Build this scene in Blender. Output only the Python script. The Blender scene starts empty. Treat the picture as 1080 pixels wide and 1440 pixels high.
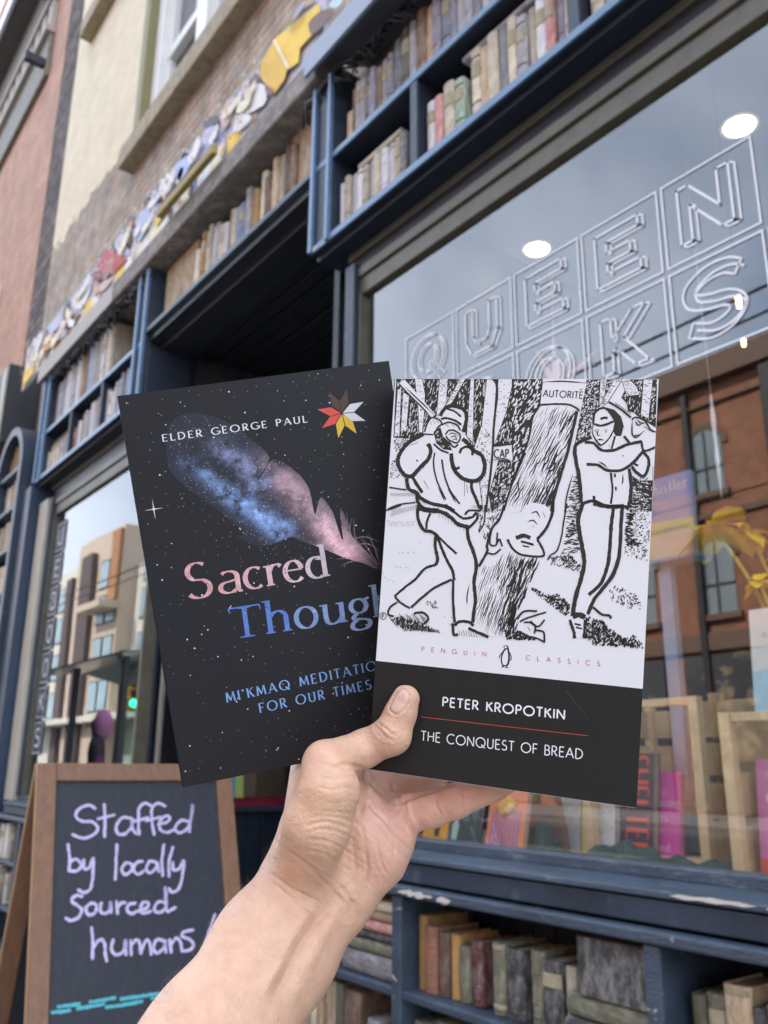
import bpy, bmesh, math, random
import numpy as np
from mathutils import Vector, Matrix
SC = bpy.context.scene
COL = SC.collection
PI = math.pi
# ------------------------------------------------------------ camera
CAM_LOC = Vector((0.0, -1.7, 1.2))
YAW, PITCH, ROLL = math.radians(52.775), math.radians(16.276), math.radians(0.435)
FPX = 1219.0                                     # focal length in pixels of a 1440 px tall frame
_f = Vector((-math.sin(YAW)*math.cos(PITCH), math.cos(YAW)*math.cos(PITCH), math.sin(PITCH)))
_r = Vector((math.cos(YAW), math.sin(YAW), 0)); _u = _r.cross(_f)
_r2 = _r*math.cos(ROLL)+_u*math.sin(ROLL); _u2 = -_r*math.sin(ROLL)+_u*math.cos(ROLL)
CAM_M = Matrix(((_r2.x, _u2.x, -_f.x, CAM_LOC.x), (_r2.y, _u2.y, -_f.y, CAM_LOC.y), (_r2.z, _u2.z, -_f.z, CAM_LOC.z), (0, 0, 0, 1)))
cd = bpy.data.cameras.new('camera'); cam = bpy.data.objects.new('camera', cd); COL.objects.link(cam)
cam.matrix_world = CAM_M; SC.camera = cam
cd.sensor_fit = 'VERTICAL'; cd.sensor_height = 36; cd.lens = 36*FPX/1440
cd.clip_start = 0.02; cd.clip_end = 600
cd.dof.use_dof = True; cd.dof.focus_distance = 0.425; cd.dof.aperture_fstop = 16
# ------------------------------------------------------------ world, sun, exposure
SUN_EL, SUN_AZ = math.radians(43), math.radians(-14)       # azimuth from +Y (behind the shop) towards +X
w = bpy.data.worlds.new('World'); SC.world = w; w.use_nodes = True
nt = w.node_tree; sky = nt.nodes.new('ShaderNodeTexSky'); sky.sky_type = 'NISHITA'; sky.sun_disc = False
sky.sun_elevation = SUN_EL; sky.sun_rotation = SUN_AZ; sky.air_density = 1.0; sky.dust_density = 2.6; sky.ozone_density = 1.0
bg = nt.nodes['Background']; bg.inputs['Strength'].default_value = 0.15
# thin bright cloud over the blue
gtc = nt.nodes.new('ShaderNodeTexCoord'); cn_ = nt.nodes.new('ShaderNodeTexNoise'); cn_.inputs['Scale'].default_value = 2.2; cn_.inputs['Detail'].default_value = 7; cn_.inputs['Roughness'].default_value = .55
cmap = nt.nodes.new('ShaderNodeMapRange'); cmap.inputs['From Min'].default_value = -.02; cmap.inputs['From Max'].default_value = .48; cmap.inputs['To Min'].default_value = .10; cmap.inputs['To Max'].default_value = .9
cmx = nt.nodes.new('ShaderNodeMix'); cmx.data_type = 'RGBA'; cmx.inputs['B'].default_value = (6.9, 7.6, 8.8, 1)
csp = nt.nodes.new('ShaderNodeSeparateXYZ'); cad = nt.nodes.new('ShaderNodeMath'); cad.operation = 'MULTIPLY_ADD'; cad.inputs[1].default_value = .55   # the cloud thins out over the far side of the street
nt.links.new(gtc.outputs['Generated'], cn_.inputs['Vector']); nt.links.new(gtc.outputs['Generated'], csp.inputs[0]); nt.links.new(csp.outputs['Y'], cad.inputs[0]); nt.links.new(cn_.outputs['Fac'], cad.inputs[2]); nt.links.new(cad.outputs[0], cmap.inputs['Value']); nt.links.new(cmap.outputs[0], cmx.inputs['Factor']); nt.links.new(sky.outputs[0], cmx.inputs['A'])
nt.links.new(cmx.outputs['Result'], bg.inputs['Color'])
sd = bpy.data.lights.new('sun', 'SUN'); sd.energy = 3.2; sd.angle = math.radians(0.5); sd.color = (1, .93, .83)
so = bpy.data.objects.new('sun', sd); COL.objects.link(so); so.location = (0, 8, 30)
sdir = Vector((math.sin(SUN_AZ)*math.cos(SUN_EL), math.cos(SUN_AZ)*math.cos(SUN_EL), math.sin(SUN_EL)))
so.rotation_euler = sdir.to_track_quat('Z', 'Y').to_euler()
SC.view_settings.view_transform = 'Standard'; SC.view_settings.look = 'None'; SC.view_settings.gamma = 1
SC.view_settings.exposure = 1.84
SC.cycles.use_denoising = True
SC.cycles.max_bounces = 8; SC.cycles.diffuse_bounces = 4; SC.cycles.glossy_bounces = 4; SC.cycles.transparent_max_bounces = 12
SC.cycles.sample_clamp_indirect = 4; SC.cycles.caustics_reflective = False; SC.cycles.caustics_refractive = False
# ------------------------------------------------------------ helpers
def hexc(h):
    h = h.lstrip('#'); v = [int(h[i:i+2], 16)/255 for i in (0, 2, 4)]
    return tuple(c/12.92 if c <= .04045 else ((c+.055)/1.055)**2.4 for c in v)
MATS = {}
def mat(name, col=(.5, .5, .5), rough=.6, var=.12, scale=6.0, bump=.0, bscale=40.0, spec=.5, metal=0.0, second=None, smix=(.45, .65), stretch=(1, 1, 1), coat=0.0, emit=None, estr=0.0, random_tint=0.0, distort=0.0):
    """Principled surface whose colour is broken up by two noises in object space; `second` adds worn patches."""
    if name in MATS: return MATS[name]
    m = bpy.data.materials.new(name); m.use_nodes = True; n = m.node_tree.nodes; l = m.node_tree.links
    b = n['Principled BSDF']; MATS[name] = m
    b.inputs['Roughness'].default_value = rough; b.inputs['Metallic'].default_value = metal
    b.inputs['Specular IOR Level'].default_value = spec; b.inputs['Coat Weight'].default_value = coat
    if emit:
        b.inputs['Emission Color'].default_value = (*emit, 1); b.inputs['Emission Strength'].default_value = estr
    tc = n.new('ShaderNodeTexCoord'); mp = n.new('ShaderNodeMapping'); mp.inputs['Scale'].default_value = stretch
    l.new(tc.outputs['Object'], mp.inputs['Vector'])
    no = n.new('ShaderNodeTexNoise'); no.inputs['Scale'].default_value = scale; no.inputs['Detail'].default_value = 6; no.inputs['Roughness'].default_value = .65
    no.inputs['Distortion'].default_value = distort
    l.new(mp.outputs[0], no.inputs['Vector'])
    rm = n.new('ShaderNodeMapRange'); rm.inputs['From Min'].default_value = .25; rm.inputs['From Max'].default_value = .75
    rm.inputs['To Min'].default_value = 1-var; rm.inputs['To Max'].default_value = 1+var
    l.new(no.outputs['Fac'], rm.inputs['Value'])
    mul = n.new('ShaderNodeMix'); mul.data_type = 'RGBA'; mul.blend_type = 'MULTIPLY'; mul.inputs['Factor'].default_value = 1
    mul.inputs['A'].default_value = (*col, 1); l.new(rm.outputs[0], mul.inputs['B'])
    out = mul.outputs['Result']
    if second:
        n2 = n.new('ShaderNodeTexNoise'); n2.inputs['Scale'].default_value = scale*2.7; n2.inputs['Detail'].default_value = 8; n2.inputs['Roughness'].default_value = .7
        l.new(mp.outputs[0], n2.inputs['Vector'])
        r2 = n.new('ShaderNodeMapRange'); r2.inputs['From Min'].default_value = smix[0]; r2.inputs['From Max'].default_value = smix[1]
        l.new(n2.outputs['Fac'], r2.inputs['Value'])
        mx = n.new('ShaderNodeMix'); mx.data_type = 'RGBA'; l.new(r2.outputs[0], mx.inputs['Factor']); l.new(out, mx.inputs['A']); mx.inputs['B'].default_value = (*second, 1)
        out = mx.outputs['Result']
    if random_tint:
        oi = n.new('ShaderNodeObjectInfo'); hs = n.new('ShaderNodeHueSaturation')
        rv = n.new('ShaderNodeMapRange'); rv.inputs['To Min'].default_value = 1-random_tint; rv.inputs['To Max'].default_value = 1+random_tint
        l.new(oi.outputs['Random'], rv.inputs['Value']); l.new(rv.outputs[0], hs.inputs['Value']); l.new(out, hs.inputs['Color']); out = hs.outputs[0]
    l.new(out, b.inputs['Base Color'])
    # uneven gloss
    rr = n.new('ShaderNodeMapRange'); rr.inputs['To Min'].default_value = max(.02, rough-.12); rr.inputs['To Max'].default_value = min(1, rough+.12)
    l.new(no.outputs['Fac'], rr.inputs['Value']); l.new(rr.outputs[0], b.inputs['Roughness'])
    if bump:
        nb = n.new('ShaderNodeTexNoise'); nb.inputs['Scale'].default_value = bscale; nb.inputs['Detail'].default_value = 5
        l.new(mp.outputs[0], nb.inputs['Vector'])
        bp = n.new('ShaderNodeBump'); bp.inputs['Strength'].default_value = bump; bp.inputs['Distance'].default_value = .01
        l.new(nb.outputs['Fac'], bp.inputs['Height']); l.new(bp.outputs[0], b.inputs['Normal'])
    return m
def brick_mat(name, c1, c2, mortar, bw=.21, bh=.075, ms=.008, bump=.6, rough=.85, mvar=.3, wash=None, axis='x', lower=None):
    """Brick courses in real size on a vertical wall (object space x or y with z)."""
    if name in MATS: return MATS[name]
    m = bpy.data.materials.new(name); m.use_nodes = True; n = m.node_tree.nodes; l = m.node_tree.links; MATS[name] = m
    b = n['Principled BSDF']; b.inputs['Roughness'].default_value = rough
    tc = n.new('ShaderNodeTexCoord'); sp = n.new('ShaderNodeSeparateXYZ'); cb = n.new('ShaderNodeCombineXYZ')
    l.new(tc.outputs['Object'], sp.inputs[0]); l.new(sp.outputs['X' if axis == 'x' else 'Y'], cb.inputs['X']); l.new(sp.outputs['Z'], cb.inputs['Y'])
    br = n.new('ShaderNodeTexBrick'); br.inputs['Scale'].default_value = 1; br.inputs['Brick Width'].default_value = bw; br.inputs['Row Height'].default_value = bh
    br.inputs['Mortar Size'].default_value = ms; br.inputs['Mortar Smooth'].default_value = .3; br.inputs['Bias'].default_value = 0
    br.inputs['Color1'].default_value = (*c1, 1); br.inputs['Color2'].default_value = (*c2, 1); br.inputs['Mortar'].default_value = (*mortar, 1)
    dn = n.new('ShaderNodeTexNoise'); dn.inputs['Scale'].default_value = 9; l.new(tc.outputs['Object'], dn.inputs['Vector'])
    va = n.new('ShaderNodeVectorMath'); va.operation = 'MULTIPLY_ADD'; va.inputs[1].default_value = (.012, .012, 0); l.new(dn.outputs['Color'], va.inputs[0]); l.new(cb.outputs[0], va.inputs[2])
    l.new(va.outputs[0], br.inputs['Vector'])
    no = n.new('ShaderNodeTexNoise'); no.inputs['Scale'].default_value = 3; no.inputs['Detail'].default_value = 8; no.inputs['Roughness'].default_value = .7; l.new(tc.outputs['Object'], no.inputs['Vector'])
    rm = n.new('ShaderNodeMapRange'); rm.inputs['From Min'].default_value = .25; rm.inputs['From Max'].default_value = .75; rm.inputs['To Min'].default_value = 1-mvar; rm.inputs['To Max'].default_value = 1+mvar
    l.new(no.outputs['Fac'], rm.inputs['Value'])
    mul = n.new('ShaderNodeMix'); mul.data_type = 'RGBA'; mul.blend_type = 'MULTIPLY'; mul.inputs['Factor'].default_value = 1
    l.new(br.outputs['Color'], mul.inputs['A']); l.new(rm.outputs[0], mul.inputs['B']); out = mul.outputs['Result']
    if wash:
        n2 = n.new('ShaderNodeTexNoise'); n2.inputs['Scale'].default_value = 1.3; n2.inputs['Detail'].default_value = 9; n2.inputs['Roughness'].default_value = .75; l.new(tc.outputs['Object'], n2.inputs['Vector'])
        r2 = n.new('ShaderNodeMapRange'); r2.inputs['From Min'].default_value = .45; r2.inputs['From Max'].default_value = .7; l.new(n2.outputs['Fac'], r2.inputs['Value'])
        mx = n.new('ShaderNodeMix'); mx.data_type = 'RGBA'; l.new(r2.outputs[0], mx.inputs['Factor']); l.new(out, mx.inputs['A']); mx.inputs['B'].default_value = (*wash, 1); out = mx.outputs['Result']
    if lower:                                                    # bare brick shows where the paint coat stops, in a ragged line at object height z0
        b2 = n.new('ShaderNodeTexBrick')
        for k in ('Scale', 'Brick Width', 'Row Height', 'Mortar Size', 'Mortar Smooth', 'Bias'): b2.inputs[k].default_value = br.inputs[k].default_value
        b2.inputs['Color1'].default_value = (*lower[0], 1); b2.inputs['Color2'].default_value = (*lower[1], 1); b2.inputs['Mortar'].default_value = (*lower[2], 1); l.new(va.outputs[0], b2.inputs['Vector'])
        n3 = n.new('ShaderNodeTexNoise'); n3.inputs['Scale'].default_value = 5; n3.inputs['Detail'].default_value = 7; n3.inputs['Roughness'].default_value = .7; l.new(tc.outputs['Object'], n3.inputs['Vector'])
        zz = n.new('ShaderNodeMath'); zz.operation = 'MULTIPLY_ADD'; zz.inputs[1].default_value = lower[4]; l.new(n3.outputs['Fac'], zz.inputs[0]); l.new(sp.outputs['Z'], zz.inputs[2])
        r3 = n.new('ShaderNodeMapRange'); r3.inputs['From Min'].default_value = lower[3]+lower[4]*.5-.012; r3.inputs['From Max'].default_value = lower[3]+lower[4]*.5+.012; l.new(zz.outputs[0], r3.inputs['Value'])
        n4 = n.new('ShaderNodeMix'); n4.data_type = 'RGBA'; n4.blend_type = 'MULTIPLY'; n4.inputs['Factor'].default_value = 1; l.new(b2.outputs['Color'], n4.inputs['A']); r4 = n.new('ShaderNodeMapRange'); r4.inputs['From Min'].default_value = .3; r4.inputs['From Max'].default_value = .7; r4.inputs['To Min'].default_value = .55; r4.inputs['To Max'].default_value = 1.5; l.new(n3.outputs['Fac'], r4.inputs['Value']); l.new(r4.outputs[0], n4.inputs['B'])
        mx3 = n.new('ShaderNodeMix'); mx3.data_type = 'RGBA'; l.new(r3.outputs[0], mx3.inputs['Factor']); l.new(n4.outputs['Result'], mx3.inputs['A']); l.new(out, mx3.inputs['B']); out = mx3.outputs['Result']
    l.new(out, b.inputs['Base Color'])
    bp = n.new('ShaderNodeBump'); bp.inputs['Strength'].default_value = bump; bp.inputs['Distance'].default_value = .012
    ad = n.new('ShaderNodeMath'); ad.operation = 'MULTIPLY_ADD'; ad.inputs[1].default_value = -1; l.new(br.outputs['Fac'], ad.inputs[0]); l.new(no.outputs['Fac'], ad.inputs[2])
    l.new(ad.outputs[0], bp.inputs['Height']); l.new(bp.outputs[0], b.inputs['Normal'])
    return m
def glass_mat(name, ior=1.6, tint=(.93, .95, .94)):
    """Window glass: clear film with Fresnel mirror on the side that faces the ray."""
    if name in MATS: return MATS[name]
    m = bpy.data.materials.new(name); m.use_nodes = True; n = m.node_tree.nodes; l = m.node_tree.links; MATS[name] = m
    n.remove(n['Principled BSDF']); o = n['Material Output']
    fr = n.new('ShaderNodeFresnel'); fr.inputs['IOR'].default_value = ior
    ge = n.new('ShaderNodeNewGeometry'); iv = n.new('ShaderNodeMath'); iv.operation = 'SUBTRACT'; iv.inputs[0].default_value = 1; l.new(ge.outputs['Backfacing'], iv.inputs[1])
    mu = n.new('ShaderNodeMath'); mu.operation = 'MULTIPLY'; l.new(fr.outputs[0], mu.inputs[0]); l.new(iv.outputs[0], mu.inputs[1])
    nz = n.new('ShaderNodeTexNoise'); nz.inputs['Scale'].default_value = 1.1; nz.inputs['Detail'].default_value = 1; tc = n.new('ShaderNodeTexCoord'); l.new(tc.outputs['Object'], nz.inputs['Vector'])
    bp = n.new('ShaderNodeBump'); bp.inputs['Strength'].default_value = .05; bp.inputs['Distance'].default_value = .02; l.new(nz.outputs['Fac'], bp.inputs['Height'])
    t = n.new('ShaderNodeBsdfTransparent'); t.inputs['Color'].default_value = (*tint, 1)
    g = n.new('ShaderNodeBsdfGlossy'); g.inputs['Roughness'].default_value = 0.0; l.new(bp.outputs[0], g.inputs['Normal'])
    mx = n.new('ShaderNodeMixShader'); l.new(mu.outputs[0], mx.inputs['Fac']); l.new(t.outputs[0], mx.inputs[1]); l.new(g.outputs[0], mx.inputs[2])
    l.new(mx.outputs[0], o.inputs['Surface'])
    return m
class MB:
    """Collects verts and faces of one mesh."""
    def __init__(s): s.v = []; s.f = []; s.mi = []; s.sm = []
    def add(s, vs, fs, mi=0, smooth=False):
        o = len(s.v); s.v += [tuple(p) for p in vs]
        for f in fs: s.f.append([i+o for i in f]); s.mi.append(mi); s.sm.append(smooth)
        return s
    def box(s, x0, x1, y0, y1, z0, z1, mi=0, M=None, j=0.0):
        vs = [Vector((x, y, z)) for x in (x0, x1) for y in (y0, y1) for z in (z0, z1)]
        if M is not None: vs = [M @ v for v in vs]
        return s.add(vs, [(0, 1, 3, 2), (4, 6, 7, 5), (0, 4, 5, 1), (2, 3, 7, 6), (0, 2, 6, 4), (1, 5, 7, 3)], mi)
    def prism(s, pts, a, b, fn, mi=0):
        """pts 2-D outline, extruded a..b through fn(u, v, w) -> xyz."""
        n = len(pts); vs = [fn(u, v, a) for u, v in pts]+[fn(u, v, b) for u, v in pts]
        fs = [tuple(range(n))[::-1], tuple(range(n, 2*n))]+[(i, (i+1) % n, (i+1) % n+n, i+n) for i in range(n)]
        return s.add(vs, fs, mi)
    def tube(s, pts, r, seg=8, mi=0, cap=True, smooth=True):
        pts = [Vector(p) for p in pts]; n = len(pts); rr = r if isinstance(r, (list, tuple)) else [r]*n
        vs = []; up = Vector((0, 0, 1))
        for i, p in enumerate(pts):
            d = (pts[min(i+1, n-1)]-pts[max(i-1, 0)]).normalized()
            a = d.cross(up);
            if a.length < 1e-3: a = d.cross(Vector((1, 0, 0)))
            a.normalize(); b = a.cross(d)
            for k in range(seg):
                t = 2*PI*k/seg; vs.append(p+(a*math.cos(t)+b*math.sin(t))*rr[i])
        fs = [(i*seg+k, i*seg+(k+1) % seg, (i+1)*seg+(k+1) % seg, (i+1)*seg+k) for i in range(n-1) for k in range(seg)]
        s.add(vs, fs, mi, smooth)
        if cap:
            o = len(s.v)-n*seg
            s.f += [[o+k for k in range(seg)], [o+(n-1)*seg+k for k in range(seg)][::-1]]; s.mi += [mi, mi]; s.sm += [False, False]
        return s
    def build(s, name, mats, parent=None, bevel=0.0, seg=2, fix=True):
        me = bpy.data.meshes.new(name); me.from_pydata(s.v, [], s.f)
        for m in (mats if isinstance(mats, (list, tuple)) else [mats]): me.materials.append(m)
        me.polygons.foreach_set('material_index', s.mi); me.polygons.foreach_set('use_smooth', s.sm)
        if fix:
            bm = bmesh.new(); bm.from_mesh(me); bmesh.ops.recalc_face_normals(bm, faces=bm.faces); bm.to_mesh(me); bm.free()
        me.update()
        o = bpy.data.objects.new(name, me); COL.objects.link(o)
        if parent: o.parent = parent
        if bevel:
            md = o.modifiers.new('edge', 'BEVEL'); md.width = bevel; md.segments = seg; md.limit_method = 'ANGLE'; md.angle_limit = math.radians(40)
        return o
def tag(o, label=None, cat=None, group=None, kind=None):
    if label: o['label'] = label
    if cat: o['category'] = cat
    if group: o['group'] = group
    if kind: o['kind'] = kind
    return o
def thing(name, label, cat, loc=(0, 0, 0), rotz=0, group=None):
    o = bpy.data.objects.new(name, None); COL.objects.link(o); o.location = loc; o.rotation_euler = (0, 0, rotz); o.empty_display_size = .1
    return tag(o, label, cat, group)
def spline(pts, k=6, closed=False):
    """Catmull-Rom through 2-D or 3-D points."""
    P = [np.array(p, float) for p in pts]
    if len(P) < 3 and not closed: return [tuple(p) for p in P]
    out = []; n = len(P)
    for i in range(n if closed else n-1):
        p0 = P[(i-1) % n] if (closed or i > 0) else P[0]*2-P[1]; p1 = P[i]; p2 = P[(i+1) % n]
        p3 = P[(i+2) % n] if (closed or i+2 < n) else P[n-1]*2-P[n-2]
        for t in np.arange(k)/k:
            out.append(tuple(.5*((2*p1)+(-p0+p2)*t+(2*p0-5*p1+4*p2-p3)*t*t+(-p0+3*p1-3*p2+p3)*t**3)))
    if not closed: out.append(tuple(P[-1]))
    return out
def ribbon(mb, pts, w, fn, mi=0, rough=0.0, rng=None, closed=False, taper=False):
    """Flat stroke along 2-D pts; w a number or list; fn(u, v) -> xyz."""
    P = np.array(pts, float); n = len(P)
    if n < 2: return
    d = np.roll(P, -1, 0)-np.roll(P, 1, 0)
    if not closed: d[0] = P[1]-P[0]; d[-1] = P[-1]-P[-2]
    L = np.linalg.norm(d, axis=1, keepdims=True); L[L == 0] = 1; nrm = np.stack([-d[:, 1], d[:, 0]], 1)/L
    W = np.full(n, w, float) if np.isscalar(w) else np.array(w, float)
    if taper: W = W*np.clip(np.minimum(np.arange(n), np.arange(n)[::-1])/max(1, n*.25), .35, 1)
    a = W/2; b = W/2
    if rough and rng is not None: a = a*(1+rng.uniform(-rough, rough, n)); b = b*(1+rng.uniform(-rough, rough, n))
    A = P+nrm*a[:, None]; B = P-nrm*b[:, None]
    vs = [fn(*p) for p in A]+[fn(*p) for p in B]
    fs = [(i, (i+1) % n, (i+1) % n+n, i+n) for i in range(n if closed else n-1)]
    mb.add(vs, fs, mi)
def cap_disc(mb, c, r, fn, mi=0, seg=8):
    mb.add([fn(c[0]+r*math.cos(2*PI*i/seg), c[1]+r*math.sin(2*PI*i/seg)) for i in range(seg)], [tuple(range(seg))], mi)
# ------------------------------------------------------------ stroke lettering (capitals, lower case): every glyph is (width, strokes)
def arc(cx, cy, rx, ry, a0, a1, n=14):
    return [(cx+rx*math.cos(math.radians(a0+(a1-a0)*i/n)), cy+ry*math.sin(math.radians(a0+(a1-a0)*i/n))) for i in range(n+1)]
CAPS = {
 'A': (.72, [[(0, 0), (.36, 1)], [(.36, 1), (.72, 0)], [(.13, .34), (.59, .34)]]),
 'B': (.52, [[(.05, 0), (.05, 1)], [(.05, 1), (.25, 1)]+arc(.25, .76, .2, .24, 90, -90)+[(.05, .52)], [(.05, .52), (.27, .52)]+arc(.27, .26, .23, .26, 90, -90)+[(.05, 0)]]),
 'C': (.78, [arc(.46, .5, .44, .5, 48, 312, 24)]),
 'D': (.72, [[(.05, 0), (.05, 1)], [(.05, 1), (.2, 1)]+arc(.2, .5, .48, .5, 90, -90, 20)+[(.05, 0)]]),
 'E': (.5, [[(.05, 0), (.05, 1)], [(.05, 1), (.46, 1)], [(.05, .52), (.42, .52)], [(.05, 0), (.47, 0)]]),
 'F': (.47, [[(.05, 0), (.05, 1)], [(.05, 1), (.45, 1)], [(.05, .52), (.4, .52)]]),
 'G': (.82, [arc(.47, .5, .45, .5, 48, 350, 24), [(.92-.01, .44), (.56, .44)]]),
 'H': (.66, [[(.05, 0), (.05, 1)], [(.61, 0), (.61, 1)], [(.05, .52), (.61, .52)]]),
 'I': (.1, [[(.05, 0), (.05, 1)]]),
 'K': (.58, [[(.05, 0), (.05, 1)], [(.53, 1), (.06, .48)], [(.2, .6), (.58, 0)]]),
 'L': (.45, [[(.05, 0), (.05, 1)], [(.05, 0), (.44, 0)]]),
 'M': (.86, [[(.04, 0), (.12, 1)], [(.12, 1), (.43, .12)], [(.43, .12), (.74, 1)], [(.74, 1), (.82, 0)]]),
 'N': (.72, [[(.05, 0), (.05, 1)], [(.05, 1), (.67, 0)], [(.67, 0), (.67, 1)]]),
 'O': (.98, [arc(.49, .5, .46, .5, 90, 450, 28)]),
 'P': (.52, [[(.05, 0), (.05, 1)], [(.05, 1), (.25, 1)]+arc(.25, .74, .23, .26, 90, -90)+[(.05, .48)]]),
 'Q': (1.0, [arc(.49, .5, .46, .5, 90, 450, 28), [(.58, .3), (.95, -.06)]]),
 'R': (.56, [[(.05, 0), (.05, 1)], [(.05, 1), (.25, 1)]+arc(.25, .74, .22, .26, 90, -90)+[(.05, .48)], [(.22, .48), (.55, 0)]]),
 'S': (.52, [arc(.27, .755, .21, .245, 45, 250, 14)+arc(.25, .26, .24, .26, 68, -150, 16)]),
 'T': (.54, [[(.27, 0), (.27, 1)], [(.0, 1), (.54, 1)]]),
 'U': (.64, [[(.05, 1), (.05, .3)]+arc(.32, .28, .27, .28, 180, 360)+[(.59, .3), (.59, 1)]]),
 "'": (.12, [[(.06, 1), (.05, .78)]]),
 'W': (.95, [[(.0, 1), (.24, 0)], [(.24, 0), (.47, .9)], [(.47, .9), (.71, 0)], [(.71, 0), (.95, 1)]]),
 'V': (.66, [[(.0, 1), (.33, 0)], [(.33, 0), (.66, 1)]]),
 'Y': (.6, [[(.0, 1), (.3, .48)], [(.6, 1), (.3, .48)], [(.3, .48), (.3, 0)]]),
 'X': (.6, [[(.0, 1), (.6, 0)], [(.6, 1), (0, 0)]]),
 'Z': (.56, [[(.02, 1), (.54, 1)], [(.54, 1), (.02, 0)], [(.02, 0), (.55, 0)]]),
 'a': (.5, [arc(.25, .47, .19, .17, 140, 0, 10)+[(.44, .4), (.44, .06), (.52, .0)], [(.44, .38), (.28, .34)]+arc(.22, .165, .18, .165, 100, 300, 12)+[(.44, .12)]]),
 'c': (.5, [arc(.29, .32, .25, .32, 50, 310, 20)]),
 'd': (.56, [arc(.27, .32, .23, .32, 60, 300, 18), [(.46, 1.0), (.46, .0)]]),
 'e': (.52, [[(.07, .36), (.46, .36)]+arc(.28, .34, .2, .3, 5, 100, 8)+arc(.29, .32, .25, .32, 100, 318, 16)]),
 'g': (.52, [arc(.24, .42, .18, .21, 90, 450, 20), [(.36, .58), (.5, .64)], [(.2, .2), (.1, .1), (.14, .02), (.36, .0), (.47, -.1), (.4, -.26), (.2, -.31), (.05, -.22), (.08, -.08), (.2, .0)]]),
 'h': (.58, [[(.09, 0), (.09, 1.0)], [(.09, .46), (.2, .6), (.34, .64), (.46, .54), (.48, .4), (.48, 0)]]),
 'o': (.56, [arc(.28, .32, .24, .32, 90, 450, 24)]),
 'r': (.42, [[(.09, 0), (.09, .62)], [(.09, .42), (.2, .6), (.34, .62), (.4, .54)]]),
 'u': (.58, [[(.09, .62), (.09, .2), (.14, .05), (.26, .0), (.4, .08), (.48, .2)], [(.48, .62), (.48, 0)]]),
 'i': (.2, [[(.1, 0), (.1, .62)], [(.1, .84), (.1, .9)]]), 's': (.4, [arc(.21, .48, .15, .15, 45, 250, 10)+arc(.19, .16, .16, .16, 68, -150, 12)]),
 't': (.36, [[(.16, .9), (.16, .1), (.24, 0), (.34, .05)], [(.02, .62), (.32, .62)]]), 'l': (.18, [[(.09, 0), (.09, 1)]]),
 'n': (.58, [[(.09, 0), (.09, .62)], [(.09, .46), (.2, .6), (.34, .64), (.46, .54), (.48, .4), (.48, 0)]]), 'm': (.86, [[(.09, 0), (.09, .62)], [(.09, .46), (.2, .6), (.3, .63), (.4, .5), (.42, 0)], [(.42, .46), (.54, .6), (.65, .63), (.75, .5), (.77, 0)]]),
 'f': (.36, [[(.34, .94), (.26, 1), (.16, .9), (.15, 0)], [(.02, .62), (.3, .62)]]), 'v': (.48, [[(.02, .62), (.24, 0)], [(.24, 0), (.46, .62)]]), 'k': (.5, [[(.09, 0), (.09, 1)], [(.44, .62), (.1, .26)], [(.2, .36), (.48, 0)]]), 'p': (.56, [[(.09, -.3), (.09, .62)], arc(.29, .32, .22, .32, 120, -120, 18)]),
 'b': (.56, [[(.09, 0), (.09, 1)], arc(.29, .32, .22, .32, 120, -120, 18)]), 'y': (.5, [[(.02, .62), (.25, 0)], [(.48, .62), (.14, -.3)]]), ' ': (.35, []), '!': (.14, [[(.07, 1), (.07, .3)], [(.07, .06), (.07, 0)]])}
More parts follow.
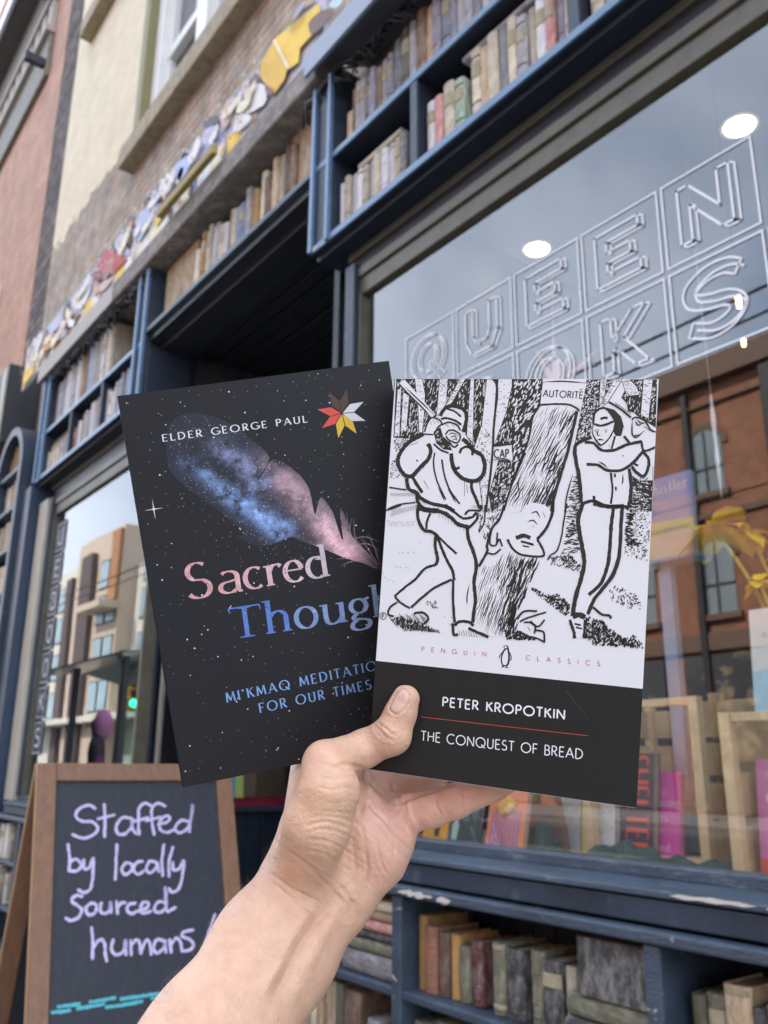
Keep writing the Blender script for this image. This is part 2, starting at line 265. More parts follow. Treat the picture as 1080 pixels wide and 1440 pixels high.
def letters(mb, text, p0, p1, height, fn, weight=.1, serif=False, mi=0, track=.18, rng=None, rough=0.0, thin=.38):
    """Set `text` on the line p0 -> p1 (2-D, fn takes v downwards = -up) stretched to fill it exactly."""
    p0 = np.array(p0, float); p1 = np.array(p1, float); d = p1-p0; L = np.linalg.norm(d); d = d/L; up = np.array([d[1], -d[0]])
    tot = sum(CAPS[c][0]+track for c in text)-track; k = L/(tot*height); x = 0.0
    for c in text:
        wd, ss = CAPS[c]
        for s in ss:
            pts = spline(s, 3) if len(s) > 4 else [tuple(np.array(s[i])*(1-t)+np.array(s[i+1])*t) for i in range(len(s)-1) for t in ((0, .5) if i < len(s)-2 else (0, .5, 1))]
            Q = np.array(pts); dd = np.gradient(Q, axis=0); dd /= (np.linalg.norm(dd, axis=1, keepdims=True)+1e-9)
            if serif:
                slope = dd[:, 0]*dd[:, 1]; f = np.abs(dd[:, 1])
                straight = len(s) == 2
                wd_ = weight*(thin+(1-thin)*f**1.5)
                if straight and abs(s[0][0]-s[1][0]) > .08 and abs(s[0][1]-s[1][1]) > .3: wd_ = weight*(np.where(slope > 0, thin, 1.0))
            else: wd_ = np.full(len(Q), weight)
            world = [p0+d*(x+q[0])*height*k+up*q[1]*height for q in Q]
            ribbon(mb, world, np.array(wd_)*height, fn, mi, rough, rng)
            if serif and len(s) >= 2:
                for e, o in ((s[0], s[1]), (s[-1], s[-2])):
                    ev = np.array(e, float)-np.array(o, float)
                    if abs(ev[1]) > .5*abs(ev[0]) and (abs(e[1]) < .02 or abs(e[1]-1) < .02 or abs(e[1]-.62) < .03 or e[1] < -.2) and not (c in 'aceSCGO' and len(s) > 5):
                        sw = .13 if c.isupper() else .11
                        l0, l1 = (-sw, sw)
                        if not c.isupper() and e[1] > .5: l0, l1 = -.13, .03
                        yy = e[1]+(.02 if e[1] < .3 else -.02)
                        ribbon(mb, [p0+d*(x+e[0]+l0)*height*k+up*yy*height, p0+d*(x+e[0])*height*k+up*(yy+(.015 if e[1] < .3 else -.015))*height, p0+d*(x+e[0]+l1)*height*k+up*yy*height], [height*.035, height*.06, height*.035], fn, mi)
                    elif abs(ev[0]) > .5*abs(ev[1]) and c in 'ELFTZ' and len(s) == 2 and (e[0] > .3 or (c == 'T' and e[0] < .1)):
                        sg = -1 if e[1] > .8 else (1 if e[1] < .2 else 0)
                        if sg: ribbon(mb, [p0+d*(x+e[0])*height*k+up*e[1]*height, p0+d*(x+e[0]+.015)*height*k+up*(e[1]+sg*.17)*height], [height*.06, height*.02], fn, mi)
            elif serif: pass
        x += wd+track
ART_WHITE=[[[17.1,28.4],[10.1,32.4],[4.8,39.7],[5.2,45.3],[9.5,50.1],[10.3,56.4],[15.6,59],[18,63.1],[35.4,67.1],[48.1,64.8],[43.5,52.3],[48.8,48.7],[49.1,42.5],[46.8,38.4],[42.4,35.8],[37.2,30.4],[35.7,29],[38.2,23.4],[38.5,18.5],[34.8,14.7],[29.1,14.1],[25.1,18.7],[20.9,20.2],[17.9,23.8]],[[16.6,64.4],[17.1,71.3],[21.1,77.4],[26.9,79.1],[27.5,93.9],[17.7,101.8],[7.9,110.9],[15.8,116.2],[27.9,105.2],[36.8,100.8],[38.6,123.5],[39.2,127.1],[56.4,126.9],[48.2,121.3],[48.9,100.9],[48.1,92.9],[42.5,76.2],[46.9,69.8],[48.2,62.9]],[[9.2,113.9],[4.5,120.2],[12.6,120.9],[18.9,119],[25.8,120.5],[15.8,116.2]],[[98.8,28.2],[93.8,31],[92.3,34.4],[93.7,41.7],[96.7,60.2],[118.9,60.4],[118.6,42.8],[124.4,45.9],[126.6,41.3],[126.1,37.4],[123.8,34.2],[129.6,32.1],[129.2,24.3],[122.3,29.7],[116.2,31.4],[110.1,24.7],[110.2,20],[106.4,14.1],[103.8,14.2],[100.8,16.9],[100.1,22.2],[100.7,27.5]],[[97.2,59.3],[95.7,67.3],[96.7,73.8],[99.7,88.7],[98.5,96],[95.6,113.2],[101.4,114],[102.6,112],[109.5,98.5],[115.5,81.9],[116.3,59.7],[115.6,58.4]],[[95.6,113.2],[94.5,115.3],[96.8,123.5],[101.3,123.1],[101.4,113.4]],[[62.7,79.1],[65.7,83.6],[70.5,86],[79.8,86.1],[80,83.4],[77,78.3],[81,72.7],[83.5,65.2],[79.7,61.4],[72.3,60.4],[66.1,68.8],[63.8,75.7]],[[75.3,1.6],[96.1,1.9],[94.2,14.3],[89.5,12.7],[74.6,12.5]],[[52.7,34.1],[61.5,32.5],[63,40],[52.8,40.6]],[[2,2.1],[5,0.5],[22.6,18.4],[20.5,20.1]]]
ART_REG=[[[[0.5,-0.2],[62.3,-0.4],[63.6,32.5],[52.7,34.1],[43.1,34.4],[38.5,28.3],[37.8,18.5],[31.9,14.4],[25.1,18.7],[16.4,28.1],[10,31],[1.2,30.5]],"D",520,75,2,0.32],[[[55.9,40.2],[62,40.7],[63.7,51.5],[60.5,61.2],[54,66.1],[52.1,57.4]],"D",120,60,1.4,0.3],[[[60,-0],[75.2,-0.1],[74.6,12.5],[71.3,19.4],[70.1,29.6],[67.1,39.2],[63.2,51.5]],"D",120,60,2.2,0.6],[[[96,0.2],[111.4,-0.2],[106.3,11.5],[103.2,13.5],[100.4,22.2],[98.8,27.6],[91.9,33.1],[94.2,15.6]],"D",300,60,1,0.32],[[[105.1,13.5],[109.6,14.7],[112.9,18],[114.4,22.6],[113.4,27.2],[110.9,27.3],[109.5,24.7],[110.2,20],[107.1,16.1]],"D",0,0,1,0.1],[[[116.4,-0.2],[128.3,-0.2],[129.1,23],[123.7,19.8],[119.8,17.2],[112.5,8.7]],"D",90,70,1.6,0.3],[[[118.7,45.4],[122.6,47.9],[129.4,47.7],[130.1,62.2],[119,62.7]],"D",90,0,1.4,0.35],[[[92,46.4],[95.9,46.3],[97.5,64],[89.1,64.4]],"H",40,10,2.2,0.25],[[[74.6,12.9],[89.5,12.9],[93.6,15.6],[89.5,33.1],[87.3,42.6],[84.1,56.1],[82.9,64.7],[62.7,65.7],[60.8,57.1],[66.5,40.6],[70.1,29.6],[71.3,19.4]],"T",0,66,9,0.42],[[[50.2,93.4],[63.2,84.5],[68.9,88.8],[71,125.2],[57,126.5],[49.2,121.8],[48.9,100.9]],"T",0,74,9,0.45],[[[61.6,82.5],[65.7,84.3],[79.8,86.4],[75.3,99],[70.6,110],[67.8,119.6],[66.9,126.3],[64.3,127.5]],"T",0,72,9,0.7],[[[88.8,60.3],[96.2,60],[95.7,67.3],[97,73.8],[98.5,82.9],[88.2,84.9],[90.2,74.2]],"H",60,5,2.4,0.3],[[[116.6,60.4],[121.6,60.1],[122.5,74.3],[125.9,78],[117.2,79.2]],"H",60,0,2,0.4],[[[122.2,59.4],[128.6,59.1],[128.7,86.2],[117.4,83],[117.8,78.5],[122.6,75]],"H",110,40,0.7,0.25],[[[87,85.6],[92.7,83.9],[98.1,88.8],[98.1,93.4],[90.5,90.7]],"H",50,60,1.2,0.35],[[[74.7,100.4],[82.8,103.8],[89.3,103.3],[94.7,108.1],[93.8,115.3],[86.4,110.1],[76.2,103.6]],"H",110,50,1.2,0.38],[[[111.2,96.4],[123.9,100.6],[128.6,107.9],[121.2,107.9],[111.7,104.8]],"H",60,40,0.9,0.28],[[[102,112.7],[109,113.4],[112.9,116.9],[118.8,120.9],[128.3,126],[105.9,126.6],[100.7,123.2]],"H",190,70,1.5,0.42],[[[124.2,118.5],[128.1,123.2],[128.3,126],[119,126],[117.6,121.6]],"H",40,70,1.3,0.35],[[[64,122.6],[70.6,122],[83.4,126.7],[64.3,127.5]],"H",70,70,1.4,0.5],[[[22.1,27.2],[25.5,24.7],[27.2,29.2],[30.2,31.9],[32.3,36.4],[27.7,35.9],[23.9,32.8]],"D",16,70,1.2,0.25],[[[112.5,8.7],[120.6,8],[121,16.6],[116,15.3],[115.1,11.4]],"D",14,75,1.6,0.25],[[[1.1,29.8],[16.4,28.1],[13.7,30.9],[6.1,37.5],[1.7,38.3]],"H",70,60,0.7,0.25],[[[-0.3,41.2],[4.1,41.1],[4.5,46.8],[8.5,50.9],[0.5,51.9]],"H",26,40,0.8,0.25],[[[44.2,36.4],[46.5,23.2],[51,23.2],[51.7,39.7],[51.2,64.3],[49.1,64.4]],"H",60,80,0.9,0.22],[[[46.9,63],[59.2,62.4],[57.5,69.2],[54.5,74.8],[52.1,80.4],[48.5,77.9]],"H",60,75,1.3,0.28],[[[81.8,86.6],[89.5,84.8],[93.2,91.8],[84,90.5]],"H",26,40,0.9,0.26],[[[121.2,45.4],[128.7,46.4],[129.5,61.9],[123.9,62.1]],"H",60,40,0.7,0.25],[[[4.7,122.3],[12.5,120.2],[24.1,122.7],[32.2,127.1],[13.1,128.1]],"H",110,65,1.6,0.32],[[[23.4,111.8],[30.4,111.2],[30.8,116],[25.1,115.1]],"H",12,70,0.8,0.28]]
ART_TRUNKS=[[[1.6,5.5],[3.7,5.5],[4.4,29],[1.5,30.2]],[[4.7,6.9],[8.1,9],[7.9,27.2],[4.8,26.9]],[[10.4,-0.1],[14.4,-0.1],[16.5,8.2],[16.7,16.7],[16.3,27.7],[14.5,27.4],[13.4,16.8]],[[23.5,-0.3],[27.8,-0.3],[27.6,13.1],[23,19.8]],[[33.8,-0.2],[36.8,-0.2],[30.7,12.3],[27.3,13.9]],[[39.3,-0.2],[41.2,-0.2],[42.6,32.3],[39.2,28.9]],[[47.5,-0.4],[50.2,-0.4],[52.5,3.1],[52.4,23.1],[52.4,39.6],[51,66.3],[49.9,66.4],[44.7,38.5],[43.4,34.4],[46.5,23.2]],[[53.4,-0.2],[60.9,-0.3],[58.5,16.1],[53.3,32.7],[52.7,16.2]],[[102.4,-0.1],[105.6,-0.1],[104.4,12.2],[102.5,13.5]],[[108.8,-0.1],[112.6,-0.1],[106.3,11.5],[101.9,14.9]],[[122.1,-0.2],[126.4,-0.2],[125.5,18.5],[121.7,17.2]],[[112.7,1.5],[115.8,-0],[119.1,3.4],[120.9,7.5],[115,8.2]],[[64.5,28.4],[69.9,28.2],[66.5,40.6],[63.7,49.5],[62.7,43.4]]]
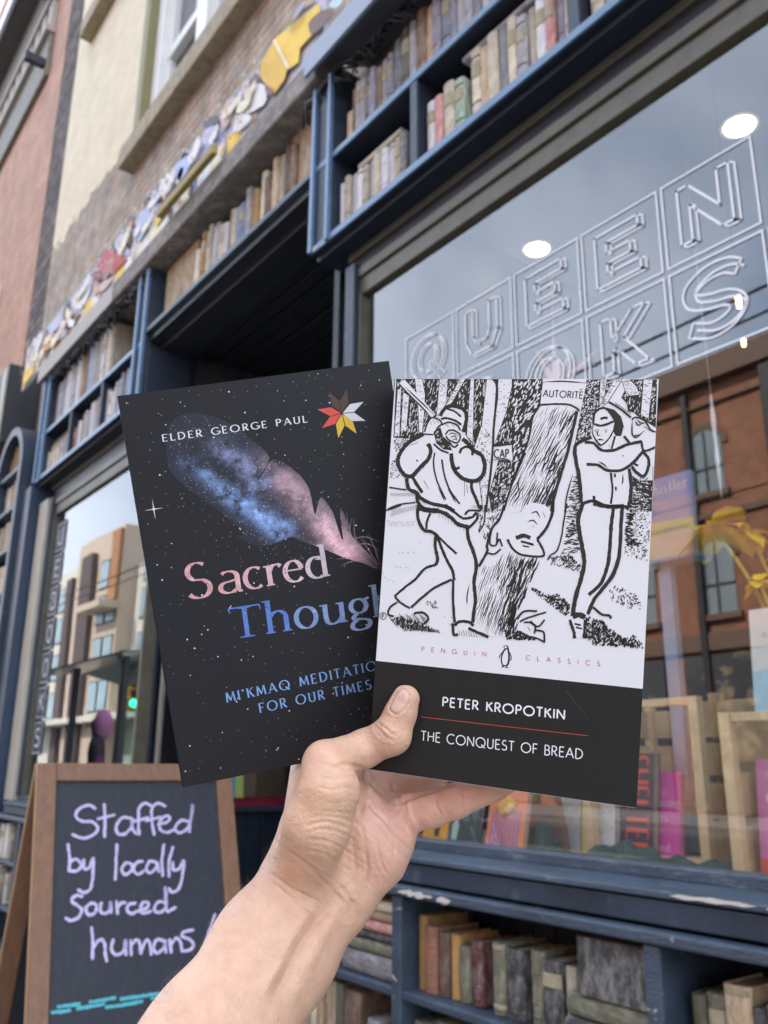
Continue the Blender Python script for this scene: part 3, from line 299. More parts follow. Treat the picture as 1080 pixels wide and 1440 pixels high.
ART_STROKES=[[1.99,[[17.1,28.4],[10.1,32.4],[6.4,36.8],[4.5,41.1],[5.6,46],[9.1,49.8],[12.8,49.6],[16.1,45.7],[20.2,41.3],[21.3,36.4],[19.6,33.3]]],[0.71,[[17.1,28.4],[22.2,28.6]]],[0.78,[[17.4,27.3],[18.6,23.1],[20.5,20.2],[23.8,20.5],[26.1,22.9],[24.1,25.1],[22.5,28.6]]],[0.5,[[19.9,22],[21.1,23.7]]],[0.5,[[21.3,21],[22.9,23.1]]],[0.5,[[22.7,20.7],[24.6,22.8]]],[1.7,[[25.1,19.1],[26.4,16.3],[29.1,14.1],[33.3,14.3],[37,15.8],[38.6,19.2],[38.2,23.4],[37.3,26.9]]],[1.06,[[25.6,20.7],[28,20.1],[32.4,21.1],[36.2,23.3]]],[0.92,[[28.1,15.3],[32.1,16.5],[35.8,19.3]]],[0.78,[[28.4,28.5],[29.9,26.4],[32.7,26.3],[35.7,28.3],[35.8,31.1],[34.2,32.5],[30.5,31.2],[28.6,29.2]]],[0.5,[[30,28.5],[32.1,27.6],[35,29]]],[0.5,[[30.8,30],[32.9,29.1],[34.7,30.4]]],[0.43,[[32,31.3],[33.7,30.5],[34.8,31.5]]],[0.85,[[26.1,23.6],[29.6,22.2],[33.9,23.5],[35.9,26.2]]],[0.64,[[28.2,23.2],[29.8,24.6]]],[0.57,[[31.5,23.5],[32.6,24.3]]],[0.85,[[22.6,33.2],[26.3,36.2],[30.6,37.7]]],[0.85,[[30.2,31.9],[33.2,34.7],[35.3,33.2]]],[1.99,[[37.2,30.4],[40.2,32.7],[43.2,36.1],[47.5,38.5],[49.2,43.2],[48.6,48],[45.5,51],[39.9,50.7],[35.5,47.8],[33,43.7],[32,37.8]]],[1.28,[[32.8,43.7],[35,45.4],[36.7,44.6]]],[1.28,[[36.3,37.7],[37,35.6],[39.6,34.3],[42.4,35.4],[42.8,38.5]]],[1.85,[[9.6,51.2],[11.2,56.4],[15.2,58.2],[17.9,61],[23.8,63.5],[31,64.6],[35.4,66.8]]],[1.7,[[12.4,50],[15.3,54.1],[18.4,58.2]]],[1.7,[[15.6,59],[16.6,63.2],[20.4,66.1],[27.6,66.5]]],[1.49,[[43.1,51.6],[43.7,55.7],[46.1,60.4],[48.1,64.8]]],[0.78,[[23.5,37.7],[23.2,43.3],[25.2,50.9],[28.4,57.1],[30.7,61.1]]],[0.85,[[27.4,41.1],[29.2,48.7],[32.5,56.2],[37.9,62.9]]],[0.64,[[26.4,55.1],[28.4,58.5],[30.1,61.9]]],[0.64,[[31.4,55.6],[34.2,59.6],[35.8,62.3]]],[0.57,[[39.6,51.1],[40.1,59]]],[0.57,[[40.8,53.1],[41.6,57.2]]],[0.64,[[18.7,51.9],[21.5,56]]],[0.57,[[16.1,46],[14.9,48.5]]],[0.57,[[17.5,44.9],[16.6,47.4]]],[0.57,[[18.9,43.8],[17.9,46]]],[0.85,[[14.1,41.9],[15,42.2]]],[0.57,[[10.3,34.4],[14.5,32.7]]],[0.64,[[2.1,2.3],[5.7,6.2],[15.5,15],[20.5,19.9]]],[0.64,[[5.6,4.4],[12.2,10.1],[22.2,18.8]]],[0.64,[[2.1,2.3],[4.9,0.1]]],[1.99,[[17.4,66.1],[21.8,67],[28.9,67.4],[34,69.9],[37.8,73],[43.8,74.4]]],[1.21,[[30.8,63.7],[36,67.5],[40.4,70],[44.6,69.2]]],[1.21,[[44.6,69.4],[46.6,67.1],[47,70.1],[43.4,74.4]]],[1.06,[[40.9,68.2],[42.9,66],[48.4,65.6],[48.6,62.9]]],[1.56,[[16.6,64.4],[17.1,71.3],[20.4,76.7],[24.6,77.5],[27.8,79.4]]],[1.21,[[23.3,68.2],[21.8,72.5],[21.8,76.3]]],[0.43,[[27.6,67.9],[28.1,70.1]]],[0.43,[[29.2,68.6],[29.7,70.8]]],[0.43,[[30.8,69.2],[31.3,71.6]]],[0.43,[[32.4,69.9],[32.9,72.3]]],[0.43,[[34,70.6],[34.5,73]]],[0.43,[[35.5,71.3],[36.1,73.8]]],[0.43,[[37.1,71.9],[37.7,74.5]]],[0.43,[[38.7,72.6],[39.3,75.3]]],[0.43,[[40.3,73.3],[40.9,76]]],[1.63,[[26.9,79.1],[26.9,84.7],[28.5,90.8],[27.7,94]]],[1.21,[[27.7,93.9],[22.3,96],[17.7,101.8],[13,105.8],[7.7,110.9]]],[1.06,[[7.7,110.9],[10.6,113.8],[16,116.3]]],[1.21,[[16.5,115.9],[21.9,110.5],[27.9,105.2],[36.4,100.5]]],[1.42,[[27.6,79.1],[30.1,85.1],[33.3,91.1],[36.6,96.4],[37.6,100.8]]],[1.28,[[37.1,100.4],[37.8,111.3],[39.2,121.4]]],[1.42,[[38.3,121.8],[39.1,127.1],[41.3,127.1]]],[1.7,[[42.4,74.8],[43.5,80.2],[46.3,86.2],[48.2,92.9],[47.6,101],[48.7,109.1],[48.1,120.6]]],[1.42,[[39.3,122.9],[41.6,120.8],[46.4,120.6],[48.7,122.2]]],[1.06,[[28.4,79.9],[32.8,83.6],[38,87.7]]],[0.57,[[45.3,102.2],[44.6,108],[44.8,112.2]]],[1.42,[[46.2,123.5],[50.8,125.1],[56.4,127]]],[0.99,[[9.2,113.9],[5.7,116.6],[4.9,120.2],[7.9,121]]],[1.14,[[18.2,118.7],[22.8,117.9],[25.8,120.5],[23.9,123.5]]],[0.64,[[10.7,119.3],[12.4,123.7]]],[0.64,[[11.6,119.9],[13.4,124.2]]],[0.64,[[12.5,120.4],[14.3,124.6]]],[0.64,[[13.4,121],[15.2,123.4]]],[0.64,[[14.1,119.1],[16.2,123.9]]],[0.64,[[15,119.6],[17.1,124.4]]],[0.64,[[15.9,120.1],[18,123.2]]],[0.64,[[16.8,120.7],[18.9,123.7]]],[0.64,[[17.5,118.8],[19.9,124.1]]],[0.64,[[18.4,119.3],[20.8,123]]],[0.64,[[19.3,119.9],[21.7,123.4]]],[0.64,[[20.2,120.4],[22.7,123.9]]],[0.64,[[20.9,118.5],[23.5,122.7]]],[0.64,[[21.8,119],[24.5,123.2]]],[0.64,[[22.7,119.6],[25.4,123.7]]],[0.64,[[23.6,120.1],[26.3,122.5]]],[0.64,[[11,123.8],[12.6,126.3]]],[0.64,[[11.6,123.9],[13.2,126.3]]],[0.64,[[12.2,123.9],[13.8,126.4]]],[0.64,[[12.8,124],[14.4,126.4]]],[0.64,[[13.4,124],[15,126.4]]],[0.64,[[14.1,124.1],[15.6,126.4]]],[0.64,[[14.7,124.2],[16.2,126.5]]],[0.64,[[15.3,124.2],[16.8,126.5]]],[0.64,[[15.9,124.3],[17.4,126.5]]],[0.64,[[16.5,124.3],[18,126.6]]],[0.64,[[17.1,124.4],[18.6,126.6]]],[0.64,[[17.7,124.4],[19.2,126.6]]],[0.64,[[18.4,124.5],[19.8,126.6]]],[0.64,[[19,124.5],[20.4,126.7]]],[0.64,[[19.6,124.6],[21,126.7]]],[0.64,[[20.2,124.7],[21.5,126.7]]],[0.64,[[20.8,124.7],[22.1,126.8]]],[0.64,[[21.4,124.8],[22.7,126.8]]],[0.64,[[22,124.8],[23.3,126.8]]],[0.64,[[22.6,124.9],[23.9,126.9]]],[0.64,[[23.2,124.9],[24.5,126.9]]],[0.64,[[23.8,125],[25.1,126.9]]],[0.64,[[24.5,125.1],[25.7,126.9]]],[0.64,[[25.1,125.1],[26.3,127]]],[0.64,[[25.7,125.2],[26.9,127]]],[0.64,[[26.3,125.2],[27.5,127]]],[0.64,[[26.9,125.3],[28,127.1]]],[0.64,[[27.5,125.3],[28.6,127.1]]],[0.64,[[28.1,125.4],[29.2,127.1]]],[0.64,[[28.7,125.4],[29.8,127.1]]],[0.64,[[29.3,125.5],[30.4,127.2]]],[0.64,[[29.9,125.6],[31,127.2]]],[0.64,[[30.5,125.6],[31.6,127.2]]],[0.64,[[31.1,125.7],[32.1,127.3]]],[0.64,[[5.3,120.8],[6.9,123.1]]],[0.64,[[5.8,121.4],[7.5,123.6]]],[0.64,[[6.3,122],[8,124.1]]],[0.64,[[6.8,122.6],[8.6,124.6]]],[0.64,[[7.2,123.2],[9.1,125.1]]],[0.64,[[7.7,123.7],[9.7,125.7]]],[0.64,[[8.2,124.3],[10.2,126.2]]],[0.57,[[41.5,124.9],[42,127.2]]],[0.57,[[42.7,125.2],[43.2,127.2]]],[0.57,[[43.8,124.7],[44.5,127.3]]],[0.57,[[45,125],[45.7,127.3]]],[0.57,[[46.2,124.5],[47,127.3]]],[0.57,[[47.3,124.8],[48.2,127.3]]],[0.57,[[48.5,124.3],[49.4,127.3]]],[0.57,[[49.7,124.6],[50.7,127.4]]],[0.5,[[8.2,88.9],[8.8,89.5]]],[0.5,[[10.3,88.5],[10.9,89]]],[0.5,[[12.8,88.5],[13.5,89.1]]],[0.5,[[15.7,88],[16.3,88.6]]],[0.5,[[6.4,95.7],[7.1,96.3]]],[0.5,[[7.9,95.9],[8.5,96.5]]],[0.5,[[9.4,96],[10,96.6]]],[0.5,[[11.9,96],[12.5,96.6]]],[0.5,[[13.4,96],[14,96.6]]],[0.5,[[0.5,99.6],[1.1,100.2]]],[0.5,[[1.7,101.6],[2.4,102.2]]],[0.5,[[4,102.8],[4.7,103.4]]],[0.5,[[5.9,103.4],[6.5,104]]],[0.5,[[24.9,113.4],[25.5,113.9]]],[0.5,[[26.3,113],[26.9,113.6]]],[0.5,[[27.9,113.2],[28.5,113.7]]],[0.5,[[30,114.8],[30.6,115.4]]],[0.5,[[33.8,118.8],[34.4,119.3]]],[0.5,[[37.3,118.8],[37.9,119.4]]],[0.5,[[36.8,122.3],[37.4,122.8]]],[0.5,[[18.6,82.9],[19.2,83.5]]],[0.85,[[0.1,67.8],[3.7,66.7],[7.9,64.8]]],[0.71,[[0.8,56.1],[5.2,56.6],[10,57.1]]],[0.71,[[1.2,67],[6.5,64.7],[15.2,63.2]]],[0.43,[[1.7,58.9],[2.7,60.6]]],[0.43,[[2.6,58.9],[3.6,60.6]]],[0.43,[[3.5,58.8],[4.5,60.5]]],[0.43,[[4.4,58.8],[5.4,60.5]]],[0.43,[[5.2,58.8],[6.2,60.5]]],[0.43,[[6.1,58.7],[7.1,60.4]]],[0.43,[[7,58.7],[8,60.4]]],[0.43,[[7.9,58.6],[8.9,60.4]]],[0.43,[[8.7,58.6],[9.7,60.3]]],[0.43,[[9.6,58.6],[10.6,60.3]]],[0.43,[[10.5,58.5],[11.5,60.2]]],[0.43,[[11.4,58.5],[12.3,60.2]]],[0.43,[[12.2,58.5],[13.2,60.2]]],[0.43,[[13.1,58.4],[14.1,60.1]]],[0.43,[[14,58.4],[14.9,60.1]]],[0.5,[[2.5,71],[3.4,67.8]]],[0.5,[[3.5,70.7],[4.3,67.5]]],[0.5,[[4.5,70.4],[5.2,67.3]]],[0.5,[[5.5,70],[6.2,67]]],[0.5,[[6.5,69.7],[7.1,66.8]]],[0.5,[[7.5,69.4],[8,66.5]]],[0.5,[[8.5,69],[9,66.3]]],[0.5,[[9.5,68.7],[9.9,66]]],[0.5,[[10.5,68.4],[10.8,65.8]]],[0.5,[[11.5,68],[11.7,65.5]]],[0.5,[[12.5,67.7],[12.7,65.2]]],[0.5,[[13.5,67.4],[13.6,65]]],[0.5,[[14.5,67.1],[14.5,64.7]]],[0.5,[[15.4,66.7],[15.4,64.5]]],[0.5,[[0.8,72.9],[1.4,73.3]]],[0.5,[[3.6,73.6],[4.2,74.1]]],[0.5,[[6.3,74.4],[6.9,74.9]]],[0.5,[[9.1,75.2],[9.7,75.6]]],[0.5,[[11.6,73.1],[12.2,73.6]]],[0.5,[[14.4,73.9],[15,74.4]]],[0.5,[[2.6,75.4],[3.2,75.9]]],[0.5,[[5.2,73.4],[5.8,73.9]]],[0.5,[[7.9,74.2],[8.5,74.6]]],[0.5,[[10.7,74.9],[11.3,75.4]]],[0.5,[[13.2,72.9],[13.8,73.4]]],[0.5,[[1.4,74.5],[2,74.9]]],[0.5,[[4.2,75.2],[4.8,75.7]]],[0.5,[[6.7,73.2],[7.4,73.6]]],[0.5,[[9.5,74],[10.1,74.4]]],[0.5,[[12.2,74.7],[12.9,75.2]]],[0.5,[[14.8,72.7],[15.4,73.2]]],[0.5,[[3,74.2],[3.6,74.7]]],[0.5,[[5.8,75],[6.4,75.5]]],[0.5,[[8.3,73],[9,73.4]]],[0.5,[[11.1,73.7],[11.7,74.2]]],[0.5,[[13.8,74.5],[14.4,75]]],[0.5,[[1.8,73.2],[2.5,73.7]]],[0.5,[[4.6,74],[5.2,74.5]]],[0.99,[[100.2,21.5],[100.6,16.9],[103.5,14.2],[106.4,14.8],[110.2,19.7]]],[1.06,[[100.3,21.7],[104.3,22.5],[110.2,20.2]]],[1.06,[[103.5,19.4],[105,18.7],[106.8,18.8]]],[0.64,[[100.4,22.1],[100.2,26.2],[102.1,29.6],[104.6,31.7],[107.8,28.7],[110,24],[110,22]]],[0.57,[[100.9,24.9],[102.6,24.3]]],[0.57,[[105.5,24.2],[107.1,24.7]]],[0.71,[[101.5,25.4],[102,25.5]]],[0.71,[[106.1,25.3],[106.6,25.4]]],[0.57,[[103,24.3],[102.4,26.7],[103.9,27.3]]],[0.64,[[102.3,29.6],[104,29.1],[105.4,29.5]]],[0.57,[[103.1,30.8],[104.1,31.1]]],[1.77,[[99.8,28.1],[93.8,31],[92.3,34.4],[93.7,41.7],[95.4,49],[96.7,59.8]]],[1.35,[[96.7,30.6],[100.9,31],[104.9,34.2],[110.6,34],[116.2,31.4],[122.9,29.6]]],[1.35,[[98.2,41.2],[103.4,41.4],[107.9,43.7],[114.3,43.4],[119.7,39.5],[123.8,34.1]]],[0.64,[[103.6,39.9],[105.9,40.8],[107.9,42.7]]],[1.06,[[122.6,29.5],[124.1,33.9],[129.3,32.1]]],[1.35,[[123.8,34.8],[126.3,37.7],[126.2,42.6],[124.4,45.9],[121.2,44.2],[119,41.5]]],[0.99,[[120,40.2],[121.8,41.1]]],[0.85,[[110.6,27.3],[109.3,33.4]]],[0.57,[[107.9,31.7],[108.5,32.6]]],[0.64,[[100.4,27.5],[102.8,30.8],[104.8,32.7]]],[0.99,[[114.7,27.2],[117.4,30.4]]],[0.71,[[117.9,19.2],[119.9,18.2],[123.7,19.8],[126.4,23.7],[128.9,25.1]]],[0.64,[[118.1,19.4],[118.5,26.5],[121.5,26.4]]],[0.57,[[119.3,19.9],[120.7,21.8],[122.5,21.5]]],[0.57,[[120.2,19.2],[121.9,20.8],[124.1,20.8]]],[0.64,[[123.5,22.4],[127.7,25.1]]],[0.85,[[106.9,11.1],[112.1,14.1],[117.4,18.3]]],[0.64,[[109.8,11.4],[117.3,16.6]]],[0.64,[[118.4,26.5],[120.3,27.7],[123.9,24.4]]],[1.42,[[96.7,60.3],[102.4,58.6],[108.9,61],[112,60.4],[118.9,60.6]]],[0.92,[[109.6,44.8],[110.8,53],[110.4,59.5]]],[1.56,[[117.8,42.5],[119.2,51.3],[118.6,60.6]]],[1.7,[[111.1,46.1],[112,46]]],[1.7,[[111.9,52.3],[112.7,52.2]]],[0.57,[[115,45.3],[115.3,48.2],[114.9,50.3]]],[1.21,[[102.7,58.9],[102.5,56.1]]],[0.71,[[114.5,36.5],[114.9,36.7]]],[1.92,[[97.4,60.3],[95.7,67.3],[96.7,73.8],[98.4,81],[99.7,88.7],[98.5,96],[96.5,105.3],[95.7,113.5]]],[1.63,[[111.7,61.9],[111.1,69.8],[111,79.5],[110.5,88],[108.1,96.6],[102.6,103]]],[1.63,[[115.7,61],[115.5,69.5],[115.5,81.9],[113.5,91.7],[109.5,98.5],[105.4,104.6],[102.6,112]]],[2.41,[[95.7,113.7],[98.8,112.6],[101.5,113.7]]],[1.35,[[94.5,115.3],[96.6,120.6],[97.2,123.8]]],[0.99,[[101.5,114.7],[101.4,123.4]]],[1.06,[[104.9,108.5],[108.9,111.5],[112.4,111.8],[113.3,113.2]]],[1.85,[[102.3,59.8],[107.5,60.7],[111.3,60.9],[116.3,60.4]]],[0.85,[[96.8,117],[99.7,117.4]]],[0.71,[[97.5,118.6],[100.4,119]]],[1.06,[[62.7,79.1],[65.7,83.6],[70.5,86.2],[79.8,86.2],[80.2,83.4],[77,78.3]]],[1.42,[[77,78.3],[81,72.7],[83.5,65.2],[83.5,59.9]]],[0.64,[[73.3,65.9],[75.9,65],[77.9,67.9]]],[0.57,[[71.9,70],[74.5,69.2],[76.8,71.1]]],[0.57,[[74.3,71.9],[75.1,72.2]]],[1.85,[[66.7,78.1],[70.6,76.8],[73.7,77.8]]],[1.06,[[69.3,79.7],[72.2,80.2],[75.5,81]]],[0.71,[[70.2,81.7],[73.3,82.2]]],[0.57,[[78.9,65.1],[80.2,67.4]]],[0.92,[[69.7,117.1],[72.8,113.2],[79,112.5]]],[0.78,[[71.1,118.3],[74.3,116.3],[83.3,112.6]]],[0.78,[[73.1,118.4],[75.7,118.2],[78.5,119.9],[78.3,123.3]]],[0.85,[[78.6,121.6],[82.5,122.2],[83.4,126.7]]],[0.78,[[76,117.5],[79.8,119.8],[82.8,116.3]]],[0.78,[[74.1,125],[78.8,125.2],[83.5,126.9]]],[0.64,[[74.9,120.3],[76.3,122.1]]],[0.99,[[74.6,12.9],[71.3,19.4],[70.1,29.6],[67.1,39.2],[63.2,52.2]]],[1.21,[[60.2,62.3],[58.2,69.2],[54.5,74.8],[52.9,82.4],[53.1,85.8],[49.5,93.1]]],[1.42,[[92.3,15.7],[89.5,33.1],[87.3,42.6],[84.1,56.1],[82.9,64.5]]],[0.85,[[74.3,12.9],[83.6,12.3],[89.5,12.9],[93.7,15.6]]],[0.85,[[54.5,74.8],[54.2,81.6],[57.3,82.1],[57.6,76]]],[0.85,[[57.3,82.1],[58.8,79.3],[60.4,82.6]]],[0.85,[[52.8,86.1],[56.6,86.6],[59.8,84]]],[0.57,[[75.3,1.6],[84.9,1.2],[96.1,2.1]]],[0.5,[[75.3,1.6],[74.6,12.5]]],[0.99,[[52,0.3],[53.3,7.9],[52.6,23.1],[52.7,39.6],[51.3,66.3]]],[0.71,[[50.6,62.8],[50.8,71],[48.4,76.5]]],[0.71,[[52.7,33.8],[56.8,33.2],[61.5,32.5]]],[0.64,[[52.8,40.6],[57.2,39.8],[61.3,40.7],[62.6,44.8]]],[0.64,[[62.5,32.5],[63.6,44.7]]],[0.99,[[68.8,36.4],[66.2,43.3],[62.8,53.6],[60.1,65.2]]],[0.71,[[90.1,60.3],[89.2,67.6],[88.4,76.3],[86.7,83],[83.7,85.5],[82.5,87.9]]],[0.57,[[121.5,59.5],[122.6,74.6]]],[0.64,[[92,46.4],[90,55.8],[89.1,64.4]]],[0.57,[[128.5,41.2],[128.9,62.5]]],[0.57,[[123.2,46.6],[122.4,62.8]]]]
FEATHER=[[19.7,27.9],[23.4,17.6],[31.3,13.5],[41.8,15.4],[53,21.7],[62.4,31],[70.7,41.9],[62.6,52.1],[65.7,49.8],[72.3,42.9],[81.7,49.4],[88.5,60.2],[89.4,74.5],[92,69.2],[94.6,66.5],[99,74.6],[100.5,83.3],[102.2,90.7],[102.7,76.6],[104.1,73.9],[106.3,82.8],[106.8,88.6],[120.5,108],[118,109.8],[111.5,105.1],[102.1,100.7],[94.3,95.8],[78.7,86.9],[74.9,84.8],[64.7,87.1],[56.5,86.3],[47.8,80.4],[50.9,78.2],[40.6,65.7],[28.9,53.9],[19.5,41.5]]
F_BLUE=[[27.6,37.3],[37.9,48.4],[48.4,59.7],[59.1,69.7],[71.2,81.4]]
F_LILAC=[[45.5,34.4],[57.6,44.4],[66.1,52]]
F_PINK=[[70.6,49.2],[80,60.4],[86.8,71.2],[95.9,85.4],[105.4,98.3]]
F_RIFT=[[33,28.5],[47.6,47.1],[63.5,59.2],[75.4,72.3],[87,88.2]]
F_BARBS=[[[109.5,80.5],[109.2,91.8],[118.5,107]],[[111.5,90.8],[114.2,96.9],[119.2,107.1]],[[105.7,77],[106.8,88.6],[113.4,102.5]],[[115.3,90],[117.9,96.1],[120.2,107.3]],[[106.4,91.4],[113.6,91.1],[121.1,94.5]],[[106.6,95],[114.5,94.9],[121,99.5]],[[102,101.4],[109.1,101.8],[118.3,108.4]],[[98.7,104.4],[107.5,103],[118.2,108.8]],[[97.2,100.6],[104.9,101.1],[116.8,108.1]],[[108.1,80.3],[105.9,89.9],[110.8,100.7]]]
CHALK=[[[175,141],[157,130],[129,140],[117,162],[136,179],[168,183],[184,202],[172,221],[141,231],[109,219]],[[203,129],[206,177],[205,229]],[[184,173],[234,163]],[[289,175],[260,171],[241,196],[245,220],[267,222],[287,201],[290,175],[291,205],[301,222]],[[355,137],[332,127],[313,144],[310,187],[311,225]],[[293,185],[342,174]],[[398,137],[375,128],[355,144],[354,188],[359,227]],[[335,184],[381,172]],[[373,196],[404,188],[412,174],[397,170],[378,187],[380,213],[403,221],[430,211]],[[479,191],[451,184],[430,205],[437,224],[465,214],[484,176],[491,133],[479,191],[475,222]],[[96,248],[102,287],[101,324]],[[101,300],[121,291],[136,309],[125,325],[102,324]],[[143,295],[145,320],[159,318],[171,290],[169,351],[162,381],[143,387],[129,379]],[[242,254],[239,307],[237,356]],[[269,308],[256,325],[265,343],[285,334],[287,315],[269,308]],[[320,307],[302,310],[292,330],[305,345],[323,336]],[[365,313],[343,308],[331,329],[342,343],[361,330],[366,313],[370,340]],[[389,260],[382,306],[382,353]],[[418,268],[404,315],[402,356]],[[416,315],[417,337],[436,334],[453,310],[442,367],[429,397],[410,403],[401,392]],[[140,398],[123,394],[110,407],[127,423],[140,435],[131,454],[111,462],[96,455]],[[167,418],[152,430],[159,450],[178,445],[181,424],[167,418]],[[195,420],[193,442],[205,450],[220,441],[222,418],[224,448]],[[240,419],[243,453]],[[242,436],[254,424],[266,424]],[[296,427],[278,429],[271,445],[285,456],[303,450]],[[310,448],[332,442],[334,429],[318,428],[310,448],[321,458],[342,453]],[[391,433],[365,428],[353,451],[371,459],[390,440],[389,385],[389,426],[393,457],[418,448]],[[168,486],[172,527],[171,567]],[[172,540],[192,519],[205,530],[207,558],[211,577]],[[229,523],[225,551],[240,564],[260,554],[265,526],[266,566]],[[280,530],[281,568]],[[282,543],[298,528],[308,545],[309,568],[324,534],[336,541],[340,572]],[[379,539],[358,534],[347,555],[357,569],[379,558],[383,536],[384,570]],[[397,537],[400,572]],[[400,550],[419,534],[430,550],[432,571]],[[470,516],[446,518],[434,530],[459,542],[470,560],[454,571],[432,571]],[[543,478],[525,518],[507,556]],[[491,580],[494,583]]]
CHALK_DASH=[[[78,678],[140,677]],[[163,677],[237,673]],[[248,679],[362,676]],[[63,690],[115,690]],[[129,688],[206,686]],[[207,695],[313,691]],[[336,687],[398,685]],[[374,671],[403,671]]]
MURAL=[["yellow",[[-3.198,4.75],[-2.778,4.632],[-2.76,4.576],[-2.824,4.482],[-2.926,4.489],[-2.937,4.414],[-3.019,4.434]]],["yellowdark",[[-3.348,4.69],[-3.198,4.744],[-3.038,4.458],[-3.067,4.405],[-3.16,4.392],[-3.311,4.595]]],["cream",[[-3.208,4.754],[-3.183,4.742],[-3.016,4.437],[-3.04,4.449]]],["brown",[[-2.861,4.596],[-2.73,4.56],[-2.638,4.474],[-2.652,4.455],[-2.816,4.47],[-2.85,4.534]]],["brown",[[-3.276,4.514],[-3.21,4.472],[-3.169,4.405],[-3.223,4.416]]],["teal",[[-2.699,4.546],[-2.641,4.548],[-2.554,4.474],[-2.609,4.46]]],["white",[[-3.438,4.551],[-3.407,4.62],[-3.308,4.565],[-3.246,4.482],[-3.238,4.389],[-3.35,4.423],[-3.468,4.471]]],["brown",[[-3.452,4.687],[-3.375,4.682],[-3.311,4.595],[-3.425,4.61]]],["lavender",[[-3.588,4.657],[-3.476,4.728],[-3.425,4.61],[-3.497,4.559]]],["white",[[-3.605,4.461],[-3.576,4.556],[-3.428,4.455],[-3.384,4.391],[-3.54,4.412]]],["pink",[[-3.784,4.722],[-3.658,4.73],[-3.588,4.657],[-3.636,4.551],[-3.74,4.55]]],["dark",[[-4.018,4.796],[-3.899,4.765],[-3.787,4.665],[-3.829,4.657],[-3.984,4.724]]],["lavender",[[-3.984,4.724],[-3.829,4.657],[-3.807,4.571],[-3.913,4.544],[-3.983,4.638]]],["white",[[-4.158,4.626],[-4.104,4.741],[-4.028,4.704],[-4.033,4.584],[-4.124,4.568]]],["blue",[[-4.342,4.69],[-4.189,4.67],[-4.124,4.568],[-4.317,4.548]]],["tan",[[-2.944,4.771],[-2.862,4.734],[-2.78,4.665],[-2.924,4.711]]],["blue",[[-3.025,4.739],[-2.928,4.768],[-2.893,4.728],[-2.989,4.71]]],["red",[[-5.558,4.761],[-5.091,4.425],[-5.372,4.446],[-5.753,4.683]]],["darkred",[[-5.753,4.683],[-5.372,4.446],[-5.597,4.512],[-5.879,4.662]]],["orange",[[-7.01,4.621],[-6.702,4.559],[-6.589,4.496],[-6.749,4.434],[-6.943,4.446]]],["yellow",[[-7.484,4.521],[-7.145,4.459],[-7.158,4.365],[-7.47,4.362]]],["white",[[-6.295,4.65],[-5.933,4.65],[-5.79,4.553],[-5.949,4.449],[-6.125,4.505]]],["brown",[[-6.403,4.464],[-6.253,4.523],[-5.984,4.435],[-6.094,4.409],[-6.35,4.434]]],["pink",[[-5.626,4.49],[-5.332,4.42],[-5.422,4.38],[-5.603,4.408]]],["lavender",[[-5.407,4.711],[-5.22,4.628],[-5.018,4.441],[-5.153,4.483],[-5.355,4.642]]],["blue",[[-6.875,4.647],[-6.632,4.617],[-6.563,4.548],[-6.75,4.562]]],["dark",[[-6.523,4.689],[-6.357,4.647],[-6.284,4.552],[-6.44,4.574]]],["tan",[[-5.771,4.486],[-5.694,4.537],[-5.565,4.461],[-5.677,4.413]]],["lavender",[[-7.378,4.651],[-7.18,4.674],[-7.016,4.574],[-7.161,4.499]]],["white",[[-6.628,4.48],[-6.447,4.467],[-6.335,4.39],[-6.511,4.401]]],["blue",[[-4.453,4.732],[-4.244,4.705],[-4.162,4.653],[-4.317,4.548]]],["dark",[[-4.677,4.762],[-4.557,4.717],[-4.432,4.616],[-4.502,4.568],[-4.633,4.683]]],["lavender",[[-4.761,4.758],[-4.639,4.713],[-4.598,4.507],[-4.689,4.544]]],["yellow",[[-4.646,4.468],[-4.551,4.545],[-4.426,4.511],[-4.425,4.435],[-4.609,4.423]]],["white",[[-4.337,4.661],[-4.232,4.635],[-4.269,4.557],[-4.357,4.559]]],["blue",[[-4.98,4.543],[-4.981,4.679],[-4.772,4.67],[-4.718,4.547],[-4.865,4.429]]],["brown",[[-5.239,4.708],[-5.065,4.642],[-5.012,4.546],[-5.085,4.462],[-5.168,4.545]]],["lavender",[[-5.407,4.711],[-5.206,4.705],[-5.191,4.64],[-5.279,4.603]]],["orange",[[-5.148,4.729],[-5.067,4.72],[-5.051,4.649]]],["pink",[[-4.414,4.517],[-4.303,4.465],[-4.243,4.406],[-4.347,4.428]]]]
def wloc(o):
    v = Vector((0, 0, 0))
    while o: v += o.location; o = o.parent
    return v
def part(mb, name, mats, parent, bevel=0.0, **k):
    """Link a mesh whose verts are in world space under a parent that is only translated."""
    d = wloc(parent) if parent else Vector((0, 0, 0))
    mb.v = [(x-d.x, y-d.y, z-d.z) for x, y, z in mb.v]
    return mb.build(name, mats, parent, bevel, **k)
# ------------------------------------------------------------ materials of the shop
NAVY = mat('navy paint', (.026, .038, .058), .45, .42, 4, .2, 60, second=(.085, .11, .135), smix=(.58, .74), spec=.4)
NAVYD = mat('dark navy paint', (.010, .016, .030), .55, .3, 6, .1, 50, second=(.022, .032, .05), smix=(.55, .8))
BLUEWORN = mat('worn blue paint', (.042, .064, .092), .45, .4, 5, .3, 70, second=(.13, .155, .17), smix=(.56, .68), stretch=(1, 3, 3))
CHIPPED = mat('chipped blue paint', (.040, .061, .088), .45, .4, 4, .4, 60, second=(.55, .50, .42), smix=(.655, .675), stretch=(1, 2.5, 2.5))
KHAKI = mat('khaki frame paint', (.105, .095, .065), .45, .2, 6, .1, 40, second=(.075, .068, .045)); EDGE = mat('sky blue shelf edge', (.10, .19, .32), .35, .25, 9, .2, 60, second=(.2, .26, .33), smix=(.56, .7), stretch=(1, 4, 4))
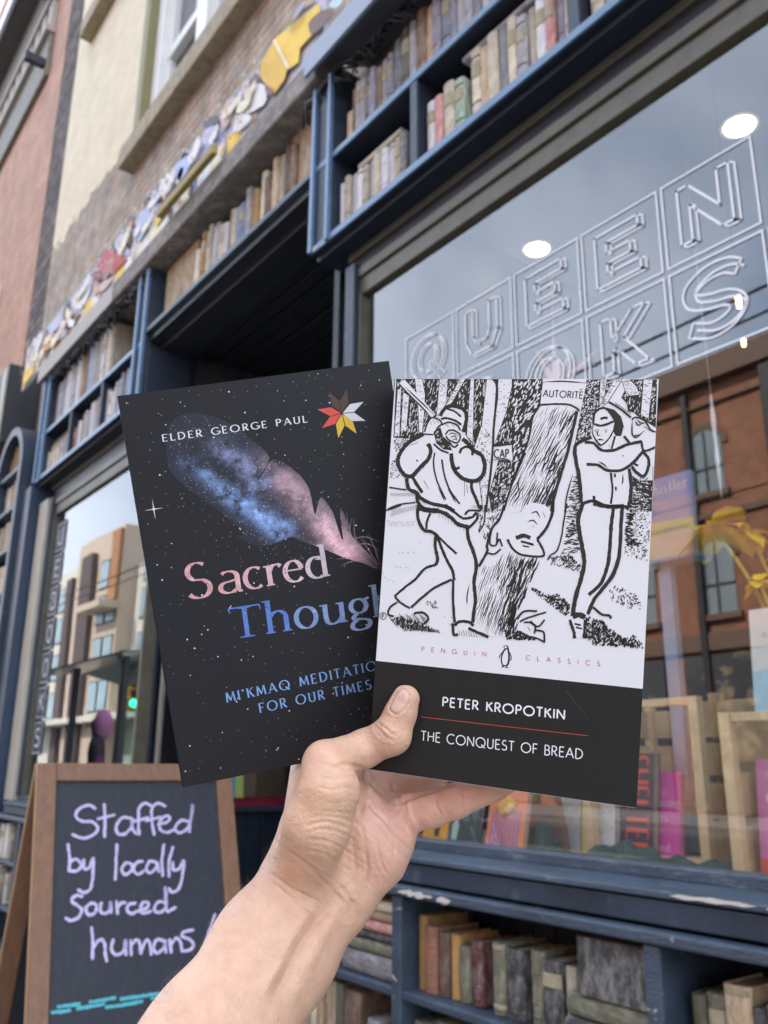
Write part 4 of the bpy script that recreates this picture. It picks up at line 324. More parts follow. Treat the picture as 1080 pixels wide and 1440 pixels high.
CREAM = mat('cream frame paint', (.42, .39, .32), .5, .15, 6, .1)
BLACKP = mat('black painted boards', (.026, .029, .034), .34, .3, 5, .15, 30, stretch=(.4, 4, 4))
CONC = mat('ledge board', (.165, .14, .12), .75, .2, 5, .2, 60, second=(.30, .27, .24))
FLASH = mat('lead flashing', (.24, .27, .33), .5, .15, 5, .15, 20, metal=.3)
STONE = mat('tan stone sill', (.36, .30, .20), .8, .15, 6, .2, 60, second=(.24, .19, .12))
WHITEP = mat('white window paint', (.75, .74, .70), .45, .06, 5)
OLIVE = mat('olive trim', (.20, .18, .075), .6, .15, 6)
PANE = mat('upper window pane', (.085, .09, .105), .08, .2, 1.5, spec=.8)
DKBRICK = brick_mat('dark party wall brick', (.05, .038, .035), (.19, .13, .11), (.025, .022, .02), .23, .1, .016, 1.0, mvar=.5)
REDBRICK = brick_mat('faded red brick', (.44, .215, .14), (.53, .285, .19), (.47, .32, .235), .21, .072, .009, .7, mvar=.34, wash=(.40, .25, .18))
PAINTB = brick_mat('cream painted brick', (.73, .63, .44), (.76, .67, .48), (.68, .58, .41), .21, .072, .010, .6, mvar=.14, lower=((.33, .215, .145), (.30, .26, .22), (.42, .36, .28), 6.12, .8))
GLASS = glass_mat('shop glass', 2.5, (.985, .99, .985))
INT_D = mat('dim shop wall', (.05, .055, .07), .8, .15, 2)
INT_C = mat('shop ceiling', (.42, .43, .45), .8, .05, 2)
OAK = mat('display shelf boards', (.32, .26, .16), .6, .2, 4, .1, 30, stretch=(.5, 6, 6))
# ------------------------------------------------------------ ground
def sheet(name, x0, x1, y0, y1, z, m):
    mb = MB(); mb.add([(x0, y0, z), (x1, y0, z), (x1, y1, z), (x0, y1, z)], [(0, 1, 2, 3)]); return tag(mb.build(name, m), kind='structure')
ASPH = mat('asphalt', (.055, .055, .057), .85, .25, 3, .4, 90); PAVE = mat('concrete paving', (.30, .285, .26), .85, .15, 2.5, .3, 60, second=(.22, .21, .2))
sheet('ground', -300, 300, -300, 300, -.16, mat('ground earth', (.2, .19, .17), .9))
sheet('road', -300, 300, -15.6, -4.4, -.15, ASPH); FPAVE = mat('worn far paving', (.17, .16, .15), .85, .2, 2.5, .3, 60)
mb = MB(); mb.box(-300, 300, -4.4, 1.9, -.155, 0); pv = tag(mb.build('pavement', PAVE), kind='structure')
mb = MB(); mb.box(-300, 300, -4.62, -4.403, -.155, -.003); tag(mb.build('kerb', mat('kerb stone', (.36, .35, .33), .8), bevel=.01), kind='structure')
mb = MB(); mb.box(-300, 300, -20.2, -15.6, -.155, 0); tag(mb.build('far_pavement', FPAVE), kind='structure')
mb = MB()
for i in range(-20, 8):
    mb.add([(i*6, -10.05, -.146), (i*6+3, -10.05, -.146), (i*6+3, -9.93, -.146), (i*6, -9.93, -.146)], [(0, 1, 2, 3)])
tag(mb.build('road_markings', mat('road paint', (.7, .62, .3), .7)), kind='structure')
# ------------------------------------------------------------ the bookshop
shop = thing('bookshop_building', 'navy bookshop front under a cream painted brick wall, its cornices packed with weathered books', 'building', (-3, .3, 0))
def P(name, m, bevel=0.0, parent=None, *boxes):
    if name in SPLIT and len(boxes) > 1:
        return [P(name, m, bevel, parent, b) for b in boxes][0]
    mb = MB()
    for b in boxes: mb.box(*b)
    return part(mb, name, m, parent or shop, bevel)
SPLIT = {'moulding', 'head_rail', 'window_trim', 'bracket', 'downpipe', 'post', 'shelf', 'shop_fronts', 'dark_bay', 'timber_bay', 'inside_shelving_upright', 'balcony', 'door_head', 'display_floor', 'shop_ceiling'}
# walls above the ledge; window opening left free
WX0, WX1, WZ0, WZ1 = -5.83, -3.9, 5.88, 8.3
P('painted_wall', PAINTB, 0, None, (-8.12, WX0-.12, .25, .55, 4.0, 12.5), (WX1, 3.2, .25, .55, 4.0, 12.5), (WX0-.12, WX1, .25, .55, WZ1, 12.5), (WX0-.12, WX1, .25, .55, 4.0, WZ0))
P('party_wall', DKBRICK, 0, None, (-8.72, -8.12, .254, .8, 0, 12.5))
P('body', INT_D, 0, None, (-8.1, 3.2, 6.0, 6.2, -.2, 12.5), (3.2, 3.4, .25, 6.2, -.2, 12.5), (-8.1, 3.4, .55, 6.2, 12.3, 12.5), (-8.3, -8.1, .56, 6.2, -.2, 12.5))
P('window_sill', STONE, .012, None, (-5.93, -3.4, .13, .32, 5.71, 5.90))
P('upper_sill', STONE, .012, None, (-7.66, -5.2, .13, .25, 8.36, 8.56))
wf = P('window', WHITEP, .008, None, (WX0, WX0+.13, .30, .46, WZ0+.02, WZ1), (WX1-.13, WX1, .30, .46, WZ0+.02, WZ1), (WX0+.13, WX1-.13, .30, .46, WZ1-.12, WZ1), (-5.02, -4.84, .31, .45, WZ0+.02, WZ1-.12), (WX0+.13, -5.02, .36, .44, 6.72, 6.82), (-4.84, WX1-.13, .36, .44, 6.72, 6.82), (WX0+.13, WX1-.13, .32, .45, WZ0+.02, WZ0+.12))
P('sash', WHITEP, .005, wf, (WX0+.13, WX0+.18, .37, .43, WZ0+.12, WZ1-.12), (-5.07, -5.02, .37, .43, WZ0+.12, WZ1-.12), (-4.84, -4.79, .37, .43, WZ0+.12, WZ1-.12))
P('pane', PANE, 0, wf, (WX0+.13, WX1-.13, .425, .435, WZ0+.12, WZ1-.12))
P('curtain', mat('pale curtain', (.45, .47, .5), .9, .2, 10, stretch=(8, 1, .2)), 0, wf, (-5.35, -5.12, .445, .46, WZ0+.1, WZ1-.2))
P('window_trim', OLIVE, .006, None, (WX0-.12, WX0-.002, .225, .42, 5.903, WZ1+.1), (WX1+.002, WX1+.12, .225, .42, 5.903, WZ1+.1))
rng = np.random.default_rng(4)
# mural ledge and flashing
P('ledge', CONC, .01, None, (-6.80, -2.72, -.04, .25, 4.14, 4.285))
P('ledge_joint', mat('ledge end board', (.42, .39, .35), .7, .1, 6), .006, None, (-6.82, -5.18, -.045, -.042, 4.135, 4.275))
mb = MB(); mb.prism([(-.10, 4.105), (-.10, 4.23), (.25, 4.40), (.25, 4.36), (-.085, 4.20), (-.085, 4.105)], -2.715, 1.3, lambda u, v, w: (w, u, v)); part(mb, 'flashing', FLASH, shop)
for (x0, x1) in ((-6.6, -4.62), (-2.85, -.6)):
    n = int((x1-x0)/.045); mb = MB()                            # tangle of old light cable under the ledge
    for i in range(n):
        x = x0+(x1-x0)*i/n; mb.tube([(x, .02+.05*rng.random(), 4.13), (x+.03*rng.normal(), -.015, 4.09-.03*rng.random()), (x+.05*rng.normal(), .02, 4.05-.05*rng.random())], .006, 5)
    mb.tube([(x0+(x1-x0)*t/30, -.01+.02*rng.random(), 4.10+.02*rng.normal()) for t in range(31)], .014, 6)
    part(mb, 'cable_tangle', mat('black cable', (.012, .013, .018), .5), shop)
# ---- cornice bookcases
def bookcase(name, x0, x1, zb, zm, zt, divs, yb=.32, posts=(True, True), mats=None):
    mb = MB()
    mb.box(x0, x1, .007, yb, zb, zb+.028); mb.box(x0+.02, x1-.02, .011, yb, zm, zm+.026)
    mb.box(x0+.01, x1-.01, yb, yb+.03, zb-.003, zt)
    for (d0, d1, z0, z1) in divs: mb.box(d0, d1, .013, yb, z0, z1)
    b = part(mb, name, [NAVYD], shop, .003)
    P('shelf_edge', EDGE, .002, b, (x0, x1, -.003, .0068, zb-.001, zb+.030)); P('shelf_edge', EDGE, .002, b, (x0+.02, x1-.02, .001, .0108, zm-.001, zm+.028))
    for (d0, d1, z0, z1) in divs: P('divider_edge', NAVY, .002, b, (d0, d1, .004, .0128, z0+.003, z1-.003))
    for s, (a, c) in zip(posts, ((x0, x0+.145), (x1-.145, x1))):
        if s:
            mb = MB()
            mb.box(a, c, .004, yb, zb+.030, zt); mb.box(a, a+.024, -.016, .004, zb+.001, zt, 1); mb.box(c-.022, c, -.016, .004, zb+.001, zt, 1)
            part(mb, 'pilaster', [NAVY, EDGE], b, .003)
    return b
bookcase('bookcase', -2.77, 1.25, 3.278, 3.68, 4.12, [(-2.10, -2.06, 3.306, 3.68), (-1.345, -1.30, 3.306, 3.68), (-.55, -.51, 3.306, 3.68), (-.95, -.91, 3.706, 4.12)], posts=(True, False))
bookcase('bookcase', -6.71, -4.63, 3.262, 3.632, 4.13, [(-5.35, -5.325, 3.29, 3.63), (-5.98, -5.955, 3.29, 3.63)])
P('bookcase', BLUEWORN, .003, None, (-4.63, -2.772, .0, .32, 3.685, 3.715), (-4.63, -2.772, .32, .35, 3.685, 4.13))
# soffit under the right cornice: boards and stepped mouldings above the glass
P('soffit', NAVYD, .002, None, (-2.76, 1.25, .03, .35, 3.250, 3.275)); P('soffit', NAVYD, .002, None, (-6.68, -4.66, .03, .35, 3.235, 3.259))
P('moulding', mat('grey green moulding', (.085, .085, .07), .5, .2, 8), .004, None, (-2.64, 1.25, .105, .13, 3.215, 3.249), (-6.6, -4.47, .105, .13, 3.2, 3.234))
P('head_rail', BLACKP, .003, None, (-2.62, 1.25, .118, .17, 3.145, 3.213), (-6.55, -4.47, .118, .17, 3.1, 3.198))
def display_window(x0, x1, z0, z1, wl=.045):
    f = P('display_window', KHAKI, .004, None, (x0, x1, .088, .15, z1+.075, z1+.120), (x0, x1, .100, .15, z1-.002, z1+.073), (x1-wl, x1, .08, .16, z0, z1-.004))
    P('jamb', NAVY, .004, f, (x0-.03, x0+wl-.01, .07, .16, z0, z1+.14))
    P('inner_bead', KHAKI, .003, f, (x0+wl-.006, x0+wl+.004, .09, .14, z0, z1-.003))
    P('glass', GLASS, 0, f, (x0+.01, x1-.01, .122, .130, z0-.01, z1+.02))
    P('bottom_rail', BLUEWORN, .004, f, (x0, x1, .085, .15, z0-.03, z0+.0))
    return f
rw = display_window(-2.575, 1.25, .985, 3.02)
lw = display_window(-6.42, -4.46, .985, 2.965, .022)
P('window_sash', CREAM, .004, None, (-6.66, -6.46, .05, .16, .95, 3.10))
# sill and fascia
def sill(x0, x1):
    mb = MB(); mb.prism([(-.004, .944), (-.004, .930), (.02, .925), (.09, .94), (.09, .957)], x0, x1, lambda u, v, w: (w, u, v)); s = part(mb, 'sill', BLUEWORN, shop, .003)
    P('fascia', NAVY, .003, s, (x0, x1, .006, .09, .874, .924)); return s
sill(-2.60, 1.25); sill(-6.46, -4.47)
# paint chips along the sill nose
for (xc, wd) in ((-1.12, .20), (-.97, .06)):
    pts = [(xc-wd/2, .938), (xc-wd*.38, .9425), (xc-wd*.2, .9415), (xc, .9445), (xc+wd*.13, .943), (xc+wd*.3, .9435), (xc+wd/2, .940), (xc+wd*.36, .9355), (xc+wd*.2, .937), (xc+wd*.05, .934), (xc-wd*.15, .9365), (xc-wd*.3, .9335)]
    mb = MB(); mb.prism(pts, -.0055, -.003, lambda u, v, w: (u, w, v))
    part(mb, 'chipped_paint', mat('bare undercoat', (.55, .5, .44), .8, .15, 40), shop)
P('worn_corner', mat('bare undercoat'), .004, None, (-2.765, -2.715, -.0045, -.0032, 3.279, 3.300))
for (xa, xb, zz) in ((-2.125, -1.975, .851), (-1.955, -1.90, .848), (-.9, -.8, .850)):
    n_ = 22; en_ = lambda k: math.sin(PI*min(1, max(0, k/n_)))**.6; e_ = [(xa+(xb-xa)*k/n_, zz+(.003+.009*rng.random())*en_(k)) for k in range(n_+1)]+[(xb-(xb-xa)*k/n_, zz-.0004-(.001+.010*rng.random())*en_(n_-k)) for k in range(n_+1)]; mb = MB(); mb.prism(e_, -.0262, -.0225, lambda u, v, w: (u, w, v)); part(mb, 'chipped_paint', mat('bare undercoat'), shop)
def low_case(x0, x1, divs, name='bookcase'):
    b = P(name, CHIPPED, .006, None, (x0, x1, -.022, .28, .838, .866), (x0, x1, -.004, .28, .565, .590), (x0, x1, -.004, .28, .30, .325), (x0, x1, .0, .28, .04, .075), *[(d-.021, d+.021, -.012, .28, .076, .836) for d in divs])
    mb = MB(); k = 0; x = x0
    while x < x1: mb.box(x+.003, min(x+.085, x1), .28, .292+.002*(k % 2), .08, .85); x += .088; k += 1
    part(mb, 'back_boards', NAVYD, b, .002); return b
low_case(-2.77, 1.25, (-2.75, -2.152, -1.272, -.42, .45, 1.23))
low_case(-6.70, -4.66, (-6.68, -6.0, -5.3, -4.68))
# door recess: boarded ceiling and side wall, bulkhead, door
mb = MB(); y = .30; k = 0
while y < 2.4: mb.box(-4.66, -2.76, y+.008, y+.088, 3.655+.006*(k % 2), 3.69); y += .095; k += 1
rec = part(mb, 'porch_ceiling', BLACKP, shop, .006)
P('door_head', BLACKP, .004, None, (-4.63, -2.77, .03, .30, 3.64, 3.684), (-4.63, -2.77, .10, .29, 3.60, 3.639))
mb = MB(); y = .30; k = 0
while y < 2.4: mb.box(-4.80, -4.655-.006*(k % 2), y+.003, y+.112, 3.03, 3.66); y += .115; k += 1
part(mb, 'porch_wall', mat('dark porch boards', (.040, .046, .052), .5, .3, 6, .1, second=(.06, .066, .07), stretch=(4, 4, .5)), shop, .006)
P('porch_jamb', NAVYD, .004, None, (-4.655, -4.60, .02, .30, 3.03, 3.60))
mb = MB(); y = .16
while y < 1.95: mb.box(-4.53, -4.475, y+.002, y+.085, 0, .945); y += .088
bk = part(mb, 'bulkhead', mat('navy bulkhead', (.012, .020, .034), .5, .25, 6), shop, .003)
P('bulkhead_rail', NAVY, .004, bk, (-4.54, -4.45, .16, 1.95, .946, .972))
rt_ = P('porch_window', NAVYD, .004, None, (-4.50, -4.455, .152, .175, .973, 3.0), (-4.50, -4.455, 1.90, 1.95, .973, 3.0), (-4.66, -4.455, .176, 1.95, 3.0, 3.028))
P('glass', GLASS, 0, rt_, (-4.482, -4.474, .176, 1.90, .973, 3.0))
P('white_stile', CREAM, .003, rt_, (-4.56, -4.53, .24, .26, .96, 2.6))
dr = P('door', NAVYD, .006, None, (-3.70, -3.56, 1.9, 1.96, .02, 2.5), (-2.92, -2.78, 1.9, 1.96, .02, 2.5), (-3.56, -2.92, 1.9, 1.96, .02, .55), (-3.56, -2.92, 1.9, 1.96, 2.36, 2.5))
P('pane', GLASS, 0, dr, (-3.56, -2.92, 1.925, 1.931, .55, 2.36))
mb = MB(); mb.tube([(-3.64, 1.84, .95), (-3.64, 1.84, 1.25)], .012, 8); part(mb, 'handle', mat('brass', (.5, .36, .13), .35, metal=1), dr)
P('porch_back', NAVYD, 0, None, (-4.66, -2.76, 2.0, 2.1, 0, 3.68), (-2.82, -2.78, .16, 2.0, 0, 3.66))
# inside the shop
P('display_floor', OAK, .003, None, (-2.69, 1.25, .152, 1.25, .90, .955), (-6.46, -4.82, .152, 1.1, .90, .955))
P('shop_ceiling', INT_C, 0, None, (-2.69, 3.1, .152, 1.95, 3.69, 3.74), (-6.6, -4.82, .152, 3.0, 3.5, 3.55))
P('shop_wall', INT_D, 0, None, (-2.69, 3.1, 4.4, 4.5, 0, 4.4), (-2.69, 3.1, 1.95, 1.99, 3.741, 4.4), (-2.69, 3.1, 1.95, 4.4, 4.4, 4.45), (-8.0, -4.82, 3.0, 3.1, 0, 3.55))
P('shop_floor', mat('shop floor', (.12, .08, .05), .6, .2, 3), 0, None, (-2.69, 3.1, .36, 4.4, .005, .02), (-8, -4.82, .36, 3.0, .005, .02))
# dim bookshelves seen through the glass at the back of the shop
P('inside_shelving', mat('shop shelving wood', (.16, .10, .06), .6, .2, 4), .004, None, *[(-2.2+i*.9, -2.17+i*.9, 3.9, 4.38, .02, 2.4) for i in range(6)], *[(-2.2, 2.3, 3.9, 4.38, .4+i*.4, .425+i*.4) for i in range(6)])
# lettering on the right window: outlined blocks, drawn as double lines on the glass
DECAL = mat('white window paint line', (.80, .83, .86), .6, .05)
def segs(mb, pts, lw, fn):
    """straight strokes with square joints, one quad per side"""
    n = len(pts)
    for k in range(n):
        a, c = np.array(pts[k]), np.array(pts[(k+1) % n]); e = (c-a)/np.linalg.norm(c-a)*lw*.5; ribbon(mb, [tuple(a-e), tuple(c+e)], lw, fn)
def outline_letter(mb, ch, x, z, w, h, fn, lw):
    """block capital drawn as an outline with a second offset outline (a drop edge)."""
    B = {'Q': None, 'O': None, 'B': None,
     'U': [(0, 1), (.24, 1), (.24, .38), (.34, .22), (.66, .22), (.76, .38), (.76, 1), (1, 1), (1, .32), (.8, 0), (.2, 0), (0, .32)],
     'E': [(0, 0), (0, 1), (1, 1), (1, .8), (.26, .8), (.26, .6), (.8, .6), (.8, .4), (.26, .4), (.26, .2), (1, .2), (1, 0)],
     'N': [(0, 0), (0, 1), (.22, 1), (.78, .36), (.78, 1), (1, 1), (1, 0), (.78, 0), (.22, .64), (.22, 0)],
     'K': [(0, 0), (0, 1), (.24, 1), (.24, .6), (.72, 1), (1, 1), (.5, .56), (1, 0), (.72, 0), (.32, .42), (.24, .36), (.24, 0)],
     'S': None}
    def T(p, ox=0, oz=0): return (x+(p[0]+ox)*w, z+(p[1]+oz)*h)
    ox, oz = .12, -.075
    if ch in 'QO':
        for rx in (.5, .27):
            for (dx, dz) in ((0, 0), (ox*.7, oz*.7)): ribbon(mb, [T(p, dx, dz) for p in arc(.5, .5, rx, rx*1.0 if rx == .5 else .3, 0, 360, 36)[:-1]], lw, fn, closed=True)
        if ch == 'Q': ribbon(mb, [T(p) for p in ((.55, .35), (.7, .35), (1.05, -.05), (.88, -.08), (.55, .35))], lw, fn)
    elif ch == 'S':
        o = arc(.5, .74, .42, .26, 30, 250, 16)+arc(.5, .27, .44, .27, 75, -150, 18); i = arc(.5, .74, .2, .1, 30, 240, 10)+arc(.5, .27, .66, .45, 80, -140, 18)
        c = spline([(.9, .84), (.7, .95), (.4, .95), (.14, .8), (.16, .6), (.4, .5), (.7, .44), (.86, .28), (.7, .1), (.4, .04), (.08, .16)], 5)
        C = np.array(c); d = np.gradient(C, axis=0); d /= np.linalg.norm(d, axis=1, keepdims=True); nn = np.stack([-d[:, 1], d[:, 0]], 1)
        ring = [tuple(p) for p in C+nn*.115]+[tuple(p) for p in (C-nn*.115)[::-1]]
        ribbon(mb, [T(p) for p in ring], lw, fn, closed=True); ribbon(mb, [T(p, .09, -.03) for p in (C+nn*.0)], lw, fn)
    else:
        b = B[ch]; segs(mb, [T(p) for p in b], lw, fn)
        n = len(b)
        for k in range(n):                                     # drop edge: the right and lower sides
            a, c = b[k], b[(k+1) % n]; ex, ez = c[0]-a[0], c[1]-a[1]
            if (ex*(-oz)-ez*(-ox)) > 0 or True:
                if ez*ox-ex*oz < -.045*math.hypot(ex, ez):
                    [ribbon(mb, [p_, q_], lw*.8, fn) for p_, q_ in ((T(a), T(a, ox, oz)), (T(a, ox, oz), T(c, ox, oz)), (T(c, ox, oz), T(c)))]
mb = MB(); gy = .119; fn = lambda u, v: (u, gy, v)
cw = (2.273-.884)/5+.0; X0 = -2.273; lnw = .0072
for r, (txt, z0, z1) in enumerate((('QUEEN', 2.466, 2.715), ('BOOKS', 2.190, 2.444))):
    for i, c in enumerate(txt):
        xa = X0+i*cw+.005; xb = X0+(i+1)*cw-.012
        ribbon(mb, [(xa, z0), (xb, z0), (xb, z1), (xa, z1)], lnw, fn, closed=True)
        bw_, bh_ = .150, .168
        if c in 'QOS': bw_, bh_ = .175, .172
        if c == 'B':
            for p in ([(0, 0), (0, 1), (.6, 1), (.9, .85), (.9, .65), (.7, .52), (.95, .35), (.9, .12), (.6, 0)], [(.26, .6), (.26, .82), (.6, .8), (.6, .62)], [(.26, .18), (.26, .4), (.6, .38), (.6, .2)]):
                ribbon(mb, [(xa+.06+u*.13, z0+.045+v*.16) for u, v in p], lnw, fn, closed=True)
        else: outline_letter(mb, c, xa+(xb-xa-bw_)/2-.010, z0+(z1-z0-bh_)/2+.006, bw_, bh_, fn, lnw*.85)
xr = X0+5*cw
ribbon(mb, [(xr+.005, 2.444), (xr+.25, 2.444), (xr+.25, 2.19), (xr+.005, 2.19)], lnw, fn, closed=True)
lt = part(mb, 'lettering', DECAL, rw, fix=False)
# dark lettered panels up the left edge of the left window
mb = MB()
for k in range(7): mb.box(-6.36, -6.16, .116, .12, 1.25+k*.235, 1.25+k*.235+.222)
pn = part(mb, 'lettered_panel', mat('navy panel', (.03, .04, .06), .5), lw)
mb = MB(); fn2 = lambda u, v: (u, .1145, v)
for k, c in enumerate('SKOOBEU'):
    z0 = 1.25+k*.235; ribbon(mb, [(-6.345, z0+.012), (-6.175, z0+.012), (-6.175, z0+.21), (-6.345, z0+.21)], .006, fn2, closed=True)
    letters(mb, c, (-6.31, z0+.055), (-6.21, z0+.055), -.115, fn2, .1, track=.0)
part(mb, 'panel_lettering', DECAL, lw, fix=False)
# ------------------------------------------------------------ painted cutout mural standing on the ledge
MUCOL = dict(yellow=(.80, .52, .03), yellowdark=(.70, .42, .02), cream=(.8, .72, .5), brown=(.16, .085, .055), teal=(.45, .62, .62), white=(.75, .73, .70), lavender=(.47, .46, .60), pink=(.62, .42, .38), dark=(.05, .05, .06), blue=(.42, .50, .76), tan=(.50, .34, .2), red=(.42, .03, .03), darkred=(.2, .02, .02), orange=(.62, .30, .05))
mu = thing('painted_mural', 'long painted cutout mural of children reading, standing on the ledge above the books', 'mural', (-5, .12, 4.285))
mb = MB(); mb.box(-7.42, -2.70, -.016, .004, 4.287, 4.70); part(mb, 'backboard', mat('mural board', (.60, .55, .56), .7, .25, 3, second=(.50, .52, .66), smix=(.4, .6)), mu, .003)
mb = MB(); mb.box(-7.42, -2.70, -.0195, -.0165, 4.684, 4.698); mb.box(-7.42, -2.7, -.0195, -.0165, 4.668, 4.680, 1); part(mb, 'border', [mat('green border', (.1, .3, .12), .6), mat('pink border', (.7, .42, .42), .6)], mu)
kindname = dict(yellow='yellow_book_page', yellowdark='yellow_book_page', red='red_book', darkred='red_book')
def blob(cx, cz, rx, rz, n=18, a0=0, a1=360): return [(cx+rx*math.cos(math.radians(a0+(a1-a0)*k/n)), cz+rz*math.sin(math.radians(a0+(a1-a0)*k/n))) for k in range(n)]
mcol = lambda c: mat('mural '+c, MUCOL[c], .6, .22, 9, second=tuple(min(1, v*1.5+.03) for v in MUCOL[c]), smix=(.58, .72))
rm_ = random.Random(5); x = -7.25; k = 0
while x < -3.35:                                               # readers side by side, each with hair, face, shirt and an open book
    layers = []; hz = 4.56+rm_.uniform(-.075, .05); skin = rm_.choice(['brown', 'tan', 'pink', 'tan']); top = rm_.choice(['white', 'lavender', 'blue', 'teal', 'orange', 'white']); bk_ = rm_.choice(['white', 'cream', 'yellow', 'white', 'orange']); w_ = rm_.uniform(.17, .22)
    layers.append((top, [(x-w_, 4.288), (x-w_*.95, 4.40), (x-.09, hz-.03), (x+.08, hz-.05), (x+w_*.95, 4.40), (x+w_, 4.288)])); layers.append(('dark' if rm_.random() < .7 else 'brown', [(u+rm_.uniform(-.012, .012), v+rm_.uniform(-.012, .012)) for u, v in blob(x+rm_.uniform(-.02, .02), hz+.015, rm_.uniform(.06, .085), rm_.uniform(.075, .10), 11)])); layers.append((skin, blob(x+.012, hz-.02, .052, .068, 10)))
    layers.append((bk_, [(x-.16, 4.30), (x-.17, 4.43), (x-.01, 4.40), (x-.0, 4.292)])); layers.append(('white' if bk_ != 'white' else 'cream', [(x+.002, 4.292), (x+.0, 4.40), (x+.15, 4.43), (x+.14, 4.30)])); layers.append((skin, blob(x+.145, 4.345, .03, .035)))
    rd = None
    for j, (c, q) in enumerate(layers):
        yy = -.0175-.0065*(k % 2)-.0011*j; mb = MB(); mb.prism([(u, max(4.288, v)) for u, v in q], yy-.0009, yy, lambda u, v, w: (u, w, v)); rd_ = part(mb, 'painted_reader' if j == 0 else {2: 'face', 1: 'hair', 5: 'hand'}.get(j, 'open_book'), mcol(c), rd or mu)
        if j == 0: rd = rd_
    x += rm_.uniform(.2, .42); k += 1
for i, (c, pts) in enumerate(MURAL):
    q = pts
    for _ in range(1 if c not in ('yellow', 'yellowdark', 'red', 'cream') else 0):              # soften hand-cut outlines
        q = [tuple(np.array(a)*s+np.array(b)*(1-s)) for k in range(len(q)) for a, b, s in ((q[k], q[(k+1) % len(q)], .75), (q[k], q[(k+1) % len(q)], .25))]
    yy = -.031-.0024*(i % 5); q = [(u*(1.7+yy)/1.7, 1.2+(v-1.2)*(1.7+yy)/1.7) for u, v in q]
    if min(v for u, v in q) < 4.287 and c not in ('yellow', 'yellowdark', 'cream', 'brown', 'orange'): q = [(u, max(v, 4.287)) for u, v in q]
    mb = MB(); mb.prism(q, yy-.0022, yy, lambda u, v, w: (u, w, v))
    o = part(mb, kindname.get(c, 'painted_figure'), mcol(c), mu)
dabs = MB(); cols_ = ['white', 'lavender', 'brown', 'blue', 'orange', 'dark', 'pink', 'tan', 'red']
for i in range(34):                                             # loose open pages painted between the figures
    x = rm_.uniform(-7.3, -3.3); z = rm_.uniform(4.31, 4.62); a = rm_.uniform(-.7, .7); w_, h_ = rm_.uniform(.05, .11), rm_.uniform(.05, .10); y_ = -.0445-.0004*i
    if -5.62 < x < -5.1: continue
    pg_ = MB()
    for s_ in (-1, 1):
        q = [(0, 0), (s_*w_, .02), (s_*w_, h_+.02), (0, h_)]; q = [(x+u*math.cos(a)-v*math.sin(a), max(4.289, z+u*math.sin(a)+v*math.cos(a))) for u, v in q]
        pg_.prism(q, y_-.0003, y_, lambda u, v, w: (u, w, v))
    part(pg_, 'painted_page', mcol(('white', 'cream')[i % 2]), mu)
for i in range(420):
    x = rm_.uniform(-7.38, -3.2); z = rm_.uniform(4.30, 4.66); a = rm_.uniform(0, PI); L_ = rm_.uniform(.015, .07); y_ = -.0590-.00002*i
    ribbon(dabs, [(x, z), (x+L_*.5*math.cos(a)+rm_.uniform(-.01, .01), z+L_*.5*math.sin(a)), (x+L_*math.cos(a), min(4.69, z+L_*math.sin(a)))], [.006, rm_.uniform(.006, .016), .004], lambda u, v: (u, y_, v), i % len(cols_))
tag(part(dabs, 'paint_pattern', [mcol(c) for c in cols_], mu, fix=False), kind='stuff')
INK = mat('mural ink', (.25, .16, .02), .7)
mb = MB(); pale = MB()
for k in range(6):
    ribbon(mb, [(-2.98+.02*k*.3, 4.66-.018*k), (-2.86+.02*k*.3, 4.66-.018*k)], .005, lambda u, v: (u, -.043, v))
for k in range(4): ribbon(pale, [(-5.40, 4.50-.03*k), (-5.24, 4.50-.03*k)], .012, lambda u, v: (u, -.044, v))
part(mb, 'page_lines', INK, mu, fix=False); part(pale, 'cover_lines', mat('mural pale ink', (.7, .5, .45), .7), mu, fix=False)
mb = MB(); mb.box(-4.34, -3.62, -.105, -.07, 4.29, 4.345); part(mb, 'plank', mat('ochre plank', (.34, .25, .09), .7, .2, 6), mu, .004)
# ------------------------------------------------------------ neighbour on the left
nb = thing('brick_building', 'faded pink brick building with a heavy bracketed cornice left of the bookshop', 'building', (-12, .5, 0))
P('wall', REDBRICK, 0, nb, (-24, -8.722, .25, 6, 0, 14))
CB = mat('grey brown cornice', (.16, .135, .105), .65, .25, 4, .15, second=(.22, .19, .15)); CL = mat('cornice moulding', (.34, .30, .25), .6, .15, 5)
cn = P('cornice', CB, .012, nb, (-24, -9.35, .19, .249, 9.2, 9.82), (-24, -9.35, .17, .249, 10.47, 11.02))
P('moulding', CL, .012, cn, (-24, -9.33, .13, .249, 9.83, 9.93)); P('moulding', CL, .012, cn, (-24, -9.33, .15, .249, 10.37, 10.45))
for i in range(34): x = -9.36-i*.3; P('dentil', CL, .006, cn, (x-.17, x, .18, .249, 9.95, 10.35))
P('soffit', mat('dark eave soffit', (.085, .08, .078), .7, .2, 3), .01, cn, (-24, -9.75, -.06, .6, 11.03, 11.10))
P('gutter', mat('pale gutter', (.5, .52, .55), .4, metal=.4), .02, cn, (-24, -9.72, -.12, -.062, 11.0, 11.22))
P('bracket', CB, .02, cn, (-9.74, -9.40, .02, .249, 10.6, 11.3)); P('lamp_arm', mat('black cable', (.012, .013, .018)), .01, cn, (-9.42, -9.34, -.05, .185, 9.3, 9.42))
ww = P('window', WHITEP, .01, nb, (-11.6, -11.45, .15, .249, 4.9, 6.75), (-10.45, -10.30, .15, .249, 4.9, 6.75), (-11.45, -10.45, .15, .249, 6.6, 6.75), (-11.7, -10.2, .08, .249, 4.75, 4.9))
P('pane', PANE, 0, ww, (-11.45, -10.45, .235, .248, 4.9, 6.6))
sb = P('fascia', mat('black shop fascia', (.02, .021, .026), .5, .2), .01, nb, (-14, -7.86, -.05, .245, 3.95, 4.72))
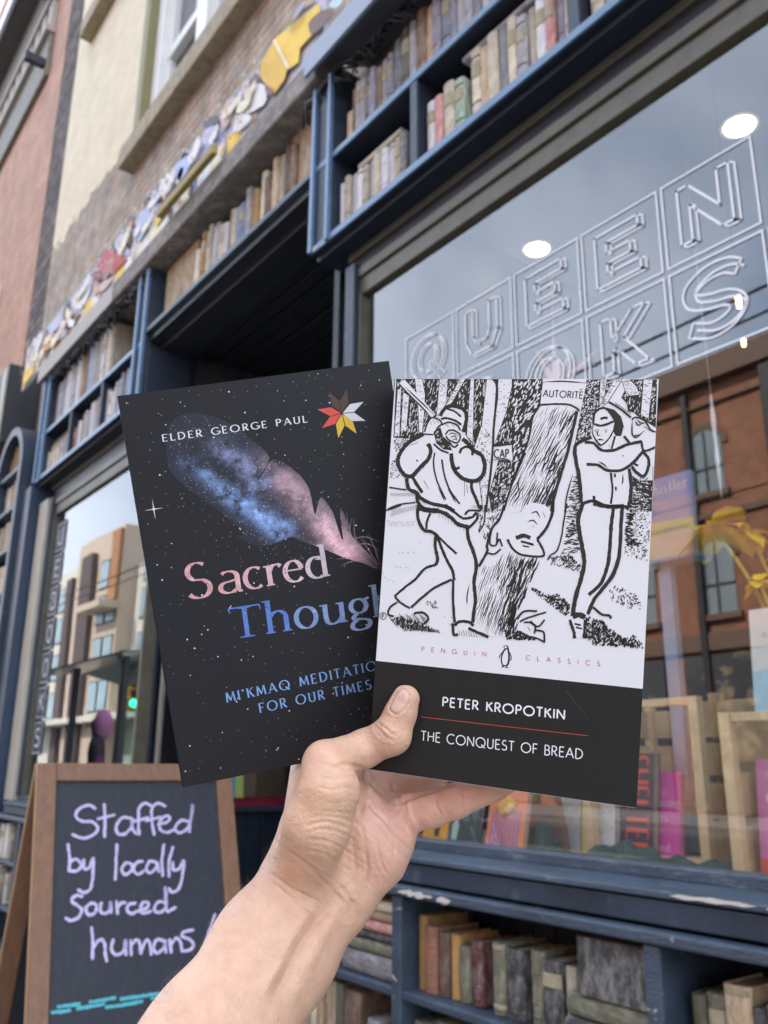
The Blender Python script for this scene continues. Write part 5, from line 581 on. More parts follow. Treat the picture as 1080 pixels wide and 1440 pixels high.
P('fascia_trim', CREAM, .006, nb, (-7.94, -7.84, -.075, -.053, 3.90, 4.66))
P('shop_front', mat('grey brown front', (.075, .07, .075), .6, .25), .01, nb, (-14, -7.95, .1, .248, 0, 3.94))
# ------------------------------------------------------------ arched end cabinet
ac = thing('arched_bookcase', 'tall navy bookcase with a rounded top at the left end of the shop front', 'bookcase', (-7.25, .1, 0))
ax0, ax1, az = -7.72, -6.93, 3.50
def archpts(x0, x1, z, r0=0): c = (x0+x1)/2; r = (x1-x0)/2; return [(x0, 0), (x1, 0)]+[(c+r*math.cos(t), z+r*math.sin(t)) for t in np.linspace(0, PI, 20)]
out_, inn = archpts(ax0, ax1, az), archpts(ax0+.07, ax1-.07, az)
mb = MB(); n = len(out_)
fr = [(x, z) for x, z in out_]; inn = [(x, max(z, .1)) for x, z in inn]
vs = [(x, -.06, z) for x, z in out_]+[(x, -.06, z) for x, z in inn]+[(x, .24, z) for x, z in out_]+[(x, .24, z) for x, z in inn]
fs = []
for i in range(n):
    j = (i+1) % n; fs += [(i, j, j+n, i+n), (i+2*n, i+3*n, j+3*n, j+2*n), (i, i+2*n, j+2*n, j), (i+n, j+n, j+3*n, i+3*n)]
mb.add(vs, fs); part(mb, 'frame', NAVY, ac)
mb = MB(); mb.prism(inn, .20, .235, lambda u, v, w: (u, w, v)); part(mb, 'back_panel', NAVYD, ac)
P('shelf', BLUEWORN, .003, ac, *[(ax0+.07, ax1-.07, -.04, .2, z, z+.03) for z in (.9, 1.5, 2.1, 2.45, 2.8, 3.15, 3.48)])
P('cabinet_base', NAVYD, .004, ac, (ax0+.07, ax1-.07, -.03, .19, .1, 2.08))
P('pilaster', mat('navy pilaster', (.022, .04, .075), .4, .25, 5, .1), .006, shop, (-6.90, -6.70, -.02, .30, 0, 3.25), (-6.92, -6.67, -.035, .30, 0, .22))
# ------------------------------------------------------------ weathered books on the cornice and in the low cases
BK = {  # cover colours; second = flaked, faded patches
 'grey': ((.25, .24, .25), (.42, .40, .40)), 'pale grey': ((.48, .46, .47), (.62, .60, .58)), 'lavender': ((.23, .22, .27), (.40, .37, .40)), 'tan': ((.40, .28, .16), (.55, .45, .32)),
 'cream': ((.60, .53, .40), (.42, .36, .27)), 'brown': ((.17, .10, .065), (.33, .24, .17)), 'red': ((.40, .16, .14), (.52, .36, .32)), 'green': ((.20, .27, .20), (.40, .43, .36)),
 'slate': ((.13, .15, .19), (.30, .31, .33)), 'ochre': ((.40, .23, .07), (.26, .17, .09)), 'charcoal': ((.035, .035, .036), (.17, .165, .15)), 'rust': ((.26, .11, .06), (.15, .10, .075)),
 'olive': ((.12, .12, .075), (.24, .23, .17)), 'dark red': ((.13, .035, .03), (.30, .24, .22)), 'blue': ((.16, .22, .36), (.42, .44, .48))}
def bookmat(c):
    a, b = BK[c]; return mat('old %s cloth' % c, a, .78, .42, 11, .6, 70, second=b, smix=(.44, .60), random_tint=.34, stretch=(1, 1, .45))
PAGES = mat('old page edges', (.40, .36, .28), .85, .2, 30, .3, 90, stretch=(8, 1, 1)); LABEL = mat('faded spine label', (.36, .31, .2), .7, .3, 30); BAND = mat('dark spine band', (.05, .045, .045), .7)
def make_book(w, h, d, style=0):
    """A standing book, spine towards -Y, origin at the middle of its foot: rounded spine, boards, page block, raised bands."""
    mb = MB(); r = w/2; sp = [(-r, .012)]+[(-r*math.cos(t), .012-.012*math.sin(t)) for t in np.linspace(.2, PI-.2, 7)]+[(r, .012)]
    bt = min(.004, w*.14)
    outl = sp+[(r, d), (r-bt, d), (r-bt, .018), (-r+bt, .018), (-r+bt, d), (-r, d)]
    mb.prism(outl, 0, h, lambda u, v, q: (u, v, q))
    mb.box(-r+bt, r-bt, .0185, d-.005, .003, h-.005, 1)
    if style in (1, 3):
        for z in (.12, .3, .7, .88):
            z *= h; mb.prism([(-r*1.02*math.cos(t), .011-.0135*math.sin(t)) for t in np.linspace(.1, PI-.1, 7)], z-.003, z+.003, lambda u, v, q: (u, v, q), 3 if style == 3 else 0)
    if style in (2, 3): mb.prism([(-r*.98*math.cos(t), .0105-.0135*math.sin(t)) for t in np.linspace(.25, PI-.25, 7)], h*.62, h*.82, lambda u, v, q: (u, v, q), 2)
    if style == 4:
        for z in (.08, .9): mb.prism([(-r*.99*math.cos(t), .0108-.0130*math.sin(t)) for t in np.linspace(.15, PI-.15, 7)], h*z, h*z+.012, lambda u, v, q: (u, v, q), 2)
    return mb
ORD = ['first', 'second', 'third', 'fourth', 'fifth', 'sixth', 'seventh', 'eighth', 'ninth', 'tenth', 'eleventh', 'twelfth', 'thirteenth', 'fourteenth', 'fifteenth', 'sixteenth', 'seventeenth', 'eighteenth', 'nineteenth', 'twentieth', 'twenty-first', 'twenty-second', 'twenty-third', 'twenty-fourth', 'twenty-fifth', 'twenty-sixth']
def book_row(x, z, items, y, place, group, seed, gap=.0015):
    """items: (width, height, colour, style, lean degrees, depth). place: words that find the row."""
    rg_ = random.Random(seed)
    for k, it in enumerate(items):
        w_, h_, c = it[:3]; st_ = it[3] if len(it) > 3 else rg_.choice((0, 0, 0, 1, 1, 1, 2, 3, 4)); ln = it[4] if len(it) > 4 else rg_.uniform(-.6, .6); d_ = it[5] if len(it) > 5 else rg_.uniform(.15, .18)
        if c is None: x += w_; continue
        sw = abs(math.sin(math.radians(ln)))*h_; xx = x+w_/2+(sw if ln < 0 else 0)
        o = make_book(w_-gap, h_, d_, st_).build('old_book', [bookmat(c), PAGES, LABEL, BAND], None, .0015, 1)
        o.location = (xx, y+rg_.uniform(0, .02), z+.0005+(w_/2*abs(math.sin(math.radians(ln))))); o.rotation_euler = (0, math.radians(ln), 0)
        size = 'tall' if h_ > .30 else ('short' if h_ < .2 else ('thick' if w_ > .05 else 'slim' if w_ < .028 else 'worn'))
        tag(o, '%s %s book, %s from left, %s' % (size, c, ORD[k], place), 'book', group)
        x += w_+(sw if abs(ln) > 2 else 0)
    return x
def flat_book(x0, x1, z, th, c, y, d, label, group, rz=0):
    """A book lying down, its long spine facing out."""
    o = make_book(th, x1-x0, d, 0).build('old_book', [bookmat(c), PAGES, LABEL, BAND], None, .0015, 1)
    o.rotation_euler = (0, PI/2, rz); o.location = (x0, y, z+th/2+.0006); tag(o, label, 'book', group)
R_ = random.Random(11)
def gen(n, cols, w0, w1, h0, h1, trend=0.0):
    return [(R_.uniform(w0, w1), R_.uniform(h0, h1)+trend*i, R_.choice(cols)) for i in range(n)]
G1 = 'weathered books in the right cornice'
GL = ['grey', 'lavender', 'pale grey', 'lavender', 'grey']
row = [(.05, .20, 'tan', 0)]+[(R_.uniform(.030, .040), R_.uniform(.27, .30), R_.choice(['lavender', 'grey', 'lavender', 'brown'])) for i in range(8)]+[(.05, .33, 'slate', 1), (.055, .35, 'olive', 3), (.04, .34, 'grey', 0), (.06, .36, 'brown', 1), (.05, .33, 'tan', 0), (.05, .33, 'lavender', 1), (.05, .33, 'slate', 3)]+gen(10, GL+['brown'], .035, .05, .30, .36)
book_row(-2.60, 3.7065, row, .035, 'upper row of the right cornice', G1, 1)
n1 = [(R_.uniform(.034, .045), R_.uniform(.235, .255), R_.choice(['pale grey', 'pale grey', 'grey', 'cream'])) for i in range(11)]
xe = book_row(-2.61, 3.3065, n1, .03, 'lower row beside the right cornice pilaster', G1, 2)
flat_book(-2.50, -2.22, 3.3065+.258, .03, 'cream', .05, .18, 'cream book lying flat on the pale grey row beside the pilaster', G1)
row = [(.05, .26, 'pale grey', 2), (.045, .25, 'red', 0), (.055, .275, 'cream', 2), (.05, .255, 'green', 3), (.03, .01, None), (.052, .33, 'cream', 3), (.045, .30, 'tan', 0)]+[(R_.uniform(.038, .05), R_.uniform(.28, .315), R_.choice(['pale grey', 'grey', 'lavender', 'blue', 'cream', 'red'])) for i in range(9)]
book_row(-2.05, 3.3065, row, .03, 'lower right cornice row between the dividers', G1, 3)
flat_book(-1.86, -1.46, 3.3065+.32, .025, 'grey', .05, .17, 'grey book lying flat on top of the tall row between dividers', G1)
book_row(-1.29, 3.3065, gen(13, GL+['green', 'cream', 'red'], .04, .055, .25, .33), .03, 'lower right cornice row past the second divider', G1, 4)
book_row(-.50, 3.3065, gen(16, GL+['tan'], .04, .055, .25, .33), .03, 'lower row at the far right of the cornice', G1, 5)
# row over the door: two big boards then spines
G2 = 'old books in the row above the shop door'
for xa, xb, hh, c, lb in ((-4.58, -4.13, .40, 'tan', 'large tan book standing face out at the left end above the door'), (-3.12, -2.80, .42, 'tan', 'large tan book standing face out at the right end above the door')):
    o = make_book(.035, hh, xb-xa, 0).build('old_book', [bookmat(c), PAGES, LABEL, BAND], None, .002, 1); o.location = (xa, .1, 3.7165); o.rotation_euler = (math.radians(0), 0, -PI/2); tag(o, lb, 'book', G2)
row = [(R_.uniform(.032, .06), R_.uniform(.27, .38), R_.choice(['tan', 'cream', 'brown', 'grey', 'pale grey', 'ochre', 'blue', 'cream'])) for i in range(17)]+[(.055, .37, 'tan', 0), (.05, .36, 'cream', 0), (.07, .38, 'brown', 1), (.05, .34, 'brown', 0)]
book_row(-4.10, 3.7165, row, .05, 'row above the shop door', G2, 6)
G3 = 'weathered books in the left cornice'
row = [(.04, .38, 'rust', 0)]+[(R_.uniform(.034, .045), .37+.006*i, R_.choice(['pale grey', 'grey', 'pale grey', 'lavender'])) for i in range(13)]+[(.05, .42, 'tan', 0), (.16, .44, 'brown', 0), (.05, .44, 'blue', 0)]+[(R_.uniform(.034, .045), R_.uniform(.40, .45), R_.choice(['pale grey', 'cream', 'grey', 'tan'])) for i in range(15)]
book_row(-6.54, 3.6595, row[:26], .03, 'upper row of the left cornice', G3, 7)
row = [(R_.uniform(.034, .042), .19, R_.choice(['pale grey', 'grey', 'cream'])) for i in range(14)]
book_row(-6.55, 3.2915, row[:14], .03, 'lower left cornice row, left section', G3, 8)
flat_book(-6.5, -6.1, 3.2915+.195, .03, 'cream', .04, .18, 'cream book lying flat over the short row in the left cornice', G3); flat_book(-6.48, -6.12, 3.2915+.227, .025, 'rust', .04, .18, 'rust book topmost of two lying flat in the left cornice', G3)
row = [(R_.uniform(.036, .046), .20+.012*i, R_.choice(['pale grey', 'grey', 'tan', 'red', 'pale grey'])) for i in range(7)]+[(R_.uniform(.036, .046), .29, R_.choice(['grey', 'slate', 'pale grey'])) for i in range(6)]
book_row(-5.95, 3.2915, row, .03, 'lower left cornice row, middle section', G3, 9)
book_row(-5.32, 3.2915, [(R_.uniform(.036, .046), R_.uniform(.24, .31), R_.choice(['pale grey', 'blue', 'cream', 'grey'])) for i in range(13)], .03, 'lower left cornice row, right section', G3, 10)
# low case under the right window
G4 = 'old books in the low case under the window'
row = [(.040, .232, 'ochre', 0, 0), (.052, .205, 'rust', 1, 0), (.045, .193, 'brown', 0, .4), (.036, .193, 'ochre', 0, 0), (.045, .165, 'olive', 0, -2), (.045, .188, 'dark red', 1, -3), (.040, .01, None), (.05, .202, 'olive', 4, 0), (.062, .193, 'charcoal', 1, 0), (.012, .01, None), (.05, .200, 'olive', 1, 0), (.070, .188, 'charcoal', 2, 0), (.036, .180, 'cream', 0, 0)]
row = [(a[0], a[1]*.835 if a[1] > .02 else a[1])+tuple(a[2:]) for a in row]
book_row(-2.122, .5905, row, .03, 'low case under the big window', G4, 12)
CH = 'blackened books stacked under the window'
flat_book(-1.545, -1.305, .5905, .052, 'charcoal', .01, .17, 'thick charcoal book at the bottom of the blackened stack', CH); flat_book(-1.54, -1.30, .5905+.054, .05, 'olive', .015, .17, 'olive grey book second in the blackened stack', CH)
o = make_book(.07, .125, .20, 0).build('old_book', [bookmat('charcoal'), PAGES, LABEL, BAND], None, .003, 1); o.location = (-1.505, .045, .5905+.1055); o.rotation_euler = (0, 0, -PI/2); tag(o, 'burnt black book standing face out on top of the blackened stack', 'book', CH)
row = [(.035, .155, 'olive', 0, 0), (.048, .163, 'olive', 2, 0), (.062, .190, 'tan', 4, 0), (.030, .158, 'charcoal', 0, 0), (.062, .168, 'olive', 1, 0), (.035, .155, 'charcoal', 2, 0), (.03, .19, 'grey', 0, 0), (.06, .205, 'rust', 1, 0)]+gen(9, ['rust', 'olive', 'charcoal', 'brown'], .04, .06, .16, .22)
book_row(-1.225, .5905, row, .03, 'low case past the second divider', G4, 13)
book_row(-2.122, .3255, [(.05, .19, 'olive', 1), (.05, .2, 'charcoal', 2), (.06, .21, 'olive', 3), (.05, .2, 'grey', 0), (.05, .21, 'rust', 1), (.06, .2, 'charcoal', 2), (.05, .2, 'olive', 3), (.05, .21, 'cream', 2), (.05, .2, 'charcoal', 0)], .012, 'bottom shelf under the big window', G4, 14)
zs = .5905; k = 0
for th, c, lb in ((.062, 'grey', 'thick grey book at the bottom of the stack behind the wrist'), (.035, 'olive', 'olive book second from bottom of the stack behind the wrist'), (.022, 'charcoal', 'slim charcoal book in the middle of the stack behind the wrist'), (.03, 'red', 'faded red book in the stack behind the wrist'), (.026, 'tan', 'tan book near the top of the stack behind the wrist'), (.03, 'cream', 'cream book topmost of the stack behind the wrist')):
    flat_book(-2.46+.01*(k % 3), -2.18-.008*(k % 2), zs, th, c, .015, .17, lb, 'books lying in a stack behind the wrist'); zs += th+.002; k += 1
book_row(-2.72, .5905, [(.05, .19, 'brown', 1), (.04, .2, 'green', 0), (.05, .21, 'cream', 2), (.04, .2, 'green', 0)], .012, 'low case left of the flat stack', G4, 15)
book_row(-2.70, .3255, [(.035, .215, 'cream', 0), (.03, .21, 'tan', 0), (.035, .22, 'cream', 2), (.03, .21, 'tan', 0), (.035, .215, 'tan', 1), (.04, .215, 'cream', 0), (.035, .22, 'olive', 0), (.09, .21, 'brown', 0), (.03, .01, None), (.07, .15, 'grey', 1), (.05, .14, 'ochre', 0)], .012, 'bottom shelf behind the forearm', G4, 16)
# low case left of the chalkboard and arched case
G5 = 'pale books in the low case behind the chalkboard'
for z, s in ((.5905, 17), (.3255, 18)):
    book_row(-6.64, z, gen(13, ['pale grey', 'grey', 'cream', 'olive'], .04, .055, .18, .22), .012, '%s shelf left of the chalkboard' % ('upper' if s == 17 else 'lower'), G5, s)
    book_row(-5.96, z, gen(13, ['pale grey', 'grey', 'cream', 'olive'], .04, .055, .18, .22), .012, '%s shelf behind the chalkboard' % ('upper' if s == 17 else 'lower'), G5, s+2)
G6 = 'books in the arched bookcase'
for z, s, nm in ((2.1305, 21, 'lowest'), (2.4805, 22, 'second lowest'), (2.8305, 23, 'middle'), (3.1805, 24, 'second highest')):
    book_row(ax0+.08, z, gen(13, ['tan', 'cream', 'pale grey', 'grey'], .042, .05, .24, .28), 0, '%s shelf of the arched bookcase' % nm, G6, s)
book_row(ax0+.10, 3.5105, [(.07, .20, 'ochre', 0), (.07, .25, 'rust', 0), (.07, .27, 'ochre', 0), (.07, .28, 'brown', 0), (.07, .27, 'rust', 0), (.07, .25, 'tan', 0), (.07, .2, 'ochre', 0)], .0, 'under the arch of the end bookcase', G6, 25)
# ------------------------------------------------------------ chalkboard on the pavement
WOOD = mat('brown board frame', (.20, .098, .050), .5, .22, 5, .12, 40, stretch=(9, 9, .7), second=(.12, .058, .03), smix=(.5, .75))
WOODL = mat('raw wood edge', (.34, .19, .09), .6, .2, 8, stretch=(6, 6, 1))
SLATE = mat('chalkboard slate', (.013, .016, .026), .6, .35, 3, .03, 50, second=(.034, .037, .050), smix=(.5, .85), stretch=(9, 9, .5))
LILAC = mat('lilac chalk', (.60, .52, .76), .9, .3, 220, second=(.20, .18, .29), smix=(.52, .66)); AQUA = mat('aqua chalk', (.10, .46, .52), .9, .3, 200, second=(.04, .16, .19), smix=(.5, .64))
brd = thing('chalkboard_sign', 'brown framed a-board chalkboard with lilac writing on the pavement', 'chalkboard', (-2.890+.1108*.3165, -.8515+.9938*.3165, 0), math.atan2(.9938, .1108))
LEAN = math.radians(21); HT = 1.194
MF = Matrix.Translation((0, 0, HT)) @ Matrix.Rotation(-LEAN, 4, 'X'); MR = Matrix.Translation((0, .012, HT)) @ Matrix.Rotation(LEAN, 4, 'X')
def panel(M, nm, s):
    f = MB(); W = .3165; L = 1.275
    for b in ((-W, -W+.056, -L, 0), (W-.056, W, -L, 0), (-W+.0562, W-.0562, -.056, 0), (-W+.0562, W-.0562, -1.06, -1.0)):
        f.box(b[0], b[1], -.012 if s < 0 else -.006, .010 if s < 0 else .016, b[2], b[3], 0, M)
    fr = f.build(nm, [WOOD], brd, .003)
    e = MB(); e.box(-W-.0035, -W-.0002, -.010 if s < 0 else -.004, .008 if s < 0 else .014, -L, -.002, 0, M); e.build('raw_edge', WOODL, fr, .001)
    b = MB(); b.box(-W+.0562, W-.0562, -.002, .006, -.999, -.0562, 0, M); b.build('slate', SLATE, brd)
    return fr
panel(MF, 'front_frame', -1); panel(MR, 'rear_frame', 1)
rngc = np.random.default_rng(3)
mb = MB(); fnb = lambda u, v: MF @ Vector((u/1000-.3165, -.0035-.0004*len(mb.f)/4000, -v/1000))
for s in CHALK: ribbon(mb, spline(s, 6), 8.5, fnb, 0, .3, rngc, taper=False); [cap_disc(mb, p, 4.1, fnb) for p in (s[0], s[-1])]
mb.build('chalk_writing', LILAC, brd, fix=False)
mb = MB()
for s in CHALK_DASH: ribbon(mb, spline([s[0], tuple((np.array(s[0])+np.array(s[1]))/2+[0, 1]), s[1]], 6), 9, fnb, 0, .25, rngc)
mb.build('chalk_dashes', AQUA, brd, fix=False)
# ------------------------------------------------------------ things in the right display window
PINE = mat('pale pine', (.66, .49, .27), .55, .18, 4, .12, 30, stretch=(3, 3, 3), second=(.56, .38, .19), smix=(.5, .7))
PINED = mat('pine crate boards', (.54, .38, .20), .6, .2, 4, .12, 30, stretch=(.6, 6, 6))
def crate(name, label, loc, w, d, h, rz, slats=4, open_front=True):
    t = thing(name, label, 'crate', loc, rz, 'pine crates in the right window')
    p = .028
    for (x, y) in ((0, 0), (w-p, 0), (0, d-p), (w-p, d-p)):
        mb = MB(); mb.box(x, x+p, y, y+p, 0, h); mb.build('post', PINE, t, .002)
    sl = MB(); g = h/slats
    for i in range(slats):
        z0, z1 = i*g+.012, (i+1)*g-.012
        sl.box(p+.001, w-p-.001, d-.012, d-.002, z0, z1)
        sl.box(.004, .014, p+.001, d-p-.001, z0, z1); sl.box(w-.014, w-.004, p+.001, d-p-.001, z0, z1)
    sl.build('slats', PINED, t, .001)
    mb = MB(); mb.box(p+.001, w-p-.001, .004, .024, h-.022, h-.001); mb.box(.002, w-.002, .03, d-.03, .001, .012); mb.build('rail', PINE, t, .002)
    return t
crate('wooden_crate', 'large pine crate behind the shelter book in the right window', (-1.75, .36, .956), .40, .34, .425, 0, 4)
crate('wooden_crate', 'pine crate holding a pink and cream book at the right edge of the window', (-1.205, .22, .956), .46, .26, .37, 0, 3)
mb = MB(); mb.box(-1.56, -1.14, .78, .80, .957, 1.40); mb.box(-1.56, -1.53, .74, .779, .957, 1.42); tag(mb.build('display_board', PINED, bevel=.002), 'plain plywood board standing between the two pine crates', 'board')
def cover_book(name, label, loc, w, h, th, lean, rz, m, group=None, art=None):
    """A book standing face out, leaning back; art(mb_list) adds flat print on the cover."""
    t = thing(name, label, 'book', loc, rz, group); M = Matrix.Rotation(-math.radians(lean), 4, 'X')
    mb = MB(); mb.box(0, w, 0, .0016, 0, h, 0, M); mb.box(0, w, th-.0016, th, 0, h, 0, M); mb.box(0, .0018, .0017, th-.0017, 0, h, 0, M); mb.build('cover', m, t)
    mb = MB(); mb.box(.002, w-.003, .0018, th-.0018, .002, h-.002, 0, M); mb.build('pages', PAGES, t)
    if art: art(t, lambda u, v, k=1: M @ Vector((u*w, -.0004*k, v*h)), w, h)
    return t
def flatcol(n, c, e=None): return mat('print '+n, c, .4, .06, 20)
def poly_part(t, name, polys, m, fn, k=1):
    mb = MB()
    for p in polys: mb.add([fn(u, v, k) for u, v in p], [tuple(range(len(p)))])
    mb.build(name, m, t, fix=False)
def text_part(t, name, lines, m, fn, wt=.12, serif=False, k=2):
    mb = MB()
    for txt, p0, p1, hh in lines: letters(mb, txt, p0, p1, hh, lambda u, v: fn(u, v, k), wt, serif)
    mb.build(name, m, t, fix=False)
def neg(l): return [(a, b, c, -h) for a, b, c, h in l]
def art_orange(t, fn, w, h):
    poly_part(t, 'cover_print', [[(.1+.1*i, .04), (.15+.1*i, .04), (.17+.1*i, .5+.06*(i % 3)), (.13+.1*i, .5)] for i in range(8)], flatcol('violet', (.16, .14, .42)), fn, 1)
    poly_part(t, 'cover_print', [[(.2, .55), (.5, .7), (.7, .62), (.6, .5), (.35, .45)], [(.0, .0), (.3, .02), (.35, .07), (.0, .09)]], flatcol('yellow', (.75, .45, .06)), fn, 1)
    text_part(t, 'lettering', neg([('TALE', (.25, .70), (.85, .86), .13), ('OF THE', (.2, .47), (.5, .56), .07), ('NIGHT', (.35, .40), (.8, .52), .08)]), flatcol('ink', (.06, .05, .05)), fn)
cover_book('paperback', 'orange and violet illustrated paperback leaning behind the window sill', (-1.99, .19, .957), .165, .235, .016, 12, -.08, flatcol('orange', (.70, .20, .07)), None, art_orange)
def art_green(t, fn, w, h):
    poly_part(t, 'cover_print', [[(.15, .05), (.3, .08), (.35, .3), (.25, .42), (.12, .3)]], flatcol('pale green', (.4, .55, .42)), fn, 1)
    text_part(t, 'lettering', neg([('SUZI', (.2, .66), (.9, .66), .14), ('TRAVELS', (.2, .52), (.9, .52), .05)]), flatcol('mint', (.35, .62, .45)), fn)
cover_book('paperback', 'dark green paperback with mint letters beside the orange one', (-2.215, .24, .957), .15, .21, .015, 12, -.05, flatcol('dark green', (.03, .055, .045)), None, art_green)
def art_yel(t, fn, w, h): poly_part(t, 'cover_print', [[(.45, .1), (.62, .12), (.66, .5), (.55, .75), (.4, .5)]], flatcol('ink', (.06, .05, .05)), fn, 1)
cover_book('paperback', 'yellow orange paperback with a black figure below the fingers', (-2.36, .26, .957), .13, .19, .012, 12, 0, flatcol('amber', (.75, .36, .03)), None, art_yel)
mb = MB(); mb.box(-2.08, -2.02, .42, .44, .957, 1.25); mb.box(-2.015, -1.985, .42, .50, .957, 1.25); tag(mb.build('hardback', flatcol('beige boards', (.42, .38, .30)), bevel=.002), 'pale beige hardback standing spine out right of the orange book', 'book')
mb = MB(); mb.prism([(-1.96, .957), (-1.80, .957), (-1.84, 1.16), (-1.93, 1.24)], .34, .36, lambda u, v, q: (u, q, v)); tag(mb.build('book_easel', mat('brown easel wood', (.16, .07, .035), .5, .2, 6), bevel=.003), 'dark brown wooden easel right of the beige hardback', 'easel')
def art_lines(t, fn, w, h):
    text_part(t, 'lettering', neg([('NOTES', (.1, .75), (.9, .75), .1), ('ON THE', (.1, .55), (.9, .55), .1), ('CITY', (.1, .3), (.9, .3), .12)]), flatcol('grey print', (.3, .3, .34)), fn)
SP = 'paperbacks standing side by side under the held book'
cover_book('paperback', 'pale grey paperback left of the yellow spine', (-1.89, .40, .957), .085, .20, .02, 6, 0, flatcol('pale cover', (.6, .6, .58)), SP, art_lines)
cover_book('paperback', 'narrow yellow paperback between two pale ones', (-1.80, .40, .957), .05, .195, .02, 6, 0, flatcol('lemon', (.78, .66, .18)), SP)
cover_book('paperback', 'white paperback with grey lettering left of the shelter book', (-1.745, .40, .957), .065, .20, .02, 6, 0, flatcol('white cover', (.66, .66, .66)), SP, art_lines)
def art_sh(t, fn, w, h):
    rot = lambda u, v, k=1: fn(1-v, 1-u, k)                    # the word runs down the cover
    text_part(t, 'lettering', [('SHELTER', (.03, .16), (.97, .16), -.68)], flatcol('red letters', (.72, .07, .03)), lambda u, v, k=1: fn(v, 1-u, k), .055)
cover_book('hardback', 'dark hardback with SHELTER in red letters down its cover', (-1.665, .41, .957), .105, .285, .03, 8, 0, flatcol('aubergine', (.028, .012, .035)), None, art_sh)
def art_pk(t, fn, w, h):
    text_part(t, 'lettering', neg([('The', (.15, .78), (.48, .78), .085), ('Beginning', (.08, .6), (.97, .6), .085), ('Comes', (.08, .43), (.75, .43), .085), ('After', (.1, .27), (.62, .27), .085), ('the End', (.07, .1), (.8, .1), .085)]), flatcol('white letters', (.8, .72, .78)), fn, .13, True)
for c in 'BCHU': pass
cover_book('hardback', 'magenta book with white title inside the large crate', (-1.655, .44, .957), .16, .235, .02, 9, 0, flatcol('magenta', (.60, .04, .34)), None, art_pk)
def art_pc(t, fn, w, h):
    poly_part(t, 'cover_print', [[(.35, .2), (.75, .15), (.95, .3), (.95, .9), (.6, .95), (.4, .7)]], flatcol('cream blob', (.78, .68, .40)), fn, 2)
    poly_part(t, 'cover_print', [[(.28, .16), (.78, .1), (1, .25), (1, .95), (.58, 1), (.33, .74)], [(0, 0), (1, 0), (1, .1), (0, .13)]], flatcol('red blob', (.62, .12, .05)), fn, 1)
    poly_part(t, 'cover_print', [[(.1, .62), (.25, .68), (.24, .74), (.1, .68)], [(.12, .12), (.22, .12), (.24, .3), (.14, .3)]], flatcol('pale mark', (.7, .66, .45)), fn, 1)
cover_book('paperback', 'pink and red book with a cream shape inside the right crate', (-1.165, .27, .970), .22, .25, .02, 6, 0, flatcol('orchid', (.62, .20, .42)), None, art_pc)
def art_card(t, fn, w, h):
    poly_part(t, 'cover_print', [[(0, 0), (1, 0), (1, .4), (.5, .46), (0, .38)]], flatcol('pale blue', (.36, .58, .66)), fn, 1); poly_part(t, 'cover_print', [[(.3, .5), (.45, .42), (.55, .5), (.5, .62), (.36, .62)], [(.14, .74), (.22, .70), (.2, .77)]], flatcol('blush', (.62, .42, .42)), fn, 2)
cover_book('picture_book', 'pale blue and white picture book standing on top of the right crate', (-1.155, .30, 1.328), .20, .25, .012, 5, 0, flatcol('off white', (.66, .66, .62)), None, art_card)
def art_wh(t, fn, w, h):
    poly_part(t, 'cover_print', [[(0, .0), (1, 0), (1, .3), (.6, .36), (0, .28)]], flatcol('sand', (.55, .45, .30)), fn, 1)
    poly_part(t, 'cover_print', [[(0, .28), (.6, .36), (1, .3), (1, .42), (0, .46)]], flatcol('ochre field', (.62, .50, .16)), fn, 2)
    poly_part(t, 'cover_print', [[(0, .46), (1, .42), (1, .7), (0, .72)]], flatcol('violet grey', (.30, .28, .42)), fn, 1)
    text_part(t, 'lettering', neg([('Whistler', (.06, .80), (.92, .80), .13)]), flatcol('white title', (.8, .78, .72)), fn, .12, True)
CAPS['B'] = CAPS['B']
cover_book('art_book', 'blue art book titled Whistler raised on a pale blue stand', (-1.615, .55, 1.815), .185, .262, .02, 3, 0, flatcol('sky blue', (.14, .24, .52)), None, art_wh)
st = thing('display_stand', 'pale blue upright stand under the raised art book', 'stand', (-1.56, .57, .956))
mb = MB(); mb.box(-.022, .022, 0, .03, 0, .845); mb.build('post', mat('pale blue paint', (.20, .32, .45), .5, .15, 6), st, .003)
mb = MB(); mb.box(-.09, .14, -.035, .05, .846, .857); mb.build('shelf', mat('pale blue paint', (.2, .32, .45)), st, .002)
mb = MB(); mb.box(-.12, .12, -.05, .10, .0, .012); mb.build('foot', mat('pale blue paint', (.2, .32, .45)), st, .002)
